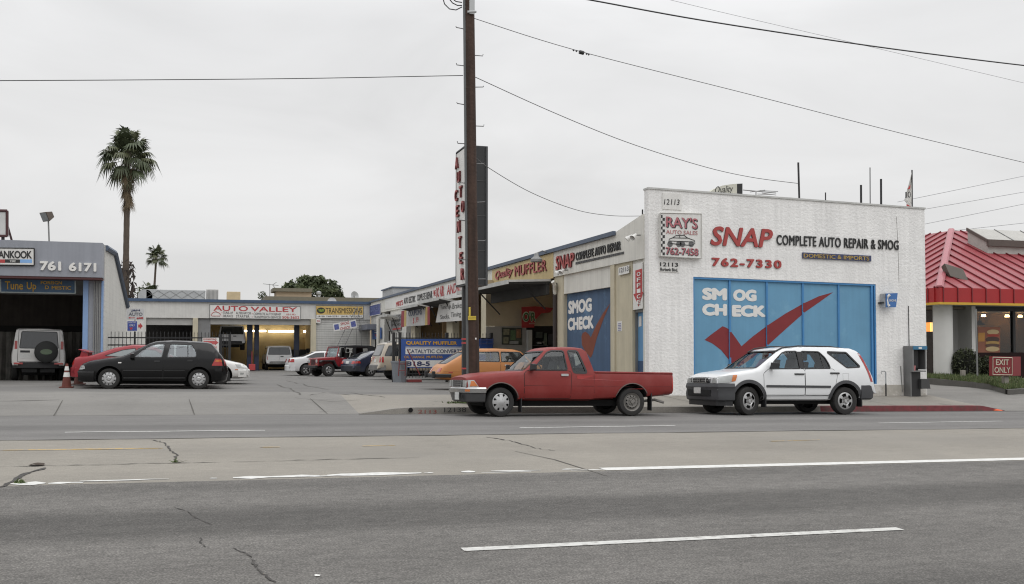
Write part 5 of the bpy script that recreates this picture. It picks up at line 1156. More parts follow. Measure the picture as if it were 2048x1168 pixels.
shape_px('red_patch', 'y', 25.9, [(1815, 378), (1820.5, 369.5), (1820.5, 377), (1818, 378.5)], REDS, r, thick=.004); shape_px('red_patch', 'y', 25.9, [(1813, 408), (1822, 413), (1813, 413.5)], REDS, r, thick=.004)
st(r, 'lettering', '0', 'y', 25.9, (1815.5, 395.5, 1821, 395.5, 383), BLACKL); st(r, 'lettering', '1', 'y', 25.9, (1810.5, 396, 1813, 396, 384), BLACKL)

# ================================================================ trees
TRK = mat('palm_trunk', (.10, .078, .06), .9, var=.25, streak=.2); FRD = [mat('frond_a', (.058, .074, .034), .6, var=.35, scale=.7), mat('frond_b', (.10, .11, .055), .6, var=.3, scale=.7), mat('frond_dead', (.15, .11, .065), .85, var=.25)]
def palm(label, u_top, v_top, u_base, v_base, Y, Rc, r0, r1, nleaf, skirt=True, name='palm_tree', seed=1):
    rg = random.Random(seed); top = PY(u_top, v_top, Y); bot = PY(u_base, v_base, Y); base = Vector((bot.x, Y, 0.0)); r = thing(name, label, 'tree', base)
    pts = [base.lerp(bot, .5*i) for i in range(2)] + [bot.lerp(top, i/24) for i in range(25)]
    b = MB(); n = len(pts); b.tube(pts, [lerp(r0, r1, min(1, max(0, (i-2)/6)))*(1+.05*(i % 2)) for i in range(n)], 10); b.build('trunk', TRK, r)
    f = MB()
    def leaf(az, el, mi_, R_, dr):
        d = Vector((math.cos(az)*math.cos(el), math.sin(az)*math.cos(el), math.sin(el))); L = R_*rg.uniform(.5, .65); c0 = top+Vector((0, 0, rg.uniform(-.5, .1)*R_)); c1 = c0+d*L+Vector((0, 0, -dr*L*.25))
        f.mi(mi_ if mi_ == 2 else 1).tube([c0, c0.lerp(c1, .5)+Vector((0, 0, .06*R_)), c1], .02*R_/2, 3)
        side = d.cross(Vector((0, 0, 1))); side = side.normalized() if side.length > .1 else Vector((1, 0, 0)); up = side.cross(d)
        nl = 17
        for k in range(nl):
            a = lerp(-2.0, 2.0, k/(nl-1)); dd = (d*math.cos(a)+side*math.sin(a)).normalized(); ll = R_*rg.uniform(.38, .52)*(1-.18*abs(a))
            m1 = c1+dd*ll*.55+up*.03*R_-Vector((0, 0, dr*ll*.12)); m2 = c1+dd*ll-Vector((0, 0, (dr+.25)*ll*rg.uniform(.45, .8)))
            w = .055*R_*.6; s = dd.cross(up).normalized()*w
            f.mi(mi_); f.face([c1, m1-s, m2, m1+s])
    for k in range(nleaf):
        az = k*2.39996+rg.uniform(-.3, .3); t = (k+.5)/nleaf; el = lerp(1.35, -.55, t)+rg.uniform(-.12, .12); leaf(az, el, 0 if rg.random() < .6 else 1, Rc*rg.uniform(.85, 1.1), .3+.9*max(0, -el+.6))
    f.build('crown', FRD, r)
    if skirt:
        g = MB()
        f, keep = g, f
        def dead(az, el, z0, R_, mi_):
            d = Vector((math.cos(az)*math.cos(el), math.sin(az)*math.cos(el), math.sin(el))); c0 = top+Vector((0, 0, z0)); c1 = c0+d*R_*.6; side = d.cross(Vector((0, 0, 1))).normalized()
            g.mi(2).tube([c0, c1], .02, 3)
            for q in range(11):
                a = lerp(-.8, .8, q/10); dd = (d*math.cos(a)+side*math.sin(a)).normalized(); e_ = c1+dd*R_*rg.uniform(.3, .55)+Vector((0, 0, -R_*rg.uniform(.1, .35))); s = side*.045
                g.mi(mi_); g.face([c1-s, c1+s, e_])
        for k in range(26): dead(k*2.4, rg.uniform(-1.1, -.6), -Rc*rg.uniform(.15, .6), Rc*rg.uniform(.6, .9), 2 if rg.random() < .5 else 1)
        for k in range(46): dead(k*2.4, rg.uniform(-1.5, -1.25), -Rc*rg.uniform(.5, 1.35), Rc*rg.uniform(.45, .75), 2)
        g.build('dead_skirt', FRD, r)
    return r
palm('tall fan palm with a shaggy brown skirt rising behind the tyre garage', 256, 299, 251, 575, 88, 2.55, .31, .24, 66, seed=3)
palm('small distant fan palm behind the garage row roof', 313, 508, 309, 570, 135, 1.6, .15, .13, 52, seed=5, skirt=False)
palm('low bushy palm peeking over the garage row roof', 300, 582, 300, 592, 92, 1.15, .2, .2, 26, seed=8, skirt=False)
bk = MB(); p = PY(252, 590, 87.5); rg = random.Random(2)
r = thing('vine_clump', 'ragged dark vines hanging round the foot of the tall palm', 'vine', p)
for _ in range(150):
    z_ = rg.uniform(-.8, 3.0); a = rg.uniform(0, 6.28); q = p+Vector((math.cos(a)*.55, math.sin(a)*.5, z_)); bk.face([q, q+Vector((rg.uniform(-.3, .3), 0, -.1)), q+Vector((rg.uniform(-.35, .35), rg.uniform(-.2, .2), -rg.uniform(.3, .7)))])
bk.build('foliage', mat('vine_dark', (.045, .035, .03), .9, var=.4), r)
def crown_tree(name, label, Y, blobs, nleaf, size, mats_, trunk):
    r = thing(name, label, 'tree', PY(trunk[0], 640, Y)); base = PY(trunk[0], 700, Y); base.z = 0; b = MB(); cs = []
    for (u, v, ru, rv) in blobs:
        c = PY(u, v, Y); k = (Y/ray(u, v).y)/F*1.0; dpt = (c-EYE).dot(_FW); rx, rz = ru*dpt/F, rv*dpt/F; c.y += random.uniform(-1, 1)*rx*.5; cs.append((c, rx, rz))
    for c, rx, rz in cs:
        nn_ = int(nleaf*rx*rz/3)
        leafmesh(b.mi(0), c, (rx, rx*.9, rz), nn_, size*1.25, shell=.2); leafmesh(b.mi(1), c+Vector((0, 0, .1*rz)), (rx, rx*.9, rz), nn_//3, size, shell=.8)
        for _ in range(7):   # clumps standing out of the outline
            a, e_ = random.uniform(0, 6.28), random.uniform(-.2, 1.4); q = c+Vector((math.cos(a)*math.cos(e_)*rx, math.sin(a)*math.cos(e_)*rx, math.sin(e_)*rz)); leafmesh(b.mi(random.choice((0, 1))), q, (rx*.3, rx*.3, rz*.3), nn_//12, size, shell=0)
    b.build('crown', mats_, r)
    for c, rx, rz in cs[:5]: MB().tube([base+Vector((0, 0, .2)), base.lerp(c, .5)+Vector((0, 0, .8)), c], [.35, .22, .06], 6).build('limb', TRK, r)
    MB().tube([base, base+Vector((0, 0, 2.5))], [.45, .36], 8).build('trunk', TRK, r); return r
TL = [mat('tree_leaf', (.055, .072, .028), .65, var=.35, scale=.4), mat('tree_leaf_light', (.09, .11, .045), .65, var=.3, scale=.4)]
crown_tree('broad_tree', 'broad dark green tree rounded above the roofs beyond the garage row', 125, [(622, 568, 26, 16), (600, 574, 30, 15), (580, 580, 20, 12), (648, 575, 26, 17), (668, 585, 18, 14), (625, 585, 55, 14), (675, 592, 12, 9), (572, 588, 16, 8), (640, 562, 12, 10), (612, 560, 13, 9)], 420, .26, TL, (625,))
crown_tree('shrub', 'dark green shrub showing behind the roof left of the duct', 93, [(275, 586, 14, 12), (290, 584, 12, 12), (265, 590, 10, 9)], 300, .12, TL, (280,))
r = thing('shrub', 'small dark shrub tip left of the olive parapet', 'shrub', PY(524, 592, 96)); b = MB(); leafmesh(b, PY(524, 592, 96), (.5, .5, .45), 120, .12, shell=0); b.build('foliage', TL[0], r)

# ================================================================ fence, banner, cones, bin
YFN = 39.6
def fence(label, u0, u1, vt, gate=None, dense=.135):
    x0, x1 = PY(u0, 670, YFN).x, PY(u1, 670, YFN).x; r = thing('iron_fence', label, 'fence', ((x0+x1)/2, YFN, .3)); zt_ = PY((u0+u1)/2, vt, YFN).z
    for z_ in (zt_-.22, zt_-.5, .62): MB().box(x0, x1, YFN-.02, YFN+.02, z_-.025, z_+.025).build('rail', BLACKM, r)
    n = int((x1-x0)/dense); me = None
    for i in range(n+1):
        x = x0+(x1-x0)*i/n
        if me is None:
            o = MB().box(-.011, .011, -.033, -.021, .45, zt_-.06).hexa([(-.016, -.04, zt_-.06), (.016, -.04, zt_-.06), (.016, -.018, zt_-.06), (-.016, -.018, zt_-.06)], [(-.003, -.03, zt_+.02), (.003, -.03, zt_+.02), (.003, -.026, zt_+.02), (-.003, -.026, zt_+.02)]).build('picket', BLACKM, None); me = o.data
        else: o = bpy.data.objects.new('picket', me); COL.objects.link(o)
        o.parent = r; o.location = Vector((x, YFN, 0))-Vector(r.location)
    for x in gate or ():
        MB().box(x-.05, x+.05, YFN-.05, YFN+.05, 0.1, zt_-.05).build('post', BLACKM, r)
    return r, x0, x1, zt_
fl, fx0, fx1, fzt = fence('black iron fence left of the lot entrance with spear tops', 207, 461, 664, None)
for x in (fx0+.02, PY(442, 670, YFN).x, fx1-.03): MB().box(x-.05, x+.05, YFN-.05, YFN+.05, 0.1, fzt-.08).build('post', BLACKM, fl)
fr_, gx0, gx1, gzt = fence('black iron fence right of the entrance carrying the muffler banner', 786, 984, 666, None)
for x in (gx0+.03, PY(800, 670, YFN).x, PY(894, 670, YFN).x, gx1-.03): MB().box(x-.06, x+.06, YFN-.05, YFN+.05, 0.1, gzt+.02).build('post', BLACKM, fr_)
MB().box(gx0, PY(800, 670, YFN).x, YFN-.04, YFN+.04, 1.55, 1.62).build('gate_rail', BLACKM, fr_); MB().box(PY(787, 690, YFN).x, PY(792, 690, YFN).x, YFN-.06, YFN+.04, 1.6, 1.95).build('lock_box', BLACKM, fr_)
YBN = YFN-.1
r = sign('fence_banner', 'blue QUALITY MUFFLER banner with yellow and white lettering tied to the fence', 'y', YBN, [(802, 678), (985, 678), (985, 735.5), (802, 735.5)], mat('banner_blue', (.028, .075, .27), .6, var=.08), .012, cat='banner')
yv = YBN-.012; BG = mat('banner_gold2', (.55, .30, .03), .6)
for s, bx_, m_, bo in (('QUALITY MUFFLER', (812, 690.5, 914, 691, 682), BG, .07), ('CATALYTIC CONVERTERS', (815, 706.5, 935, 706.5, 698.5), None, .03), ('OIL CHANGE', (808, 716.5, 849, 716.5, 711.5), BG, .03), ('MUFFLERS', (853, 716.5, 885, 716.5, 711.5), BG, .03), ('818-5', (813, 732, 860, 732, 722.5), None, .06)):
    if m_ is None:
        shape_px('white_field', 'y', yv, [(811, bx_[4]-2), (975, bx_[4]-2), (975, bx_[1]+1.8), (811, bx_[1]+1.8)], SIGNW, r, thick=.003, proud=.001); m_ = NAVY
    st(r, 'lettering', s, 'y', yv-.003, bx_, m_, bold=bo, depth=.003)
b = MB(); b.prism(quad_px('y', yv, [(811, 693.5), (960, 693.5), (960, 695), (811, 695)]), (0, -.003, 0)); b.build('white_line', SIGNW, r)
r = sign('entrance_sign', 'white and red notice board with a red arrow on the left fence', 'y', YFN-.08, [(405, 675.5), (438, 675.5), (438, 706), (405, 706)], SIGNW, .015)
st(r, 'lettering', 'EMISSIONS', 'y', YFN-.095, (407, 680, 433, 680, 676.7), REDS); shape_px('red_field', 'y', YFN-.095, [(407, 682), (430, 682), (430, 679.8), (437, 685), (430, 690.5), (430, 688.5), (407, 688.5)], mat('notice_red', (.45, .09, .09), .6, var=.3, scale=14), r, thick=.004, proud=.002)
st(r, 'lettering', 'STATION', 'y', YFN-.095, (407, 697, 433, 697, 692), REDS)
r = thing('lot_sign', 'white AUTO #8 board over a blue panel and red arrow above the left fence', 'sign', PY(270, 664, YFN+.1))
yv = YFN+.05
MB().prism(quad_px('y', yv, [(253.5, 617), (288, 617), (288, 639.5), (253.5, 639.5)]), (0, .03, 0)).build('upper_panel', mat('sign_greywhite', (.52, .52, .52), .6, var=.06), r)
MB().prism(quad_px('y', yv, [(253.5, 641), (287.5, 641), (287.5, 663), (253.5, 663)]), (0, .03, 0)).build('lower_panel', SIGNW, r)
for s, bx_, m_, bo in (('J&M', (262, 623.5, 280, 623.5, 619), NAVY, .04), ('AUTO', (257.5, 631.5, 285, 631.5, 625), mat('sign_slate', (.10, .11, .14), .6), .02), ('#8', (273, 638.3, 286.5, 638.3, 634), REDS, .04)): st(r, 'lettering', s, 'y', yv, bx_, m_, bold=bo)
shape_px('arrow', 'y', yv, [(256.5, 635.6), (260.5, 633.5), (260.5, 635), (269.5, 635), (269.5, 636.3), (260.5, 636.3), (260.5, 637.8)], REDS, r, thick=.004, proud=.002)
sub = shape_px('blue_panel', 'y', yv, [(255, 642.5), (274, 642.5), (274, 661.5), (255, 661.5)], mat('lotsign_blue', (.05, .08, .32), .6), r, thick=.004, proud=.002)
st(r, 'lettering', 'SMOG TEST', 'y', yv-.006, (256.5, 646.3, 272.5, 646.3, 643.6), LETW, depth=.003); st(r, 'lettering', 'ONLY', 'y', yv-.006, (259, 652.5, 270, 652.5, 648.5), LETW, depth=.003)
shape_px('red_triangle', 'y', yv-.006, [(258.5, 655), (266, 655), (262.2, 661)], REDS, r, thick=.003, proud=.002)
shape_px('arrow', 'y', yv, [(276.5, 649), (280, 649), (280, 645.5), (285.5, 652), (280, 658.5), (280, 655), (276.5, 655)], REDS, r, thick=.004, proud=.002)
MB().tube([PY(270, 617, yv+.06), PY(270, 690, yv+.06)], .03, 6).build('post', BLACKM, r)
def cone(label, u, v, h, m, bands):
    p = PG(u, v); r = thing('traffic_cone', label, 'traffic cone', p)
    MB().box(p.x-h*.26, p.x+h*.26, p.y-h*.26, p.y+h*.26, p.z, p.z+.035).build('base', m, r, bevel=.008)
    MB().lathe([(h*.19, .035), (h*.045, h), (0, h)], p, n=20).build('cone_body', m, r, smooth=40)
    for a, c in bands: MB().lathe([(lerp(.19, .045, a)*h+.003, lerp(.035, h, a)), (lerp(.19, .045, c)*h+.003, lerp(.035, h, c))], p, n=20).build('band', SIGNW, r, smooth=40)
CONEM = mat('cone_rust', (.13, .035, .025), .8, var=.25, scale=8)
cone('dirty orange traffic cone with two white bands before the open bay', 133, 775.5, .72, CONEM, ((.42, .62), (.70, .88)))
cone('larger bandless rusty traffic cone beside the red car tail', 157, 769, .78, mat('cone_brown', (.09, .035, .028), .85, var=.25, scale=8), ())
p = PY(799, 755, 38.9); p.z = G(p.x, p.y); r = thing('trash_bin', 'grey plastic trash bin standing by the fence end', 'bin', p)
BINM = mat('bin_grey', (.20, .215, .235), .5, var=.1)
MB().lathe([(.26, 0), (.34, .78), (.37, .8), (.37, .86), (.33, .86), (.24, .02), (0, .02)], p, n=8).build('bucket', BINM, r)
RT = mat('truck_red', (.16, .025, .025), .5, var=.15)
p = PY(812, 753, 38.9); p.z = G(p.x, p.y); r = thing('hand_truck', 'red hand truck frame leaning beside the trash bin', 'hand truck', p); yh = p.y-.42
for pts in ([(797, 752), (799, 718)], [(810, 752), (812, 716)]): MB().tube([PY(u, v, yh) for u, v in pts], .02, 5).build('rail', RT, r)
for v in (728, 741): MB().tube([PY(798, v, yh), PY(811, v, yh)], .016, 5).build('cross_bar', RT, r)
MB().tube([PY(814, 698, yh+.1), PY(826, 722, yh+.05), PY(840, 750, yh)], .022, 5).build('lever', RT, r)
MB().box(PY(815, 752, yh).x, PY(842, 752, yh).x, yh-.15, yh+.25, p.z+.02, p.z+.12).build('base', RT, r)
r = thing('blue_rack', 'small blue metal rack fixed at the fence end by the cream pier', 'rack', PY(975, 690, YFN-.2))
b = MB()
for v in (680, 687): b.tube([PY(960, v, YFN-.25), PY(987, v, YFN-.25)], .025, 5)
for u in (962, 974, 986): b.tube([PY(u, 676, YFN-.25), PY(u, 690, YFN-.25)], .02, 5)
b.build('frame', mat('rack_blue', (.06, .08, .2), .5), r)
# ================================================================ vehicles
TYRE = mat('tyre_rubber', (.022, .021, .02), .85, var=.2, scale=4); BLK = mat('trim_black', (.016, .016, .017), .55, var=.1); UND = mat('underbody_blocker', (.010, .010, .010), .95, var=.1)
CHROME = mat('chrome', (.42, .42, .42), .22, 1.0, var=.12, scale=5); SILV = mat('wheel_silver', (.44, .44, .44), .35, .55, var=.08); STEEL = mat('wheel_steel', (.20, .19, .175), .6, .4, var=.2, scale=8)
GLS = glass('car_glass', (.76, .81, .81), .05); GLD = mat('dark_glass', (.018, .021, .024), .05, var=0, spec=.8, coat=.3); LENS = mat('headlight_lens', (.36, .37, .36), .3, 0, var=.12, scale=10, coat=.25)
AMB = mat('amber_lens', (.50, .14, .02), .25, var=.05, coat=.5); REDT = mat('tail_red', (.34, .018, .015), .2, var=.06, coat=.6); INTM = mat('cabin_grey', (.06, .06, .06), .9, var=.15); SEATM = mat('seat_grey', (.14, .14, .145), .9, var=.1)
PLATE = mat('plate_white', (.55, .55, .53), .6, var=.1, scale=20); GAP = mat('panel_gap', (.012, .012, .012), .9, var=0)
def dedupe(xs, eps=.004):
    o = []
    for x in sorted(xs):
        if not o or x-o[-1] > eps: o.append(x)
    return o
def poly_off(p, d):
    n = len(p); a = sum(p[i][0]*p[(i+1) % n][1]-p[(i+1) % n][0]*p[i][1] for i in range(n)); s = 1 if a > 0 else -1; out = []
    for i in range(n):
        p0, p1, p2 = Vector(p[i-1]), Vector(p[i]), Vector(p[(i+1) % n]); e0 = (p1-p0).normalized(); e1 = (p2-p1).normalized()
        n0 = Vector((e0.y, -e0.x))*s; n1 = Vector((e1.y, -e1.x))*s; m = (n0+n1); m = m.normalized() if m.length > 1e-6 else n0; k = d/max(.35, m.dot(n0)); out.append(tuple(p1+m*k))
    return out
def smooth_poly(p, r=.04, n=3):
    out = []; N = len(p)
    for i in range(N):
        a, b_, c = Vector(p[i-1]), Vector(p[i]), Vector(p[(i+1) % N]); ra = min(r, (a-b_).length*.4); rc = min(r, (c-b_).length*.4); s, e = b_+(a-b_).normalized()*ra, b_+(c-b_).normalized()*rc
        for k in range(n+1): t = k/n; out.append(tuple(s*(1-t)**2+b_*2*t*(1-t)+e*t*t))
    return out
class Car:
    def __init__(s, name, label, cat, L, W, xf, xr, r, top, bot, belt, tumble=.12, pf=(.5, .14), pr=(.4, .10), crown=.03, paintm=None, group=None, arch=None, cab=None, edge=.05):
        s.L, s.W, s.xf, s.xr, s.r = L, W, xf, xr, r; s.top, s.bot, s.belt = top, bot, belt; s.tum, s.pf, s.pr, s.crown, s.paint = tumble, pf, pr, crown, paintm; s.edge = edge
        s.xm = (xf+xr)/2; s.arch = arch or r+.07; s.root = thing(name, label, cat, group=group); s.cuts = []; s.cab = cab
    def hw(s, x):
        w = s.W/2
        if x < s.pf[0]: w -= s.pf[1]*(1-x/s.pf[0])**2.2
        if x > s.L-s.pr[0]: w -= s.pr[1]*((x-s.L+s.pr[0])/s.pr[0])**2.2
        return w
    def section(s, x, ins=0., zlow=None):
        zt = interp(s.top, x)-ins; zb = interp(s.bot, x); zb = zb if zlow is None else zlow; w = s.hw(x)-ins*1.3; zs = min(interp(s.belt, x), zt-.05); zs = max(zs, zb+.02)
        g = min(1, max(0, (zt-zs-.08)/.25)); g = g*g*(3-2*g); h = zs-zb
        lo = [(0, zb), (w*.72, zb), (w*.93, zb+min(.04, h*.2)), (w*.985, zb+h*.22), (w, zb+h*.48), (w-.006, zb+h*.72), (w-.02, zb+h*.92), (w-.035, zs)]
        hh = zt-zs; wr = w-.035-s.tum*hh/.5; e = s.edge
        up_h = [(w-.05, zs+hh*.45), (w-.075, zs+hh*.75), (w-.12, zs+hh*.92), (w-.2, zt), (w*.45, zt+s.crown*.7), (0, zt+s.crown)]
        if getattr(s, 'boxy', None) and x >= s.boxy: up_h = [(w-.02, zs+hh*.5), (w-.022, zt-.014), (w-.028, zt-.004), (w-.04, zt), (w*.45, zt), (0, zt)]
        up_g = [(lerp(w-.035, wr, .4), zs+hh*.4), (lerp(w-.035, wr, .82), zs+hh*.82), (wr-e*.25, zt-e*.45), (wr-e*1.6, zt), (wr*.45, zt+s.crown*.8), (0, zt+s.crown)]
        return lo + [(lerp(a[0], c[0], g), lerp(a[1], c[1], g)) for a, c in zip(up_h, up_g)]
    def loft(s, xs, ins=0., zlow=None):
        m = MB(); rows = [s.section(x, ins, zlow) for x in xs]; n = len(rows[0]); full = []
        for x, row in zip(xs, rows): full.append([Vector((x-s.xm, -y, z)) for y, z in row] + [Vector((x-s.xm, y, z)) for y, z in row[-2:0:-1]])
        k = len(full[0]); vs = [p for r_ in full for p in r_]; fs = []
        for i in range(len(xs)-1):
            for j in range(k): fs.append((i*k+j, i*k+(j+1) % k, (i+1)*k+(j+1) % k, (i+1)*k+j))
        fs += [tuple(range(k-1, -1, -1)), tuple((len(xs)-1)*k+j for j in range(k))]
        m.mesh(vs, fs); return m
    def tmp(s, mb, m): return mb.build('cutter', m, None, world=False)
    def finish_body(s, cavity=None, arches=True, name='body', bed=None):
        keys = [x for x, _ in s.top]+[x for x, _ in s.bot]+[x for x, _ in s.belt]
        xs = dedupe([x for x in keys if 0 <= x <= s.L]+frange(0, s.L, .07)+frange(0, .35, .03)+[getattr(s, 'x0', 0)]+frange(s.L-.3, s.L, .03)); xs = [x for x in xs if x >= getattr(s, 'x0', 0)-.001]
        body = s.loft(xs).build(name, s.paint, s.root, world=False)
        bm = bmesh.new(); bm.from_mesh(body.data); s.bvh = BVHTree.FromBMesh(bm); bm.normal_update(); s.ofaces = [[v.index for v in f.verts] for f in bm.faces]; s.overts = [(v.co.copy(), v.normal.copy()) for v in bm.verts]; bm.free()
        cut = []
        if arches:
            for x in (s.xf, s.xr):
                for sg in (-1, 1):
                    w = s.W/2; m = MB(); m.cyl((x-s.xm, sg*(w-.34), s.r+.01), (x-s.xm, sg*(w+.2), s.r+.01), s.arch, n=28); cut.append(s.tmp(m, UND))
        if cavity:
            x0, x1, zl = cavity; cut.append(s.tmp(s.loft(dedupe(frange(x0, x1, .12)+[x for x in keys if x0 < x < x1]), .045, zl), INTM))
        if bed: x0, x1, y_, z0, z1 = bed; m = MB(); m.box(x0-s.xm, x1-s.xm, -y_, y_, z0, z1); cut.append(s.tmp(m, s.paint))
        for kind, poly, a, c in s.cuts:
            m = MB()
            if kind == 'side': m.prism([(x-s.xm, a, z) for x, z in poly], (0, c-a, 0))
            else: m.prism([(a-s.xm, y_, z) for y_, z in poly], (c-a, 0, 0))
            cut.append(s.tmp(m, BLK))
        for c in cut:
            md = body.modifiers.new('b', 'BOOLEAN'); md.operation = 'DIFFERENCE'; md.object = c; md.solver = 'EXACT'; md.material_mode = 'TRANSFER'
        if cut:
            bpy.context.view_layer.update(); dg = bpy.context.evaluated_depsgraph_get(); me = bpy.data.meshes.new_from_object(body.evaluated_get(dg)); body.modifiers.clear(); body.data = me
            for c in cut: bpy.data.objects.remove(c)
        me = body.data; me.polygons.foreach_set('use_smooth', [True]*len(me.polygons)); me.set_sharp_from_angle(angle=R(32)); s.body = body
        if cut:     # keep the shading of the uncut skin across the faces the cutters left
            me.update(); nr = [Vector(c_.vector) for c_ in me.corner_normals]; out = [None]*len(me.loops)
            for p in me.polygons:
                own = p.material_index == 0
                for li in p.loop_indices:
                    q = nr[li]
                    if own:
                        loc, fn, fi, dist = s.bvh.find_nearest(me.vertices[me.loops[li].vertex_index].co)
                        if dist is not None and dist < .004 and fn.dot(p.normal) > .9:
                            vi = s.ofaces[fi]; w_ = [(1/((s.overts[v][0]-loc).length+.004), s.overts[v][1]) for v in vi]; n_ = Vector()
                            for wt, vn in w_:
                                n_ += (vn if vn.dot(fn) > .93 else fn)*wt
                            q = n_.normalized()
                    out[li] = q
            me.normals_split_custom_set(out)
        return body
    VIEWS = {'L': lambda a, b_: (Vector((a, -4, b_)), Vector((0, 1, 0))), 'R': lambda a, b_: (Vector((a, 4, b_)), Vector((0, -1, 0))), 'F': lambda a, b_: (Vector((-9, a, b_)), Vector((1, 0, 0))), 'B': lambda a, b_: (Vector((9, a, b_)), Vector((-1, 0, 0))), 'T': lambda a, b_: (Vector((a, b_, 5)), Vector((0, 0, -1)))}
    def hit(s, view, a, b_, off):
        if view in 'LRT': a -= s.xm
        o, d = s.VIEWS[view](a, b_); loc, nrm, i, dist = s.bvh.ray_cast(o, d)
        if loc is None: loc = s.bvh.find_nearest(o+d*(o.length-.3))[0]; q = o+d*((loc-o).dot(d)); loc = q
        return loc - d*off, d
    def patch(s, mb, view, poly, off=.004, thick=.012, res=.07):
        bm = bmesh.new(); f = bm.faces.new([bm.verts.new((p[0], p[1], 0)) for p in poly])
        for ax in (0, 1):
            lo, hi = min(p[ax] for p in poly), max(p[ax] for p in poly); n = max(1, int((hi-lo)/res))
            for k in range(1, n):
                co = [0, 0, 0]; co[ax] = lo+(hi-lo)*k/n; no = [0, 0, 0]; no[ax] = 1
                bmesh.ops.bisect_plane(bm, geom=list(bm.verts)+list(bm.edges)+list(bm.faces), plane_co=co, plane_no=no)
        bm.verts.index_update(); vs = []; 
        for v in bm.verts: p, d = s.hit(view, v.co.x, v.co.y, off); vs.append(p)
        fs = [tuple(v.index for v in f.verts) for f in bm.faces]; n0 = len(vs)
        if thick > 0:
            bd = [e for e in bm.edges if len(e.link_faces) == 1]; mp = {}
            for e in bd:
                for v in e.verts:
                    if v.index not in mp: mp[v.index] = len(vs); vs.append(vs[v.index]+d*(off+thick))
                a, b_ = e.verts[0].index, e.verts[1].index; fs.append((a, b_, mp[b_], mp[a]))
        bm.free(); mb.mesh(vs, fs); return mb
    def ring(s, mb, view, poly, w0, w1, off=.004, res=.07, closed=True):
        A, B = poly_off(poly, w0), poly_off(poly, w1); n = len(poly); pa, pb = [], []
        for i in range(n if closed else n-1):
            j = (i+1) % n; l = max(1, int((Vector(poly[i])-Vector(poly[j])).length/res))
            for k in range(l): t = k/l; pa.append((lerp(A[i][0], A[j][0], t), lerp(A[i][1], A[j][1], t))); pb.append((lerp(B[i][0], B[j][0], t), lerp(B[i][1], B[j][1], t)))
        if not closed: pa.append(A[-1]); pb.append(B[-1])
        va = [s.hit(view, *p, off)[0] for p in pa]; vb = [s.hit(view, *p, off)[0] for p in pb]; m = len(va)
        mb.mesh(va+vb, [(i, (i+1) % m, m+(i+1) % m, m+i) for i in range(m if closed else m-1)]); return mb
    def add(s, name, parts, m, off=.004, thick=.012, parent=None, res=.07, smooth=40, lab=None):
        b = MB()
        for view, poly in parts: s.patch(b, view, poly, off, thick, res)
        o = b.build(name, m, parent or s.root, smooth=smooth, world=False)
        if lab: o['label'] = lab
        return o
    def mir(s, poly): return [(-a, b_) for a, b_ in poly]
    def window(s, poly, sides='LR', m=GLS, trim=.022, name='side_window', parent=None, through=True, tm=BLK, off=None):
        poly = smooth_poly(poly, .035)
        if through: s.cuts.append(('side', poly, -3 if 'L' in sides else 0, 3 if 'R' in sides else 0))
        s.later = getattr(s, 'later', []); s.later.append((name, sides, poly, m, trim, through, tm, parent))
    def endglass(s, view, poly, name, m=GLS, trim=.025, through=True, depth=1.0, tm=BLK):
        poly = smooth_poly(poly, .04)
        if through: s.cuts.append(('end', poly, -1 if view == 'F' else s.L+1, depth))
        s.later = getattr(s, 'later', []); s.later.append((name, view, poly, m, trim, through, tm, None))
    def glaze(s):
        for name, sides, poly, m, trim, through, tm, parent in s.later:
            for v in sides:
                b = MB(); s.patch(b, v, poly_off(poly, .012) if through else poly, -.012 if through else .003, 0 if through else .01); o = b.build(name, m, s.root, smooth=40, world=False)
                if trim: b = MB(); s.ring(b, v, poly, -.006, trim, .005); b.build('trim', tm, o, smooth=40, world=False)
    def door(s, poly, side='L', handle=None, hm=BLK, lab=None, paintm=None):
        poly = smooth_poly(poly, .03); b = MB(); s.ring(b, side, poly, -.001, .011, .0015); b.build('panel_gap', GAP, s.root, smooth=40, world=False)
        d = s.add('door', [(side, poly)], paintm or s.paint, .0035, .006, lab=lab)
        if handle: x, z, w, h = handle; s.add('handle', [(side, smooth_poly([(x, z), (x+w, z), (x+w, z+h), (x, z+h)], .012))], hm, .022, .02, parent=d)
        return d
    def bumper(s, name, path, prof, m, end='F', parent=None, bulge=None):
        b = MB(); pts = [Vector((p[0]-s.xm, p[1], 0)) for p in path]; n = len(pts); k = len(prof); vs = []
        for i in range(n):
            d = (pts[min(i+1, n-1)]-pts[max(i-1, 0)]).normalized(); no = Vector((d.y, -d.x, 0)); no = -no if no.dot(pts[i]-Vector((0, 0, 0))) < 0 else no
            for o_, z in prof: q = pts[i]+no*o_; vs.append(Vector((q.x, q.y, z)))
        fs = [(i*k+j, i*k+(j+1) % k, (i+1)*k+(j+1) % k, (i+1)*k+j) for i in range(n-1) for j in range(k)]+[tuple(range(k)), tuple((n-1)*k+j for j in range(k))]
        b.mesh(vs, fs); return b.build(name, m, parent or s.root, smooth=35, world=False)
    def wheel(s, x, sg, style, m, steer=0., rr=None, width=.19, front=True):
        rr = rr or s.r*.62; y_ = sg*(s.W/2-.02-width/2); w = bpy.data.objects.new('wheel', None); COL.objects.link(w); w.empty_display_size = .1; w.parent = s.root; w.location = (x-s.xm, y_, s.r); w.rotation_euler = (0, 0, (0 if sg < 0 else math.pi)+steer)
        hw = width/2; R_ = s.r; b = MB()
        b.lathe([(rr*.98, -hw*.80), (rr*1.04, -hw*.98), (lerp(rr, R_, .45), -hw*1.04), (R_*.955, -hw*.96), (R_*.99, -hw*.72), (R_, -hw*.3), (R_, hw*.3), (R_*.99, hw*.72), (R_*.955, hw*.96), (rr*1.02, hw), (rr*.98, hw*.6)], (0, 0, 0), (0, 1, 0), 40)
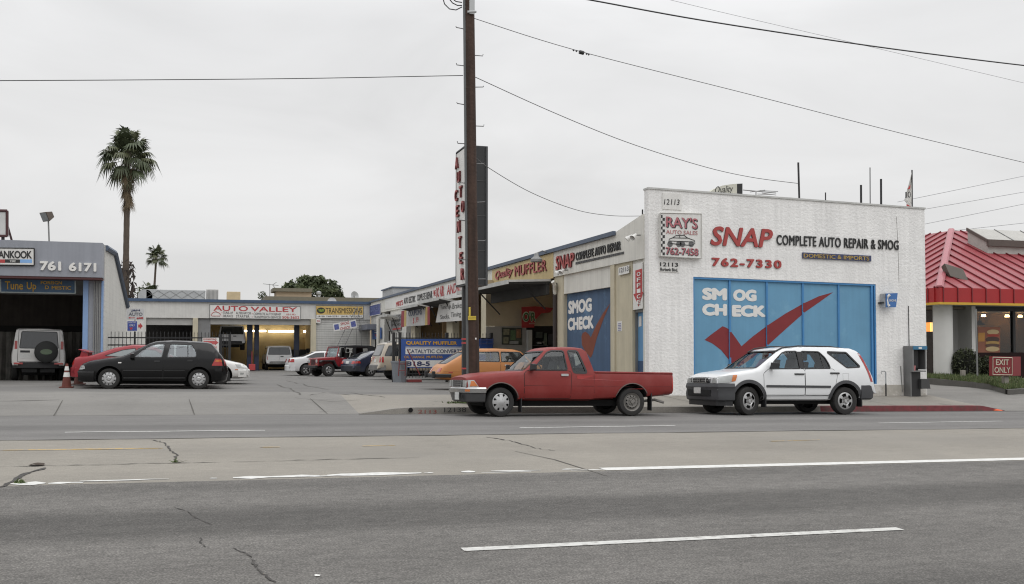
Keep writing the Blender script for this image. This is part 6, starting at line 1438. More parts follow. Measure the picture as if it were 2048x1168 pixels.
        b.lathe([(0, -hw*.18), (rr, -hw*.18)], (0, 0, 0), (0, 1, 0), 30)
        b.build('tyre', TYRE, w, smooth=35, world=False)
        q = MB(); N = 80
        if style == 'cover10': rings = [0, .2, .34, .5, .68, .78, .86, .92, 1.0]; dep = [-.03, -.03, -.012, -.02, -.012, -.004, 0, .0, .012]; hole = lambda t, r_: .68 < r_ < .92 and abs(((t*10) % 1)-.5) < .17
        elif style == 'cover8': rings = [0, .25, .4, .6, .70, .80, .88, 1.0]; dep = [-.028, -.028, -.015, -.012, -.004, 0, .0, .014]; hole = lambda t, r_: .6 < r_ < .88 and abs(((t*8) % 1)-.5) < (.13 if r_ < .7 else .22)
        elif style == 'steel': rings = [0, .18, .22, .4, .5, .6, .72, .8, .9, 1]; dep = [-.03, -.03, .0, .005, -.012, -.014, .018, .03, .01, -.004]; hole = lambda t, r_: .6 < r_ < .72 and abs(((t*12) % 1)-.5) < .2
        elif style == 'oval5': rings = [0, .16, .22, .42, .5, .62, .74, .82, .92, 1]; dep = [-.02, -.02, .012, .006, -.012, -.014, -.008, -.004, .0, .012]; hole = lambda t, r_: .5 < r_ < .82 and abs(((t*5) % 1)-.5) < .30
        elif style == 'spoke5': rings = [0, .2, .3, .5, .7, .88, .93, 1]; dep = [-.02, -.02, -.01, -.012, -.008, 0, 0, .012]; hole = lambda t, r_: .3 < r_ < .88 and abs(((t*5) % 1)-.5) < .30
        else: rings = [0, .25, .5, .8, 1]; dep = [-.02, -.02, 0, 0, .01]; hole = lambda t, r_: False
        base = -hw*.86; vs = []
        for r_, d_ in zip(rings, dep):
            for i in range(N): t = 2*math.pi*i/N; vs.append((math.cos(t)*r_*rr, base+d_, math.sin(t)*r_*rr))
        fs = []
        for k in range(len(rings)-1):
            for i in range(N):
                if hole((i+.5)/N, (rings[k]+rings[k+1])/2): continue
                fs.append((k*N+i, k*N+(i+1) % N, (k+1)*N+(i+1) % N, (k+1)*N+i))
        q.mesh(vs, fs)
        o = q.build('rim', m, w, smooth=30, world=False)
        if style in ('cover8', 'cover10', 'oval5', 'steel'):
            h = MB()
            for i in range(5): t = 2*math.pi*i/5; c = Vector((math.cos(t)*rr*.3, base-.022, math.sin(t)*rr*.3)); h.cyl(c+Vector((0, .02, 0)), c, .014, n=6)
            h.build('wheel_nut', STEEL, w, world=False)
        return w
    def wheels(s, style, m, steer=0., styles=None, **k):
        for x, fr in ((s.xf, True), (s.xr, False)):
            for sg in (-1, 1):
                st_, m_ = (styles[0] if fr else styles[1]) if styles else (style, m); s.wheel(x, sg, st_, m_, steer if fr else 0., front=fr, **k)
    def box(s, name, x0, x1, y0, y1, z0, z1, m, bevel=.01, parent=None):
        return MB().box(x0-s.xm, x1-s.xm, y0, y1, z0, z1).build(name, m, parent or s.root, world=False, bevel=bevel)
    def seat(s, x, y, z, m=SEATM, h=.62):
        b = MB(); w = .24; xx = x-s.xm
        b.hexa([(xx, y-w, z), (xx+.12, y-w, z), (xx+.12, y+w, z), (xx, y+w, z)], [(xx+.16, y-w*.85, z+h), (xx+.25, y-w*.85, z+h), (xx+.25, y+w*.85, z+h), (xx+.16, y+w*.85, z+h)])
        b.box(xx-.42, xx+.08, y-w, y+w, z-.1, z+.06); o = b.build('seat', m, s.root, world=False, bevel=.03)
        MB().box(xx+.17, xx+.26, y-.12, y+.12, z+h+.03, z+h+.22).build('headrest', m, o, world=False, bevel=.035)
    def steering(s, x, y, z):
        b = MB(); c = Vector((x-s.xm, y, z)); ax = Vector((1, 0, .5)).normalized(); a = Vector((0, 1, 0)); u = ax.cross(a); b.tube([c+a*math.cos(t*.5236)*.18+u*math.sin(t*.5236)*.18 for t in range(13)], .014, 6); b.tube([c-a*.17, c+a*.17], .015, 5); b.build('steering_wheel', BLK, s.root, world=False)
    def mirror(s, x, z, sg=-1, m=BLK, w=.17, h=.14):
        y_ = sg*(s.hw(x)-.02); xx = x-s.xm; b = MB(); b.hexa([(xx-.06, y_, z), (xx+.05, y_, z), (xx+.05, y_+sg*.05, z), (xx-.06, y_+sg*.05, z)][::(1 if sg < 0 else 1)], [(xx-.02, y_, z+.05), (xx+.05, y_, z+.05), (xx+.05, y_+sg*.05, z+.05), (xx-.02, y_+sg*.05, z+.05)])
        y2 = y_+sg*.05; b.hexa([(xx-.07, y2, z+.01), (xx+.05, y2, z+.0), (xx+.06, y2+sg*w, z+.02), (xx-.03, y2+sg*w, z+.02)], [(xx-.05, y2, z+h), (xx+.05, y2, z+h), (xx+.06, y2+sg*w, z+h*.9), (xx-.02, y2+sg*w, z+h*.9)])
        b.build('wing_mirror', m, s.root, world=False, bevel=.02)
    def under(s, z=.2, x0=None, x1=None):
        s.box('underbody_blocker', x0 or s.xf-.3, x1 or s.xr+.4, -s.W*.3, s.W*.3, z, interp(s.bot, s.L/2)+.02, UND)  # plain dark box added beneath the floor to block light
    def place(s, cx, cy, rz, lift=None):
        e = Vector((math.cos(rz), math.sin(rz))); f = Vector((-math.sin(rz), math.cos(rz))); P_ = {}
        for i, x in ((0, s.xf), (1, s.xr)):
            for sg in (-1, 1): q = Vector((cx, cy))+e*(x-s.xm)+f*(sg*(s.W/2-.1)); P_[i, sg] = G(q.x, q.y)
        wb = s.xr-s.xf; px = ((P_[1, 1]+P_[1, -1])-(P_[0, 1]+P_[0, -1]))/2/wb; py = ((P_[0, 1]+P_[1, 1])-(P_[0, -1]+P_[1, -1]))/2/(s.W-.2)
        z = sum(P_.values())/4
        if lift is not None: px = py = 0; z = lift
        ex = Vector((e.x, e.y, px)).normalized(); ez = ex.cross(Vector((f.x, f.y, py)).normalized()).normalized(); ey = ez.cross(ex)
        s.root.rotation_euler = Matrix((ex, ey, ez)).transposed().to_euler(); s.root.location = (cx, cy, z)
        return s.root
    def text(s, name, txt, view, s0, t0, s1, t1, m, off=.008, parent=None, **k):
        a, d = s.hit(view, s0, t0, off); b_, _ = s.hit(view, s1, t0, off); c, _ = s.hit(view, s0, t1, off); o = text(name, txt, a, b_, c, -d, m, None, depth=.002, proud=0, **k); o.parent = parent or s.root; return o

# ---------------------------------------------------------------- red pickup at the kerb
RED = paint('truck_red_paint', (.205, .024, .021), .5, .08, var=.10, spec=.3, col2=(.225, .042, .038), thr=(.5, .68))
t = Car('pickup_truck', 'faded red extended cab pickup truck parked at the kerb in front of the pole', 'pickup truck', 4.92, 1.69, .80, 3.89, .315,
        [(0, .75), (.02, .80), (.08, .84), (.2, .875), (.4, .915), (.8, .955), (1.3, .985), (1.36, 1.005), (1.86, 1.45), (1.96, 1.50), (2.15, 1.52), (2.6, 1.525), (2.76, 1.505), (2.84, 1.45), (2.985, 1.0), (3.02, .995), (4.90, .985), (4.92, .975)],
        [(0, .52), (.30, .42), (.45, .34), (2.9, .34), (3.0, .36), (4.4, .42), (4.92, .47)], [(0, .70), (.3, .84), (1.3, .94), (1.5, .99), (4.92, .96)], tumble=.13, pf=(.42, .17), pr=(.10, .03), paintm=RED, arch=.40, crown=.02, edge=.06); t.x0 = .07; t.boxy = 2.99
t.window([(1.56, 1.03), (1.90, 1.40), (2.0, 1.435), (2.27, 1.435), (2.33, 1.03)]); t.window([(2.40, 1.435), (2.60, 1.43), (2.78, .97), (2.50, .975)], trim=.035)
t.endglass('F', [(-.69, 1.02), (.69, 1.02), (.60, 1.42), (-.60, 1.42)], 'windshield', depth=2.1); t.endglass('B', [(-.55, 1.08), (.55, 1.08), (.50, 1.40), (-.50, 1.40)], 'rear_window', depth=2.6)
t.finish_body(cavity=(1.42, 2.86, .55), bed=(3.05, 4.85, .70, .80, 1.4)); t.glaze()
t.door([(1.335, .40), (2.40, .40), (2.42, .97), (2.36, .995), (1.40, .995), (1.335, .93)], 'L', (2.18, .885, .17, .05), CHROME)
b = MB(); t.ring(b, 'L', [(2.965, .98), (2.965, .36)], -.005, .006, .0025, closed=False); t.ring(b, 'L', [(1.34, .675), (2.96, .665)], -.003, .004, .004, closed=False); b.build('panel_gap', GAP, t.root, world=False)  # upright cab gap; the long level line paints the crease's shade
b = MB(); t.ring(b, 'L', [(3.03, .665), (4.86, .66)], -.004, .004, .005, closed=False); b.build('side_crease_shade', mat('crease_shade_red', (.13, .02, .02), .5), t.root, world=False)  # bed crease as a darker red line, its shade put into the colour
arc = lambda c, Rr, a0, a1, n=18, z=0: [(c+Rr*math.cos(lerp(a0, a1, k/n)), z+Rr*math.sin(lerp(a0, a1, k/n))) for k in range(n+1)]
for x in (t.xf, t.xr):
    b = MB(); t.ring(b, 'L', arc(x, t.arch, 3.2, -.06, z=t.r+.01), -.0, .02, .012, closed=False); b.build('arch_lip', mat('lip_dull', (.16, .12, .11), .5, .2), t.root, world=False)
bp = [(.46, -.855), (.26, -.86), (.12, -.80), (.04, -.66), (.0, -.35), (-.01, 0), (.0, .35), (.04, .66), (.12, .80), (.26, .86), (.46, .855)]
t.bumper('front_bumper', bp, [(0, .505), (.015, .515), (.02, .60), (0, .63), (-.06, .63), (-.06, .505)], CHROME)
t.bumper('lower_valance', bp, [(-.10, .31), (-.06, .33), (-.01, .50), (-.06, .51), (-.12, .32)], mat('valance_grey', (.075, .075, .077), .5, .2))
g = t.add('grille', [('F', [(-.50, .64), (.50, .64), (.50, .785), (-.50, .785)])], CHROME, .03, .06)
for z0 in (.658, .703, .748): t.add('grille_slot', [('F', [(-.46, z0), (.46, z0), (.46, z0+.022), (-.46, z0+.022)])], BLK, .034, .004, parent=g)
for sg in (-1, 1):
    P_ = [(sg*.50, .64), (sg*.70, .64), (sg*.70, .775), (sg*.50, .78)]
    h = t.add('headlight', [('F', P_)], LENS, .03, .06, res=.03)
    sd_ = 'L' if sg < 0 else 'R'
    t.add('corner_light', [(sd_, [(.03, .635), (.30, .64), (.21, .785), (.03, .785)])], LENS, .014, .03, res=.03); t.add('turn_signal', [(sd_, [(.12, .65), (.28, .655), (.205, .765), (.15, .765)])], AMB, .020, .01, res=.03)
t.bumper('bumper_light', [(.12, -.812), (.055, -.70)], [(.01, .54), (.03, .54), (.03, .585), (.01, .585)], AMB)
MB().box(-.04-t.xm, -.02-t.xm, -.42, -.12, .36, .52).build('license_plate', PLATE, t.root, world=False)
for z0 in (.36, .41, .45):
    for y0 in (-.62, -.10): t.box('air_slot', -.0, .01, y0, y0+.18, z0, z0+.02, BLK, 0)
t.mirror(1.50, 1.0, m=BLK, w=.12, h=.15); t.mirror(1.50, 1.0, 1, w=.12, h=.15)
for y0 in (-.55, .05): MB().tube([(1.36-t.xm, y0, 1.03), (1.5-t.xm, y0+.25, 1.12), (1.56-t.xm, y0+.42, 1.155)], .010, 4).build('wiper', BLK, t.root, world=False)
t.add('tail_light', [('L', [(4.87, .62), (4.915, .62), (4.915, .90), (4.87, .90)]), ('B', [(-.84, .60), (-.70, .60), (-.70, .90), (-.84, .90)])], REDT, .006, .01); t.add('tail_light', [('B', [(.84, .60), (.70, .60), (.70, .90), (.84, .90)])], REDT, .006, .01)
t.seat(2.25, -.36, .62); t.seat(2.25, .36, .62); t.steering(1.85, -.36, 1.0); t.box('dashboard', 1.45, 1.72, -.68, .68, .75, .98, INTM)
for x in (1.26, 4.36): t.box('mud_flap', x, x+.02, -.82, -.62, .10 if x < 2 else .12, .40 if x < 2 else .52, BLK, 0)
MB().tube([(4.30-t.xm, -.55, .33), (4.52-t.xm, -.66, .36), (4.70-t.xm, -.78, .30)], .03, 8).build('exhaust_pipe', STEEL, t.root, world=False)
t.under(.22); t.box('chassis', .6, 4.3, -.5, .5, .26, .36, UND)
t.wheels('', None, styles=(('cover8', SILV), ('steel', STEEL)), steer=R(7), width=.20, rr=.205); t.place(7.715, 20.84, 0)

# ---------------------------------------------------------------- white compact SUV
WHT = paint('suv_white_paint', (.72, .73, .735), .3, .5, var=.03)
CLAD = mat('cladding_grey', (.052, .053, .057), .6, var=.12)
t = Car('parked_suv', 'white compact SUV with grey lower cladding parked before the blue panel', 'suv', 4.52, 1.78, .86, 3.54, .335,
        [(0, .74), (.04, .82), (.14, .895), (.3, .955), (.5, 1.005), (1.05, 1.08), (1.15, 1.105), (1.75, 1.50), (1.95, 1.585), (2.4, 1.635), (3.3, 1.64), (3.85, 1.615), (3.98, 1.575), (4.07, 1.50), (4.27, 1.12), (4.39, .95), (4.46, .72), (4.52, .60)],
        [(0, .40), (.3, .33), (.6, .33), (3.6, .33), (4.2, .40), (4.52, .50)], [(0, .74), (.4, .92), (1.2, 1.06), (2.5, 1.09), (4.1, 1.13), (4.52, .9)], tumble=.15, pf=(.6, .20), pr=(.5, .14), paintm=WHT, arch=.415, crown=.02, edge=.06); t.x0 = .11
t.window([(1.45, 1.10), (1.62, 1.28), (1.86, 1.47), (2.0, 1.51), (2.26, 1.515), (2.28, 1.11)]); t.window([(2.40, 1.515), (2.88, 1.51), (3.02, 1.38), (3.10, 1.22), (3.12, 1.125), (2.40, 1.11)]); t.window([(3.13, 1.51), (3.66, 1.50), (3.97, 1.17), (3.60, 1.15)], trim=.03)
t.endglass('F', [(-.72, 1.12), (.72, 1.12), (.62, 1.52), (-.62, 1.52)], 'windshield', depth=2.0); t.endglass('B', [(-.58, 1.16), (.58, 1.16), (.52, 1.50), (-.52, 1.50)], 'rear_window', depth=3.6)
t.finish_body(cavity=(1.22, 4.15, .78)); t.glaze()
t.add('pillar_trim', [('L', [(2.30, 1.10), (2.39, 1.10), (2.39, 1.515), (2.28, 1.515)])], BLK, .005, .01); t.add('window_bar', [('L', [(2.935, 1.12), (2.965, 1.12), (2.93, 1.46), (2.90, 1.46)])], BLK, -.004, .0)
t.door([(1.27, .48), (2.38, .48), (2.38, 1.09), (1.42, 1.085), (1.27, .98)], 'L', (2.10, .955, .26, .035)); t.door([(2.40, .48), (3.06, .48), (3.24, .72), (3.30, .95), (3.20, 1.10), (2.41, 1.09)], 'L', (3.10, .985, .26, .035))
t.add('side_moulding', [('L', smooth_poly([(1.32, .655), (3.10, .645), (3.10, .70), (1.32, .71)], .02))], CLAD, .018, .02)
t.add('sill_cladding', [('L', [(1.22, .335), (3.20, .335), (3.20, .465), (1.22, .455)]), ('R', [(1.22, .335), (3.20, .335), (3.20, .465), (1.22, .455)])], CLAD, .012, .02)
for x in (t.xf, t.xr):
    for sd_ in 'LR':
        po = arc(x, t.arch+.075, 3.30, -.16, z=t.r+.01)+arc(x, t.arch-.005, -.16, 3.30, z=t.r+.01)
        b = MB(); t.ring(b, sd_, arc(x, t.arch, 3.35, -.22, 24, z=t.r+.01), -.004, .075, .016, closed=False); b.build('arch_cladding', CLAD, t.root, smooth=40, world=False)
bp = [(.48, -.90), (.33, -.892), (.21, -.852), (.11, -.785), (.05, -.60), (.02, -.3), (.01, 0), (.02, .3), (.05, .60), (.11, .785), (.21, .852), (.33, .892), (.48, .90)]
fbm = t.bumper('front_bumper', bp, [(-.05, .33), (-.01, .36), (.01, .48), (-.01, .60), (.015, .66), (-.01, .74), (-.10, .75), (-.14, .33)], CLAD)
t.bumper('lower_skirt', [(.46, -.84), (.28, -.82), (.12, -.66), (.06, 0), (.12, .66), (.28, .82), (.46, .84)], [(0, .22), (0, .34), (-.06, .34), (-.06, .24)], BLK)
t.bumper('air_intake', [(.055, -.55), (.02, -.30), (.01, 0), (.02, .30), (.055, .55)], [(.018, .44), (.026, .45), (.026, .585), (.018, .59)], UND, parent=fbm)
MB().box(-.02-t.xm, .0-t.xm, -.16, .16, .50, .64).build('license_plate', PLATE, t.root, world=False)
g = t.add('grille', [('F', smooth_poly([(-.40, .755), (.40, .755), (.45, .865), (-.45, .865)], .03))], CHROME, .07, .1, res=.04)
for z0, z1 in ((.768, .80), (.82, .85)): t.add('grille_slot', [('F', [(-.40, z0), (.40, z0), (.42, z1), (-.42, z1)])], BLK, .075, .004, parent=g)
t.text('badge', 'H', 'F', .055, .775, -.055, .845, CHROME, .082, g, bold=.04)
for sg, sd_ in ((-1, 'L'), (1, 'R')):
    t.add('headlight', [('F', [(sg*.50, .75), (sg*.70, .75), (sg*.70, .88), (sg*.56, .865)]), (sd_, smooth_poly([(.03, .75), (.30, .755), (.50, .80), (.56, .945), (.42, .94), (.10, .885), (.03, .86)], .03))], LENS, .016, .03, res=.03)
    t.add('turn_signal', [(sd_, smooth_poly([(.40, .78), (.50, .80), (.56, .945), (.45, .94)], .02))], AMB, .022, .01, res=.03)
rbp = [(3.98, -.90), (4.22, -.89), (4.40, -.80), (4.50, -.6), (4.54, 0), (4.50, .6), (4.40, .80), (4.22, .89), (3.98, .90)]
t.bumper('rear_bumper', rbp, [(-.08, .36), (-.02, .40), (.0, .55), (.0, .70), (-.05, .76), (-.14, .76), (-.14, .36)], CLAD)
for sg, sd_ in ((-1, 'L'), (1, 'R')): t.add('tail_light', [(sd_, [(3.99, 1.50), (4.04, 1.50), (4.23, 1.12), (4.36, .80), (4.28, .80), (4.15, 1.12)])], REDT, .008, .02)
t.mirror(1.48, 1.08, m=BLK, w=.19, h=.16); t.mirror(1.48, 1.08, 1, w=.19, h=.16)
b = MB()
b.tube([(1.75-t.xm, -.62, 1.52), (1.95-t.xm, -.60, 1.605), (2.4-t.xm, -.585, 1.655), (3.3-t.xm, -.585, 1.655), (3.75-t.xm, -.60, 1.60)], .018, 6); b.build('roof_rail', BLK, t.root, world=False)
MB().tube([(1.75-t.xm, .62, 1.52), (1.95-t.xm, .60, 1.62), (2.4-t.xm, .585, 1.675), (3.3-t.xm, .585, 1.675), (3.75-t.xm, .60, 1.62)], .018, 6).build('roof_rail', BLK, t.root, world=False)
b = MB(); t.ring(b, 'L', [(3.46, 1.0), (3.62, 1.0), (3.62, .83), (3.46, .83)], -.002, .003, .002); b.build('fuel_flap_gap', mat('gap_soft', (.25, .25, .25), .8), t.root, world=False)
t.seat(2.18, -.38, .72); t.seat(2.18, .38, .72); t.seat(3.0, -.38, .74, h=.55); t.seat(3.0, .38, .74, h=.55); t.steering(1.78, -.38, 1.08); t.box('dashboard', 1.35, 1.6, -.7, .7, .85, 1.06, INTM)
MB().hexa([(1.50-t.xm, -.6, 1.09), (1.54-t.xm, -.6, 1.09), (1.54-t.xm, -.05, 1.09), (1.50-t.xm, -.05, 1.09)], [(1.70-t.xm, -.55, 1.34), (1.73-t.xm, -.55, 1.34), (1.73-t.xm, -.05, 1.34), (1.70-t.xm, -.05, 1.34)]).build('sun_shade', mat('shade_purple', (.12, .10, .20), .7, var=.5, scale=9), t.root, world=False)
for x in (1.30, 3.98): t.box('mud_flap', x, x+.03, -.88, -.68, .19, .42, BLK, .005)
t.under(.25); t.wheels('oval5', SILV, steer=R(16), width=.21, rr=.215); t.place(13.58, 20.88, 0)

# ---------------------------------------------------------------- black hatchback
BLKP = paint('hatch_black_paint', (.0055, .0055, .006), .15, .12, var=.05, spec=.28)
t = Car('parked_hatchback', 'glossy black five door hatchback parked across the lot entrance', 'car', 4.17, 1.735, .83, 3.34, .302,
        [(0, .58), (.03, .66), (.10, .735), (.25, .80), (.7, .885), (1.12, .945), (1.22, .97), (1.90, 1.345), (2.1, 1.41), (2.5, 1.44), (3.0, 1.435), (3.55, 1.41), (3.69, 1.375), (4.0, 1.0), (4.05, .92), (4.11, .80), (4.17, .62)],
        [(0, .30), (.08, .23), (.4, .20), (3.7, .20), (3.95, .23), (4.17, .42)], [(0, .62), (.25, .74), (1.2, .90), (2.4, .925), (3.4, .96), (3.9, .93), (4.17, .7)], tumble=.16, pf=(.55, .22), pr=(.4, .16), paintm=BLKP, arch=.365, crown=.02, edge=.06)
GLH = glass('hatch_side_glass', (.60, .66, .67), .20); t.window([(1.50, .945), (1.74, 1.17), (1.98, 1.315), (2.12, 1.345), (2.36, 1.35), (2.27, .945)], trim=.018, m=GLH); t.window([(2.50, 1.345), (3.12, 1.325), (3.24, 1.13), (3.25, 1.0), (3.22, .965), (2.42, .95)], trim=.018, m=GLH)
t.endglass('F', [(-.68, .985), (.68, .985), (.58, 1.36), (-.58, 1.36)], 'windshield', depth=2.0); t.endglass('B', [(-.58, 1.02), (.58, 1.02), (.50, 1.33), (-.50, 1.33)], 'rear_window', depth=3.4, m=glass('hatch_glass', (.45, .5, .5), .3))
t.finish_body(cavity=(1.28, 3.9, .70)); t.glaze()
t.add('window_bar', [('L', [(3.00, .955), (3.025, .955), (3.015, 1.33), (2.99, 1.33)])], BLK, -.004, 0)
t.door([(1.20, .27), (2.30, .27), (2.315, .80), (2.29, .93), (1.40, .93), (1.22, .86)], 'L', (2.07, .80, .15, .05)); t.door([(2.33, .27), (2.95, .27), (3.02, .50), (3.22, .72), (3.32, .86), (3.28, .955), (2.345, .935)], 'L', (3.0, .83, .15, .05))
for x0, x1 in ((1.22, 2.29), (2.34, 2.93)): t.add('side_moulding', [('L', [(x0, .535), (x1, .54), (x1, .565), (x0, .56)])], mat('moulding_black', (.02, .02, .021), .35), .014, .012)
t.add('sill_strip', [('L', [(1.22, .315), (2.95, .325), (2.95, .345), (1.22, .335)])], mat('sill_grey', (.09, .09, .09), .4), .008, .01)
for x in (t.xf, t.xr):
    b = MB(); t.ring(b, 'L', arc(x, t.arch, 3.1, .04, z=t.r+.01), -.0, .03, .012, closed=False); b.build('arch_lip', BLKP, t.root, smooth=40, world=False)
bp = [(.42, -.865), (.25, -.845), (.10, -.765), (-.02, -.66), (-.05, -.4), (-.06, 0), (-.05, .4), (-.02, .66), (.10, .765), (.25, .845), (.42, .865)]
t.bumper('front_bumper', bp, [(-.05, .20), (.0, .24), (.012, .42), (0, .54), (-.08, .55), (-.12, .2)], BLKP)
t.bumper('bumper_strip', bp, [(.0, .44), (.022, .45), (.022, .50), (0, .51)], MATS['moulding_black'])
rb = [(3.80, -.862), (4.0, -.83), (4.14, -.68), (4.19, -.4), (4.2, 0), (4.19, .4), (4.14, .68), (4.0, .83), (3.80, .862)]
t.bumper('rear_bumper', rb, [(-.12, .22), (-.04, .26), (.0, .40), (.012, .58), (.0, .66), (-.10, .68), (-.14, .22)], BLKP)
for sg, sd_ in ((-1, 'L'), (1, 'R')):
    t.add('headlight', [('F', [(sg*.42, .55), (sg*.72, .56), (sg*.72, .68), (sg*.42, .66)]), (sd_, smooth_poly([(.05, .57), (.17, .58), (.15, .67), (.05, .67)], .02))], LENS, .010, .03)
    t.add('side_marker', [(sd_, smooth_poly([(.23, .475), (.36, .475), (.36, .515), (.23, .515)], .01))], AMB, .016, .012)
    t.add('tail_light', [(sd_, smooth_poly([(3.80, .925), (3.97, .92), (4.02, .71), (3.70, .71)], .015)), ('B', [(sg*.60, .71), (sg*.76, .71), (sg*.72, .92), (sg*.58, .92)])], REDT, .010, .02)
    t.add('turn_lens', [(sd_, [(3.80, .83), (3.99, .83), (3.985, .88), (3.82, .89)])], AMB, .013, .01)
t.add('side_repeater', [('L', smooth_poly([(1.07, .755), (1.16, .755), (1.16, .79), (1.07, .79)], .01))], SIGNW, .010, .01)
t.add('license_plate', [('B', [(-.18, .74), (.18, .74), (.18, .86), (-.18, .86)])], PLATE, .02, .02)
MB().tube([(4.02-t.xm, -.1, 1.0), (3.9-t.xm, -.3, 1.12)], .012, 4).build('wiper', BLK, t.root, world=False)
t.mirror(1.46, .90, m=BLKP, w=.18, h=.16); t.mirror(1.46, .90, 1, m=BLKP, w=.18, h=.16)
t.seat(2.12, -.36, .55); t.seat(2.12, .36, .55); t.seat(2.9, -.36, .58, h=.5); t.seat(2.9, .36, .58, h=.5); t.steering(1.7, -.36, .9); t.box('dashboard', 1.35, 1.62, -.68, .68, .7, .92, INTM)
t.under(.15); t.wheels('cover10', SILV, width=.19, rr=.205); t.place(-1.275, 31.66, 0)

# ---------------------------------------------------------------- orange hatchback of the seventies
ORG = paint('orange_paint', (.44, .175, .046), .5, .15, var=.08)
t = Car('orange_hatchback', 'old orange hatchback parked beside the blue roller door behind the pole', 'car', 4.05, 1.58, .66, 3.00, .29,
        [(0, .62), (.03, .70), (.1, .745), (.75, .88), (.84, .90), (1.24, 1.27), (1.45, 1.33), (2.0, 1.35), (2.7, 1.33), (2.98, 1.28), (3.10, 1.235), (3.84, .80), (3.94, .72), (4.05, .55)],
        [(0, .36), (.2, .27), (3.3, .27), (3.9, .34), (4.05, .42)], [(0, .64), (.8, .86), (2, .92), (3.3, .92), (3.9, .78), (4.05, .6)], tumble=.16, pf=(.4, .12), pr=(.35, .09), paintm=ORG, arch=.345, crown=.02)
t.window([(1.02, .945), (1.30, 1.24), (1.95, 1.245), (1.95, .935)], trim=.02); t.window([(2.03, .935), (2.03, 1.245), (2.75, 1.225), (3.18, .955)], trim=.02)
t.endglass('F', [(-.62, .92), (.62, .92), (.55, 1.25), (-.55, 1.25)], 'windshield', depth=1.6); t.endglass('B', [(-.55, .86), (.55, .86), (.48, 1.22), (-.48, 1.22)], 'rear_window', depth=2.8)
t.finish_body(cavity=(.92, 3.65, .66)); t.glaze()
t.door([(.98, .33), (1.98, .33), (1.99, .92), (1.03, .92), (.98, .88)], 'R', (1.72, .80, .14, .04), CHROME)
b = MB(); t.ring(b, 'R', [(2.02, .60), (3.90, .585)], -.003, .004, .003, closed=False); b.build('panel_gap', GAP, t.root, world=False)
t.add('side_marker', [('R', [(3.60, .56), (3.74, .56), (3.74, .59), (3.60, .59)])], REDT, .01, .01)
t.bumper('rear_bumper', [(3.66, .82), (3.95, .80), (4.10, .66), (4.16, 0), (4.10, -.66), (3.95, -.80), (3.66, -.82)], [(-.02, .40), (.03, .41), (.04, .49), (.02, .52), (-.04, .52), (-.05, .40)], BLK)
t.bumper('front_bumper', [(.3, -.80), (.05, -.7), (-.06, 0), (.05, .7), (.3, .80)], [(-.02, .40), (.03, .41), (.04, .49), (.02, .52), (-.04, .52), (-.05, .40)], CHROME)
for sg in (-1, 1):
    t.add('tail_light', [('B', [(sg*.40, .58), (sg*.70, .58), (sg*.70, .70), (sg*.40, .70)])], REDT, .012, .02); t.add('headlight', [('F', [(sg*.42, .52), (sg*.62, .52), (sg*.62, .66), (sg*.42, .66)])], LENS, .012, .02)
t.box('bumper_guard', 4.12, 4.22, .45, .6, .38, .60, BLK, .02); t.box('bumper_guard', 4.12, 4.22, -.6, -.45, .38, .60, BLK, .02)
t.seat(1.9, -.34, .55, h=.5); t.seat(1.9, .34, .55, h=.5); t.steering(1.4, -.34, .9)
t.mirror(1.12, .90, 1, m=CHROME, w=.1, h=.1); t.under(.18); t.wheels('steel', SILV, width=.16, rr=.175); t.place(9.50, 31.1, math.pi)

# ---------------------------------------------------------------- simpler vehicles farther off
def simple(name, label, cat, L, W, xf, xr, r, top, bot, belt, pm, wins, ws=None, rw=None, tails=None, heads=None, bump=BLK, style='spoke5', rimm=SILV, doors=(), tumble=.14, plate=True, bz=(.38, .58), door_side='R', pf=(.5, .18), pr=(.4, .14), glassm=GLD, sideglass='LR'):
    t = Car(name, label, cat, L, W, xf, xr, r, top, bot, belt, tumble=tumble, paintm=pm, crown=.02, pf=pf, pr=pr)
    for w in wins: t.window(w, sides=sideglass, m=glassm, trim=.015, through=False)
    if ws: t.endglass('F', ws, 'windshield', m=glassm, trim=.02, through=False)
    if rw: t.endglass('B', rw, 'rear_window', m=glassm, trim=.02, through=False)
    t.finish_body(); t.glaze()
    for d in doors: t.door(d[0], door_side, d[1] if len(d) > 1 else None, BLK)
    w = W/2; x1 = L
    t.bumper('front_bumper', [(.35, -w), (.1, -w*.9), (-.05, -w*.5), (-.07, 0), (-.05, w*.5), (.1, w*.9), (.35, w)], [(-.03, bz[0]), (.01, bz[0]+.02), (.015, bz[1]-.03), (-.02, bz[1]), (-.1, bz[1]), (-.1, bz[0])], bump)
    t.bumper('rear_bumper', [(x1-.35, w), (x1-.1, w*.92), (x1+.05, w*.6), (x1+.08, 0), (x1+.05, -w*.6), (x1-.1, -w*.92), (x1-.35, -w)], [(-.03, bz[0]), (.01, bz[0]+.02), (.015, bz[1]-.03), (-.02, bz[1]), (-.1, bz[1]), (-.1, bz[0])], bump)
    for nm, lst, m_ in (('tail_light', tails, REDT), ('headlight', heads, LENS)):
        for view, poly in lst or ():
            if view in 'LR':
                t.add(nm, [(view, poly)], m_, .010, .02)
            else:
                t.add(nm, [(view, poly)], m_, .012, .02); t.add(nm, [(view, t.mir(poly))], m_, .012, .02)
    if plate: t.add('license_plate', [('B', [(-.16, bz[1]+.1), (.16, bz[1]+.1), (.16, bz[1]+.24), (-.16, bz[1]+.24)])], PLATE, .012, .02)
    t.under(.2); t.wheels(style, rimm, width=.2); return t
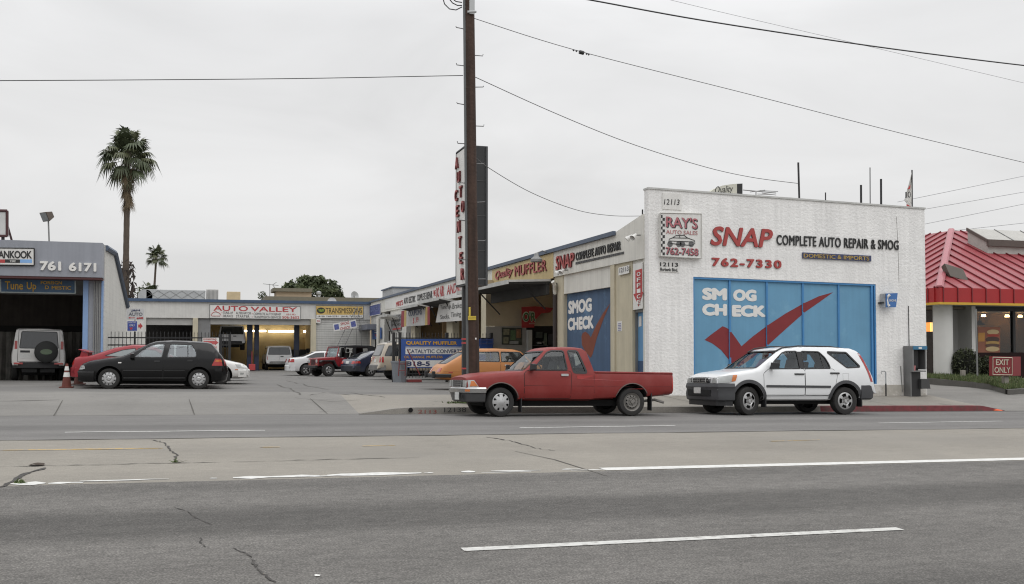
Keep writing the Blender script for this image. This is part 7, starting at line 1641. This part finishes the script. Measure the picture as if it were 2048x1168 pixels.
# off-roader in the tyre bay, seen from behind
GLDV = mat('silver_paint', (.54, .53, .51), .35, .2, var=.04, coat=.4)
t = simple('offroad_wagon', 'pale silver off-road wagon with a covered spare wheel backed into the tyre bay', 'suv', 4.6, 1.84, .9, 3.44, .37,
           [(0, .9), (.05, 1.0), (1.1, 1.1), (1.2, 1.13), (1.72, 1.72), (2.2, 1.78), (2.4, 1.88), (4.3, 1.92), (4.45, 1.88), (4.56, 1.10), (4.6, .6)], [(0, .55), (.4, .48), (4.2, .50), (4.6, .56)], [(0, .95), (1.2, 1.08), (4.6, 1.12)], GLDV,
           [[(1.65, 1.15), (1.85, 1.6), (2.5, 1.62), (2.5, 1.15)], [(2.6, 1.15), (2.6, 1.62), (3.4, 1.64), (3.4, 1.15)], [(3.5, 1.15), (3.5, 1.65), (4.3, 1.65), (4.35, 1.15)]], [(-.7, 1.16), (.7, 1.16), (.62, 1.68), (-.62, 1.68)], [(-.64, 1.20), (.64, 1.20), (.58, 1.80), (-.58, 1.80)],
           [('B', [(.72, 1.16), (.90, 1.16), (.86, 1.46), (.72, 1.46)])], [('F', [(.5, .75), (.8, .75), (.8, .92), (.5, .92)])], bump=BLK, tumble=.07, bz=(.45, .68), plate=False, pr=(.2, .06))
b = MB(); t.ring(b, 'B', [(-.70, .70), (.70, .70), (.68, 1.86), (-.68, 1.86)], -.004, .010, .004); b.build('tailgate_gap', GAP, t.root, world=False)
sw_ = bpy.data.objects.new('spare_wheel', None); COL.objects.link(sw_); sw_.parent = t.root
MB().lathe([(0, 4.86-t.xm), (.34, 4.86-t.xm), (.40, 4.82-t.xm), (.40, 4.62-t.xm), (0, 4.6-t.xm)], (0, .24, 1.06), (1, 0, 0), 28).build('wheel_cover', mat('cover_black', (.018, .019, .018), .7, var=.1), sw_, smooth=40, world=False)
MB().lathe([(0, 4.867-t.xm), (1, 4.867-t.xm)], (0, 0, 0), (1, 0, 0), 20).build('oval_emblem', mat('emblem_green', (.10, .14, .085), .5), sw_, world=False); o = sw_.children[-1] if sw_.children[-1].name.startswith('oval') else [c for c in sw_.children if c.name.startswith('oval')][0]; o.scale = (1, .20, .10); o.location = (0, .24, 1.06)
t.add('license_plate', [('B', [(-.62, .82), (-.24, .82), (-.24, .99), (-.62, .99)])], PLATE, .012, .02); t.add('handle', [('B', [(-.62, 1.03), (-.30, 1.03), (-.30, 1.11), (-.62, 1.11)])], BLK, .012, .02)
for sg in (-1, 1): t.add('bumper_lamp', [('B', [(sg*.52, .60), (sg*.82, .60), (sg*.82, .66), (sg*.52, .66)])], REDT, .095, .02)
for y_ in (-.3, .3): t.box('lower_trim', 4.55, 4.62, y_-.25, y_+.25, .30, .5, UND)
t.place(-6.0, 41.9, -math.pi/2+R(8.2))
# red coupe behind the black hatchback
CR = paint('coupe_red_paint', (.27, .022, .03), .35, .2, var=.05, spec=.35)
t = simple('red_coupe', 'red sporty coupe with a raised tail spoiler half hidden behind the black hatchback', 'car', 4.4, 1.72, .9, 3.42, .30,
           [(0, .50), (.06, .60), (.5, .70), (1.2, .86), (1.32, .90), (1.95, 1.22), (2.3, 1.30), (2.7, 1.30), (3.2, 1.20), (3.85, .96), (4.2, .93), (4.33, .88), (4.4, .70)], [(0, .28), (.3, .20), (4.0, .22), (4.4, .40)], [(0, .55), (1.3, .84), (2.5, .90), (3.8, .92), (4.4, .8)], CR,
           [[(1.62, .90), (2.0, 1.14), (2.5, 1.20), (2.5, .92)], [(2.58, .92), (2.58, 1.20), (2.95, 1.14), (3.45, .96)]], [(-.62, .92), (.62, .92), (.55, 1.22), (-.55, 1.22)], [(-.55, .98), (.55, .98), (.48, 1.2), (-.48, 1.2)], [('B', [(.35, .66), (.75, .66), (.75, .82), (.35, .82)])], None, bump=CR, bz=(.28, .60), plate=False, glassm=mat('silver_glass', (.28, .31, .31), .1, spec=.8))
b = MB(); xx = 4.22-t.xm; b.prism([(xx-.30, -.74, 1.08), (xx-.02, -.78, 1.155), (xx+.03, -.78, 1.14), (xx-.28, -.74, 1.045)], (0, 1.5, 0)); sp_ = b.build('spoiler', CR, t.root, world=False, bevel=.01)
for y_ in (-.74, .66): MB().hexa([(xx-.26, y_, .90), (xx-.02, y_, .90), (xx-.02, y_+.05, .90), (xx-.26, y_+.05, .90)], [(xx-.24, y_, 1.05), (xx-.08, y_, 1.10), (xx-.08, y_+.05, 1.10), (xx-.24, y_+.05, 1.05)]).build('spoiler_leg', CR, sp_, world=False)
t.place(-1.52, 33.55, math.pi)
WS = paint('sedan_white_paint', (.66, .655, .63), .3, .5, var=.04)
prof = [(0, .52), (.05, .62), (.2, .70), (1.15, .92), (1.3, .96), (1.95, 1.35), (2.4, 1.41), (3.0, 1.38), (3.6, 1.08), (4.4, 1.0), (4.55, .78)]; pb = [(0, .26), (.3, .2), (4.2, .22), (4.55, .42)]; pl = [(0, .58), (1.2, .88), (3.6, .96), (4.55, .8)]
wn_ = [[(1.55, .96), (1.98, 1.26), (2.4, 1.31), (2.4, .96)], [(2.5, .96), (2.5, 1.31), (2.95, 1.28), (3.35, .99)]]; wsp = [(-.66, .98), (.66, .98), (.56, 1.34), (-.56, 1.34)]
hd = [('R', [(.06, .56), (.40, .60), (.46, .70), (.14, .69)]), ('F', [(.42, .56), (.74, .56), (.74, .68), (.42, .66)])]
t = simple('white_sedan', 'white sedan nose showing behind the tail of the black hatchback', 'car', 4.55, 1.74, .92, 3.55, .305, prof, pb, pl, WS, wn_, wsp, [(-.6, 1.05), (.6, 1.05), (.5, 1.33), (-.5, 1.33)], None, hd, bump=WS, bz=(.24, .52)); t.add('side_marker', [('R', [(.36, .50), (.46, .50), (.46, .53), (.36, .53)])], AMB, .012, .01); t.add('fog_lamp', [('R', [(.16, .34), (.28, .34), (.28, .41), (.16, .41)])], LENS, .03, .01); t.place(-.60, 36.1, math.pi)
BG_ = paint('sedan_dark_paint', (.03, .033, .034), .25, .7, var=.05)
t = simple('dark_sedan', 'dark sedan with an amber corner light parked behind the white sedan', 'car', 4.55, 1.74, .92, 3.55, .305, prof, pb, pl, BG_, wn_, wsp, [(-.6, 1.05), (.6, 1.05), (.5, 1.33), (-.5, 1.33)], None, hd, bump=BG_, bz=(.24, .52)); t.add('corner_light', [('R', [(.40, .60), (.56, .64), (.56, .71), (.44, .70)])], AMB, .014, .01); t.place(-.35, 42.3, math.pi)
# big SUV in the garage bay and a white one on the lift
WP = paint('van_white_paint', (.60, .60, .60), .35, .4, var=.04)
bigtop = [(0, .95), (.06, 1.05), (1.3, 1.15), (1.45, 1.18), (2.05, 1.70), (2.5, 1.79), (5.1, 1.80), (5.3, 1.75), (5.42, 1.15), (5.46, .65)]; bigbot = [(0, .45), (.4, .40), (5.1, .42), (5.46, .5)]; bigbelt = [(0, 1.0), (1.4, 1.12), (5.46, 1.13)]
bigw = [[(1.9, 1.18), (2.2, 1.6), (2.75, 1.64), (2.75, 1.18)], [(2.85, 1.18), (2.85, 1.64), (3.75, 1.65), (3.75, 1.18)], [(3.85, 1.18), (3.85, 1.65), (5.15, 1.64), (5.2, 1.18)]]
def big(label, roofm, tl):
    t = simple('large_wagon', label, 'suv', 5.46, 1.94, .95, 4.25, .37, bigtop, bigbot, bigbelt, WP, bigw, [(-.75, 1.2), (.75, 1.2), (.66, 1.66), (-.66, 1.66)], [(-.80, 1.17), (.80, 1.17), (.70, 1.68), (-.70, 1.68)], [('B', [(.84, .76), (.95, .76), (.93, 1.16), (.84, 1.16)])], None, bump=CHROME if tl else BLK, bz=(.46, .66), plate=False, tumble=.10, pr=(.2, .05))
    b = MB(); t.ring(b, 'B', [(0, .70), (0, 1.70)], -.008, .008, .006, closed=False); b.build('door_gap', GAP, t.root, world=False)
    t.add('handle', [('B', [(.08, .98), (.30, .98), (.30, 1.05), (.08, 1.05)])], BLK, .02, .02); t.add('license_plate', [('B', [(-.3, .70), (.05, .70), (.05, .80), (-.3, .80)])], PLATE, .012, .01)
    return t
big('white full size wagon backed out on the floor of the yellow garage bay', WP, True).place(5.62, 76.6, -math.pi/2)
big('white wagon raised high on the lift in the yellow garage bay', WP, False).place(2.25, 76.9, -math.pi/2, lift=1.6)
# three cars before the roller door
t = simple('white_saloon', 'white sports saloon with a dark rear light parked tail first behind the open red off-roader', 'car', 5.0, 1.88, .95, 4.0, .345, [(0, .72), (.06, .82), (1.3, .97), (1.5, 1.0), (2.2, 1.38), (2.8, 1.46), (3.4, 1.42), (4.15, 1.12), (4.5, 1.06), (4.93, 1.04), (5.0, .80)], [(0, .28), (.3, .22), (4.6, .25), (5.0, .42)], [(0, .75), (1.4, .95), (4.2, 1.04), (5.0, .95)], WP,
           [[(1.85, 1.02), (2.25, 1.30), (2.85, 1.36), (2.85, 1.03)], [(2.95, 1.03), (2.95, 1.36), (3.45, 1.33), (4.0, 1.10)]], [(-.7, 1.02), (.7, 1.02), (.58, 1.38), (-.58, 1.38)], [(-.62, 1.14), (.62, 1.14), (.54, 1.38), (-.54, 1.38)], [('B', [(.40, .80), (.86, .80), (.84, 1.0), (.40, 1.0)]), ('R', [(4.72, .80), (4.96, .80), (4.94, 1.0), (4.72, 1.0)])], None, bump=WP, bz=(.28, .62)); t.place(7.55, 60.2, math.pi+R(4))
NV = paint('navy_paint', (.028, .034, .06), .2, .8, var=.05)
t = simple('navy_hatchback', 'dark blue sloping hatchback parked between the red off-roader and the tan wagon', 'car', 4.6, 1.72, .95, 3.55, .325, [(0, .58), (.06, .68), (1.2, .92), (1.35, .96), (2.0, 1.36), (2.5, 1.44), (3.0, 1.42), (3.4, 1.34), (4.25, 1.0), (4.45, .95), (4.55, .80), (4.6, .60)], [(0, .28), (.3, .22), (4.2, .24), (4.6, .42)], [(0, .62), (1.3, .90), (4.2, .98), (4.6, .8)], NV,
           [[(1.6, .97), (2.02, 1.27), (2.5, 1.33), (2.5, .97)], [(2.6, .97), (2.6, 1.33), (3.1, 1.29), (3.55, 1.02)]], [(-.65, .98), (.65, .98), (.56, 1.34), (-.56, 1.34)], [(-.58, 1.04), (.58, 1.04), (.5, 1.34), (-.5, 1.34)], [('B', [(.45, .70), (.78, .70), (.78, .86), (.45, .86)]), ('R', [(4.22, .74), (4.50, .74), (4.48, .86), (4.26, .86)])], None, bump=mat('navy_bumper', (.022, .024, .032), .5), bz=(.30, .62)); t.place(9.95, 55.0, math.pi+R(22))
TANP = paint('tan_paint', (.40, .345, .27), .3, .5, var=.04)
t = simple('tan_wagon', 'tan four door wagon parked behind the fence end by the blue banner', 'suv', 4.8, 1.79, .88, 3.72, .36, [(0, .78), (.06, .92), (1.2, 1.05), (1.32, 1.08), (1.92, 1.60), (2.4, 1.69), (4.3, 1.70), (4.42, 1.66), (4.66, 1.08), (4.72, .80), (4.8, .6)], [(0, .45), (.4, .38), (4.4, .42), (4.8, .5)], [(0, .85), (1.3, 1.04), (4.8, 1.08)], TANP,
           [[(1.75, 1.10), (2.02, 1.52), (2.55, 1.56), (2.55, 1.10)], [(2.64, 1.10), (2.64, 1.56), (3.3, 1.57), (3.45, 1.10)], [(3.52, 1.10), (3.45, 1.57), (4.28, 1.56), (4.50, 1.10)]], [(-.68, 1.10), (.68, 1.10), (.58, 1.58), (-.58, 1.58)], [(-.70, 1.12), (.70, 1.12), (.60, 1.60), (-.60, 1.60)], [('B', [(.70, .80), (.86, .80), (.86, 1.06), (.70, 1.06)]), ('R', [(4.55, .80), (4.72, .80), (4.68, 1.06), (4.55, 1.06)])], None, bump=mat('tan_bumper', (.17, .165, .16), .5), bz=(.44, .70), tumble=.12, pr=(.3, .08)); t.add('turn_lens', [('R', [(4.56, 1.0), (4.69, 1.0), (4.68, 1.05), (4.56, 1.05)])], AMB, .014, .01)
MB().tube([(1.9-t.xm, .62, 1.70), (2.4-t.xm, .62, 1.77), (4.2-t.xm, .62, 1.77), (4.35-t.xm, .62, 1.70)], .02, 5).build('roof_rail', SILV, t.root, world=False); t.place(10.1, 44.8, math.pi+R(5))
# open red off-roader with a soft top
JR = paint('jeep_red_paint', (.25, .018, .025), .35, .4, var=.06); SOFT = mat('soft_top', (.016, .016, .017), .85, var=.15)
t = Car('open_offroader', 'small red open off-road vehicle with a black soft top and black flared mudguards', 'off-roader', 3.9, 1.70, .72, 3.09, .365, [(0, 1), (3.9, 1)], [(0, .5), (3.9, .5)], [(0, .9), (3.9, .9)]); xm = t.xm
def jb(name, pts, y0, y1, m, parent=None, bevel=.02): return MB().prism([(x-xm, y0, z) for x, z in pts], (0, y1-y0, 0)).build(name, m, parent or t.root, world=False, bevel=bevel)
jb('body', [(1.22, .55), (3.75, .55), (3.80, 1.08), (2.45, 1.08), (2.30, .95), (1.55, .95), (1.42, 1.10), (1.22, 1.10)], -.74, .74, JR)
MB().hexa([(.20-xm, -.42, .60), (1.24-xm, -.62, .60), (1.24-xm, .62, .60), (.20-xm, .42, .60)], [(.20-xm, -.40, 1.04), (1.24-xm, -.60, 1.11), (1.24-xm, .60, 1.11), (.20-xm, .40, 1.04)]).build('hood', JR, t.root, world=False, bevel=.04)
gr = MB().box(.14-xm, .22-xm, -.60, .60, .58, 1.03).build('grille', JR, t.root, world=False, bevel=.03)
for k in range(7): MB().box(.132-xm, .142-xm, -.26+k*.075, -.22+k*.075, .66, .96).build('grille_slot', BLK, gr, world=False)
for sg in (-1, 1):
    MB().lathe([(0, .02), (.09, .02), (.10, 0)], (.13-xm, sg*.45, .86), (-1, 0, 0), 16).build('headlight', LENS, t.root, world=False)
    MB().box(.12-xm, .14-xm, sg*.45-.06, sg*.45+.06, .66, .71).build('turn_signal', AMB, t.root, world=False)
    y0, y1 = (-.86, -.45) if sg < 0 else (.45, .86)
    jb('front_mudguard', [(.18, .82), (.30, .92), (1.05, .92), (1.22, .62), (1.30, .55), (1.24, .50), (1.10, .62), (.98, .85), (.32, .85), (.22, .78)], y0, y1, BLK, bevel=.01)
    jb('rear_mudguard', [(2.62, .62), (2.78, .88), (3.45, .88), (3.62, .62), (3.55, .60), (3.40, .82), (2.82, .82), (2.68, .60)], y0 if sg < 0 else .7, -.70 if sg < 0 else y1, BLK, bevel=.01)
    jb('sill', [(1.28, .44), (2.68, .44), (2.68, .56), (1.28, .56)], *((-.80, -.70) if sg < 0 else (.70, .80)), BLK, bevel=.01)
    MB().tube([(1.24-xm, sg*.70, 1.08), (1.42-xm, sg*.66, 1.66)], .035, 6).build('windshield_post', JR, t.root, world=False)
    MB().tube([(2.45-xm, sg*.66, .95), (2.48-xm, sg*.62, 1.68)], .045, 6).build('roll_bar', BLK, t.root, world=False)
    jb('door', [(1.40, .62), (2.30, .62), (2.36, 1.04), (1.42, 1.04)], *((-.765, -.745) if sg < 0 else (.745, .765)), JR, bevel=.004)
    jb('door_window_frame', [(1.42, 1.06), (1.52, 1.06), (1.60, 1.60), (1.52, 1.62)], *((-.74, -.70) if sg < 0 else (.70, .74)), SOFT, bevel=0); jb('door_window_frame', [(2.25, 1.06), (2.45, 1.06), (2.45, 1.64), (2.28, 1.64)], *((-.74, -.70) if sg < 0 else (.70, .74)), SOFT, bevel=0)
    jb('rear_soft_panel', [(3.30, 1.08), (3.80, 1.08), (3.68, 1.66), (3.2, 1.66)], *((-.74, -.70) if sg < 0 else (.70, .74)), SOFT, bevel=0)
    MB().box(1.36-xm, 1.44-xm, sg*.86-.08, sg*.86+.08, 1.12, 1.32).build('wing_mirror', BLK, t.root, world=False, bevel=.02)
jb('soft_top', [(1.38, 1.62), (1.45, 1.71), (2.4, 1.77), (3.5, 1.74), (3.72, 1.66), (3.7, 1.60), (2.4, 1.66), (1.45, 1.64)], -.73, .73, SOFT)
MB().prism([(1.26-xm, -.64, 1.12), (1.26-xm, .64, 1.12), (1.42-xm, .60, 1.62), (1.42-xm, -.60, 1.62)], (.012, 0, .0)).build('windshield', GLS, t.root, world=False); MB().tube([(1.42-xm, -.66, 1.65), (1.42-xm, .66, 1.65)], .03, 5).build('windshield_header', JR, t.root, world=False)
for y_ in (-.36, .36): t.seat(2.3, y_, .85, m=SOFT, h=.5)
jb('front_bumper', [(-.10, .48), (.06, .48), (.06, .62), (-.10, .62)], -.72, .72, BLK); t.box('chassis', .3, 3.7, -.5, .5, .40, .56, UND)
for sg in (-1, 1): MB().tube([(-.06-xm, sg*.4, .55), (-.12-xm, sg*.4, .40), (.1-xm, sg*.4, .36)], .03, 6).build('tow_hook', BLK, t.root, world=False)
t.wheels('oval5', SILV, width=.24, rr=.205); t.place(7.75, 56.2, R(20))
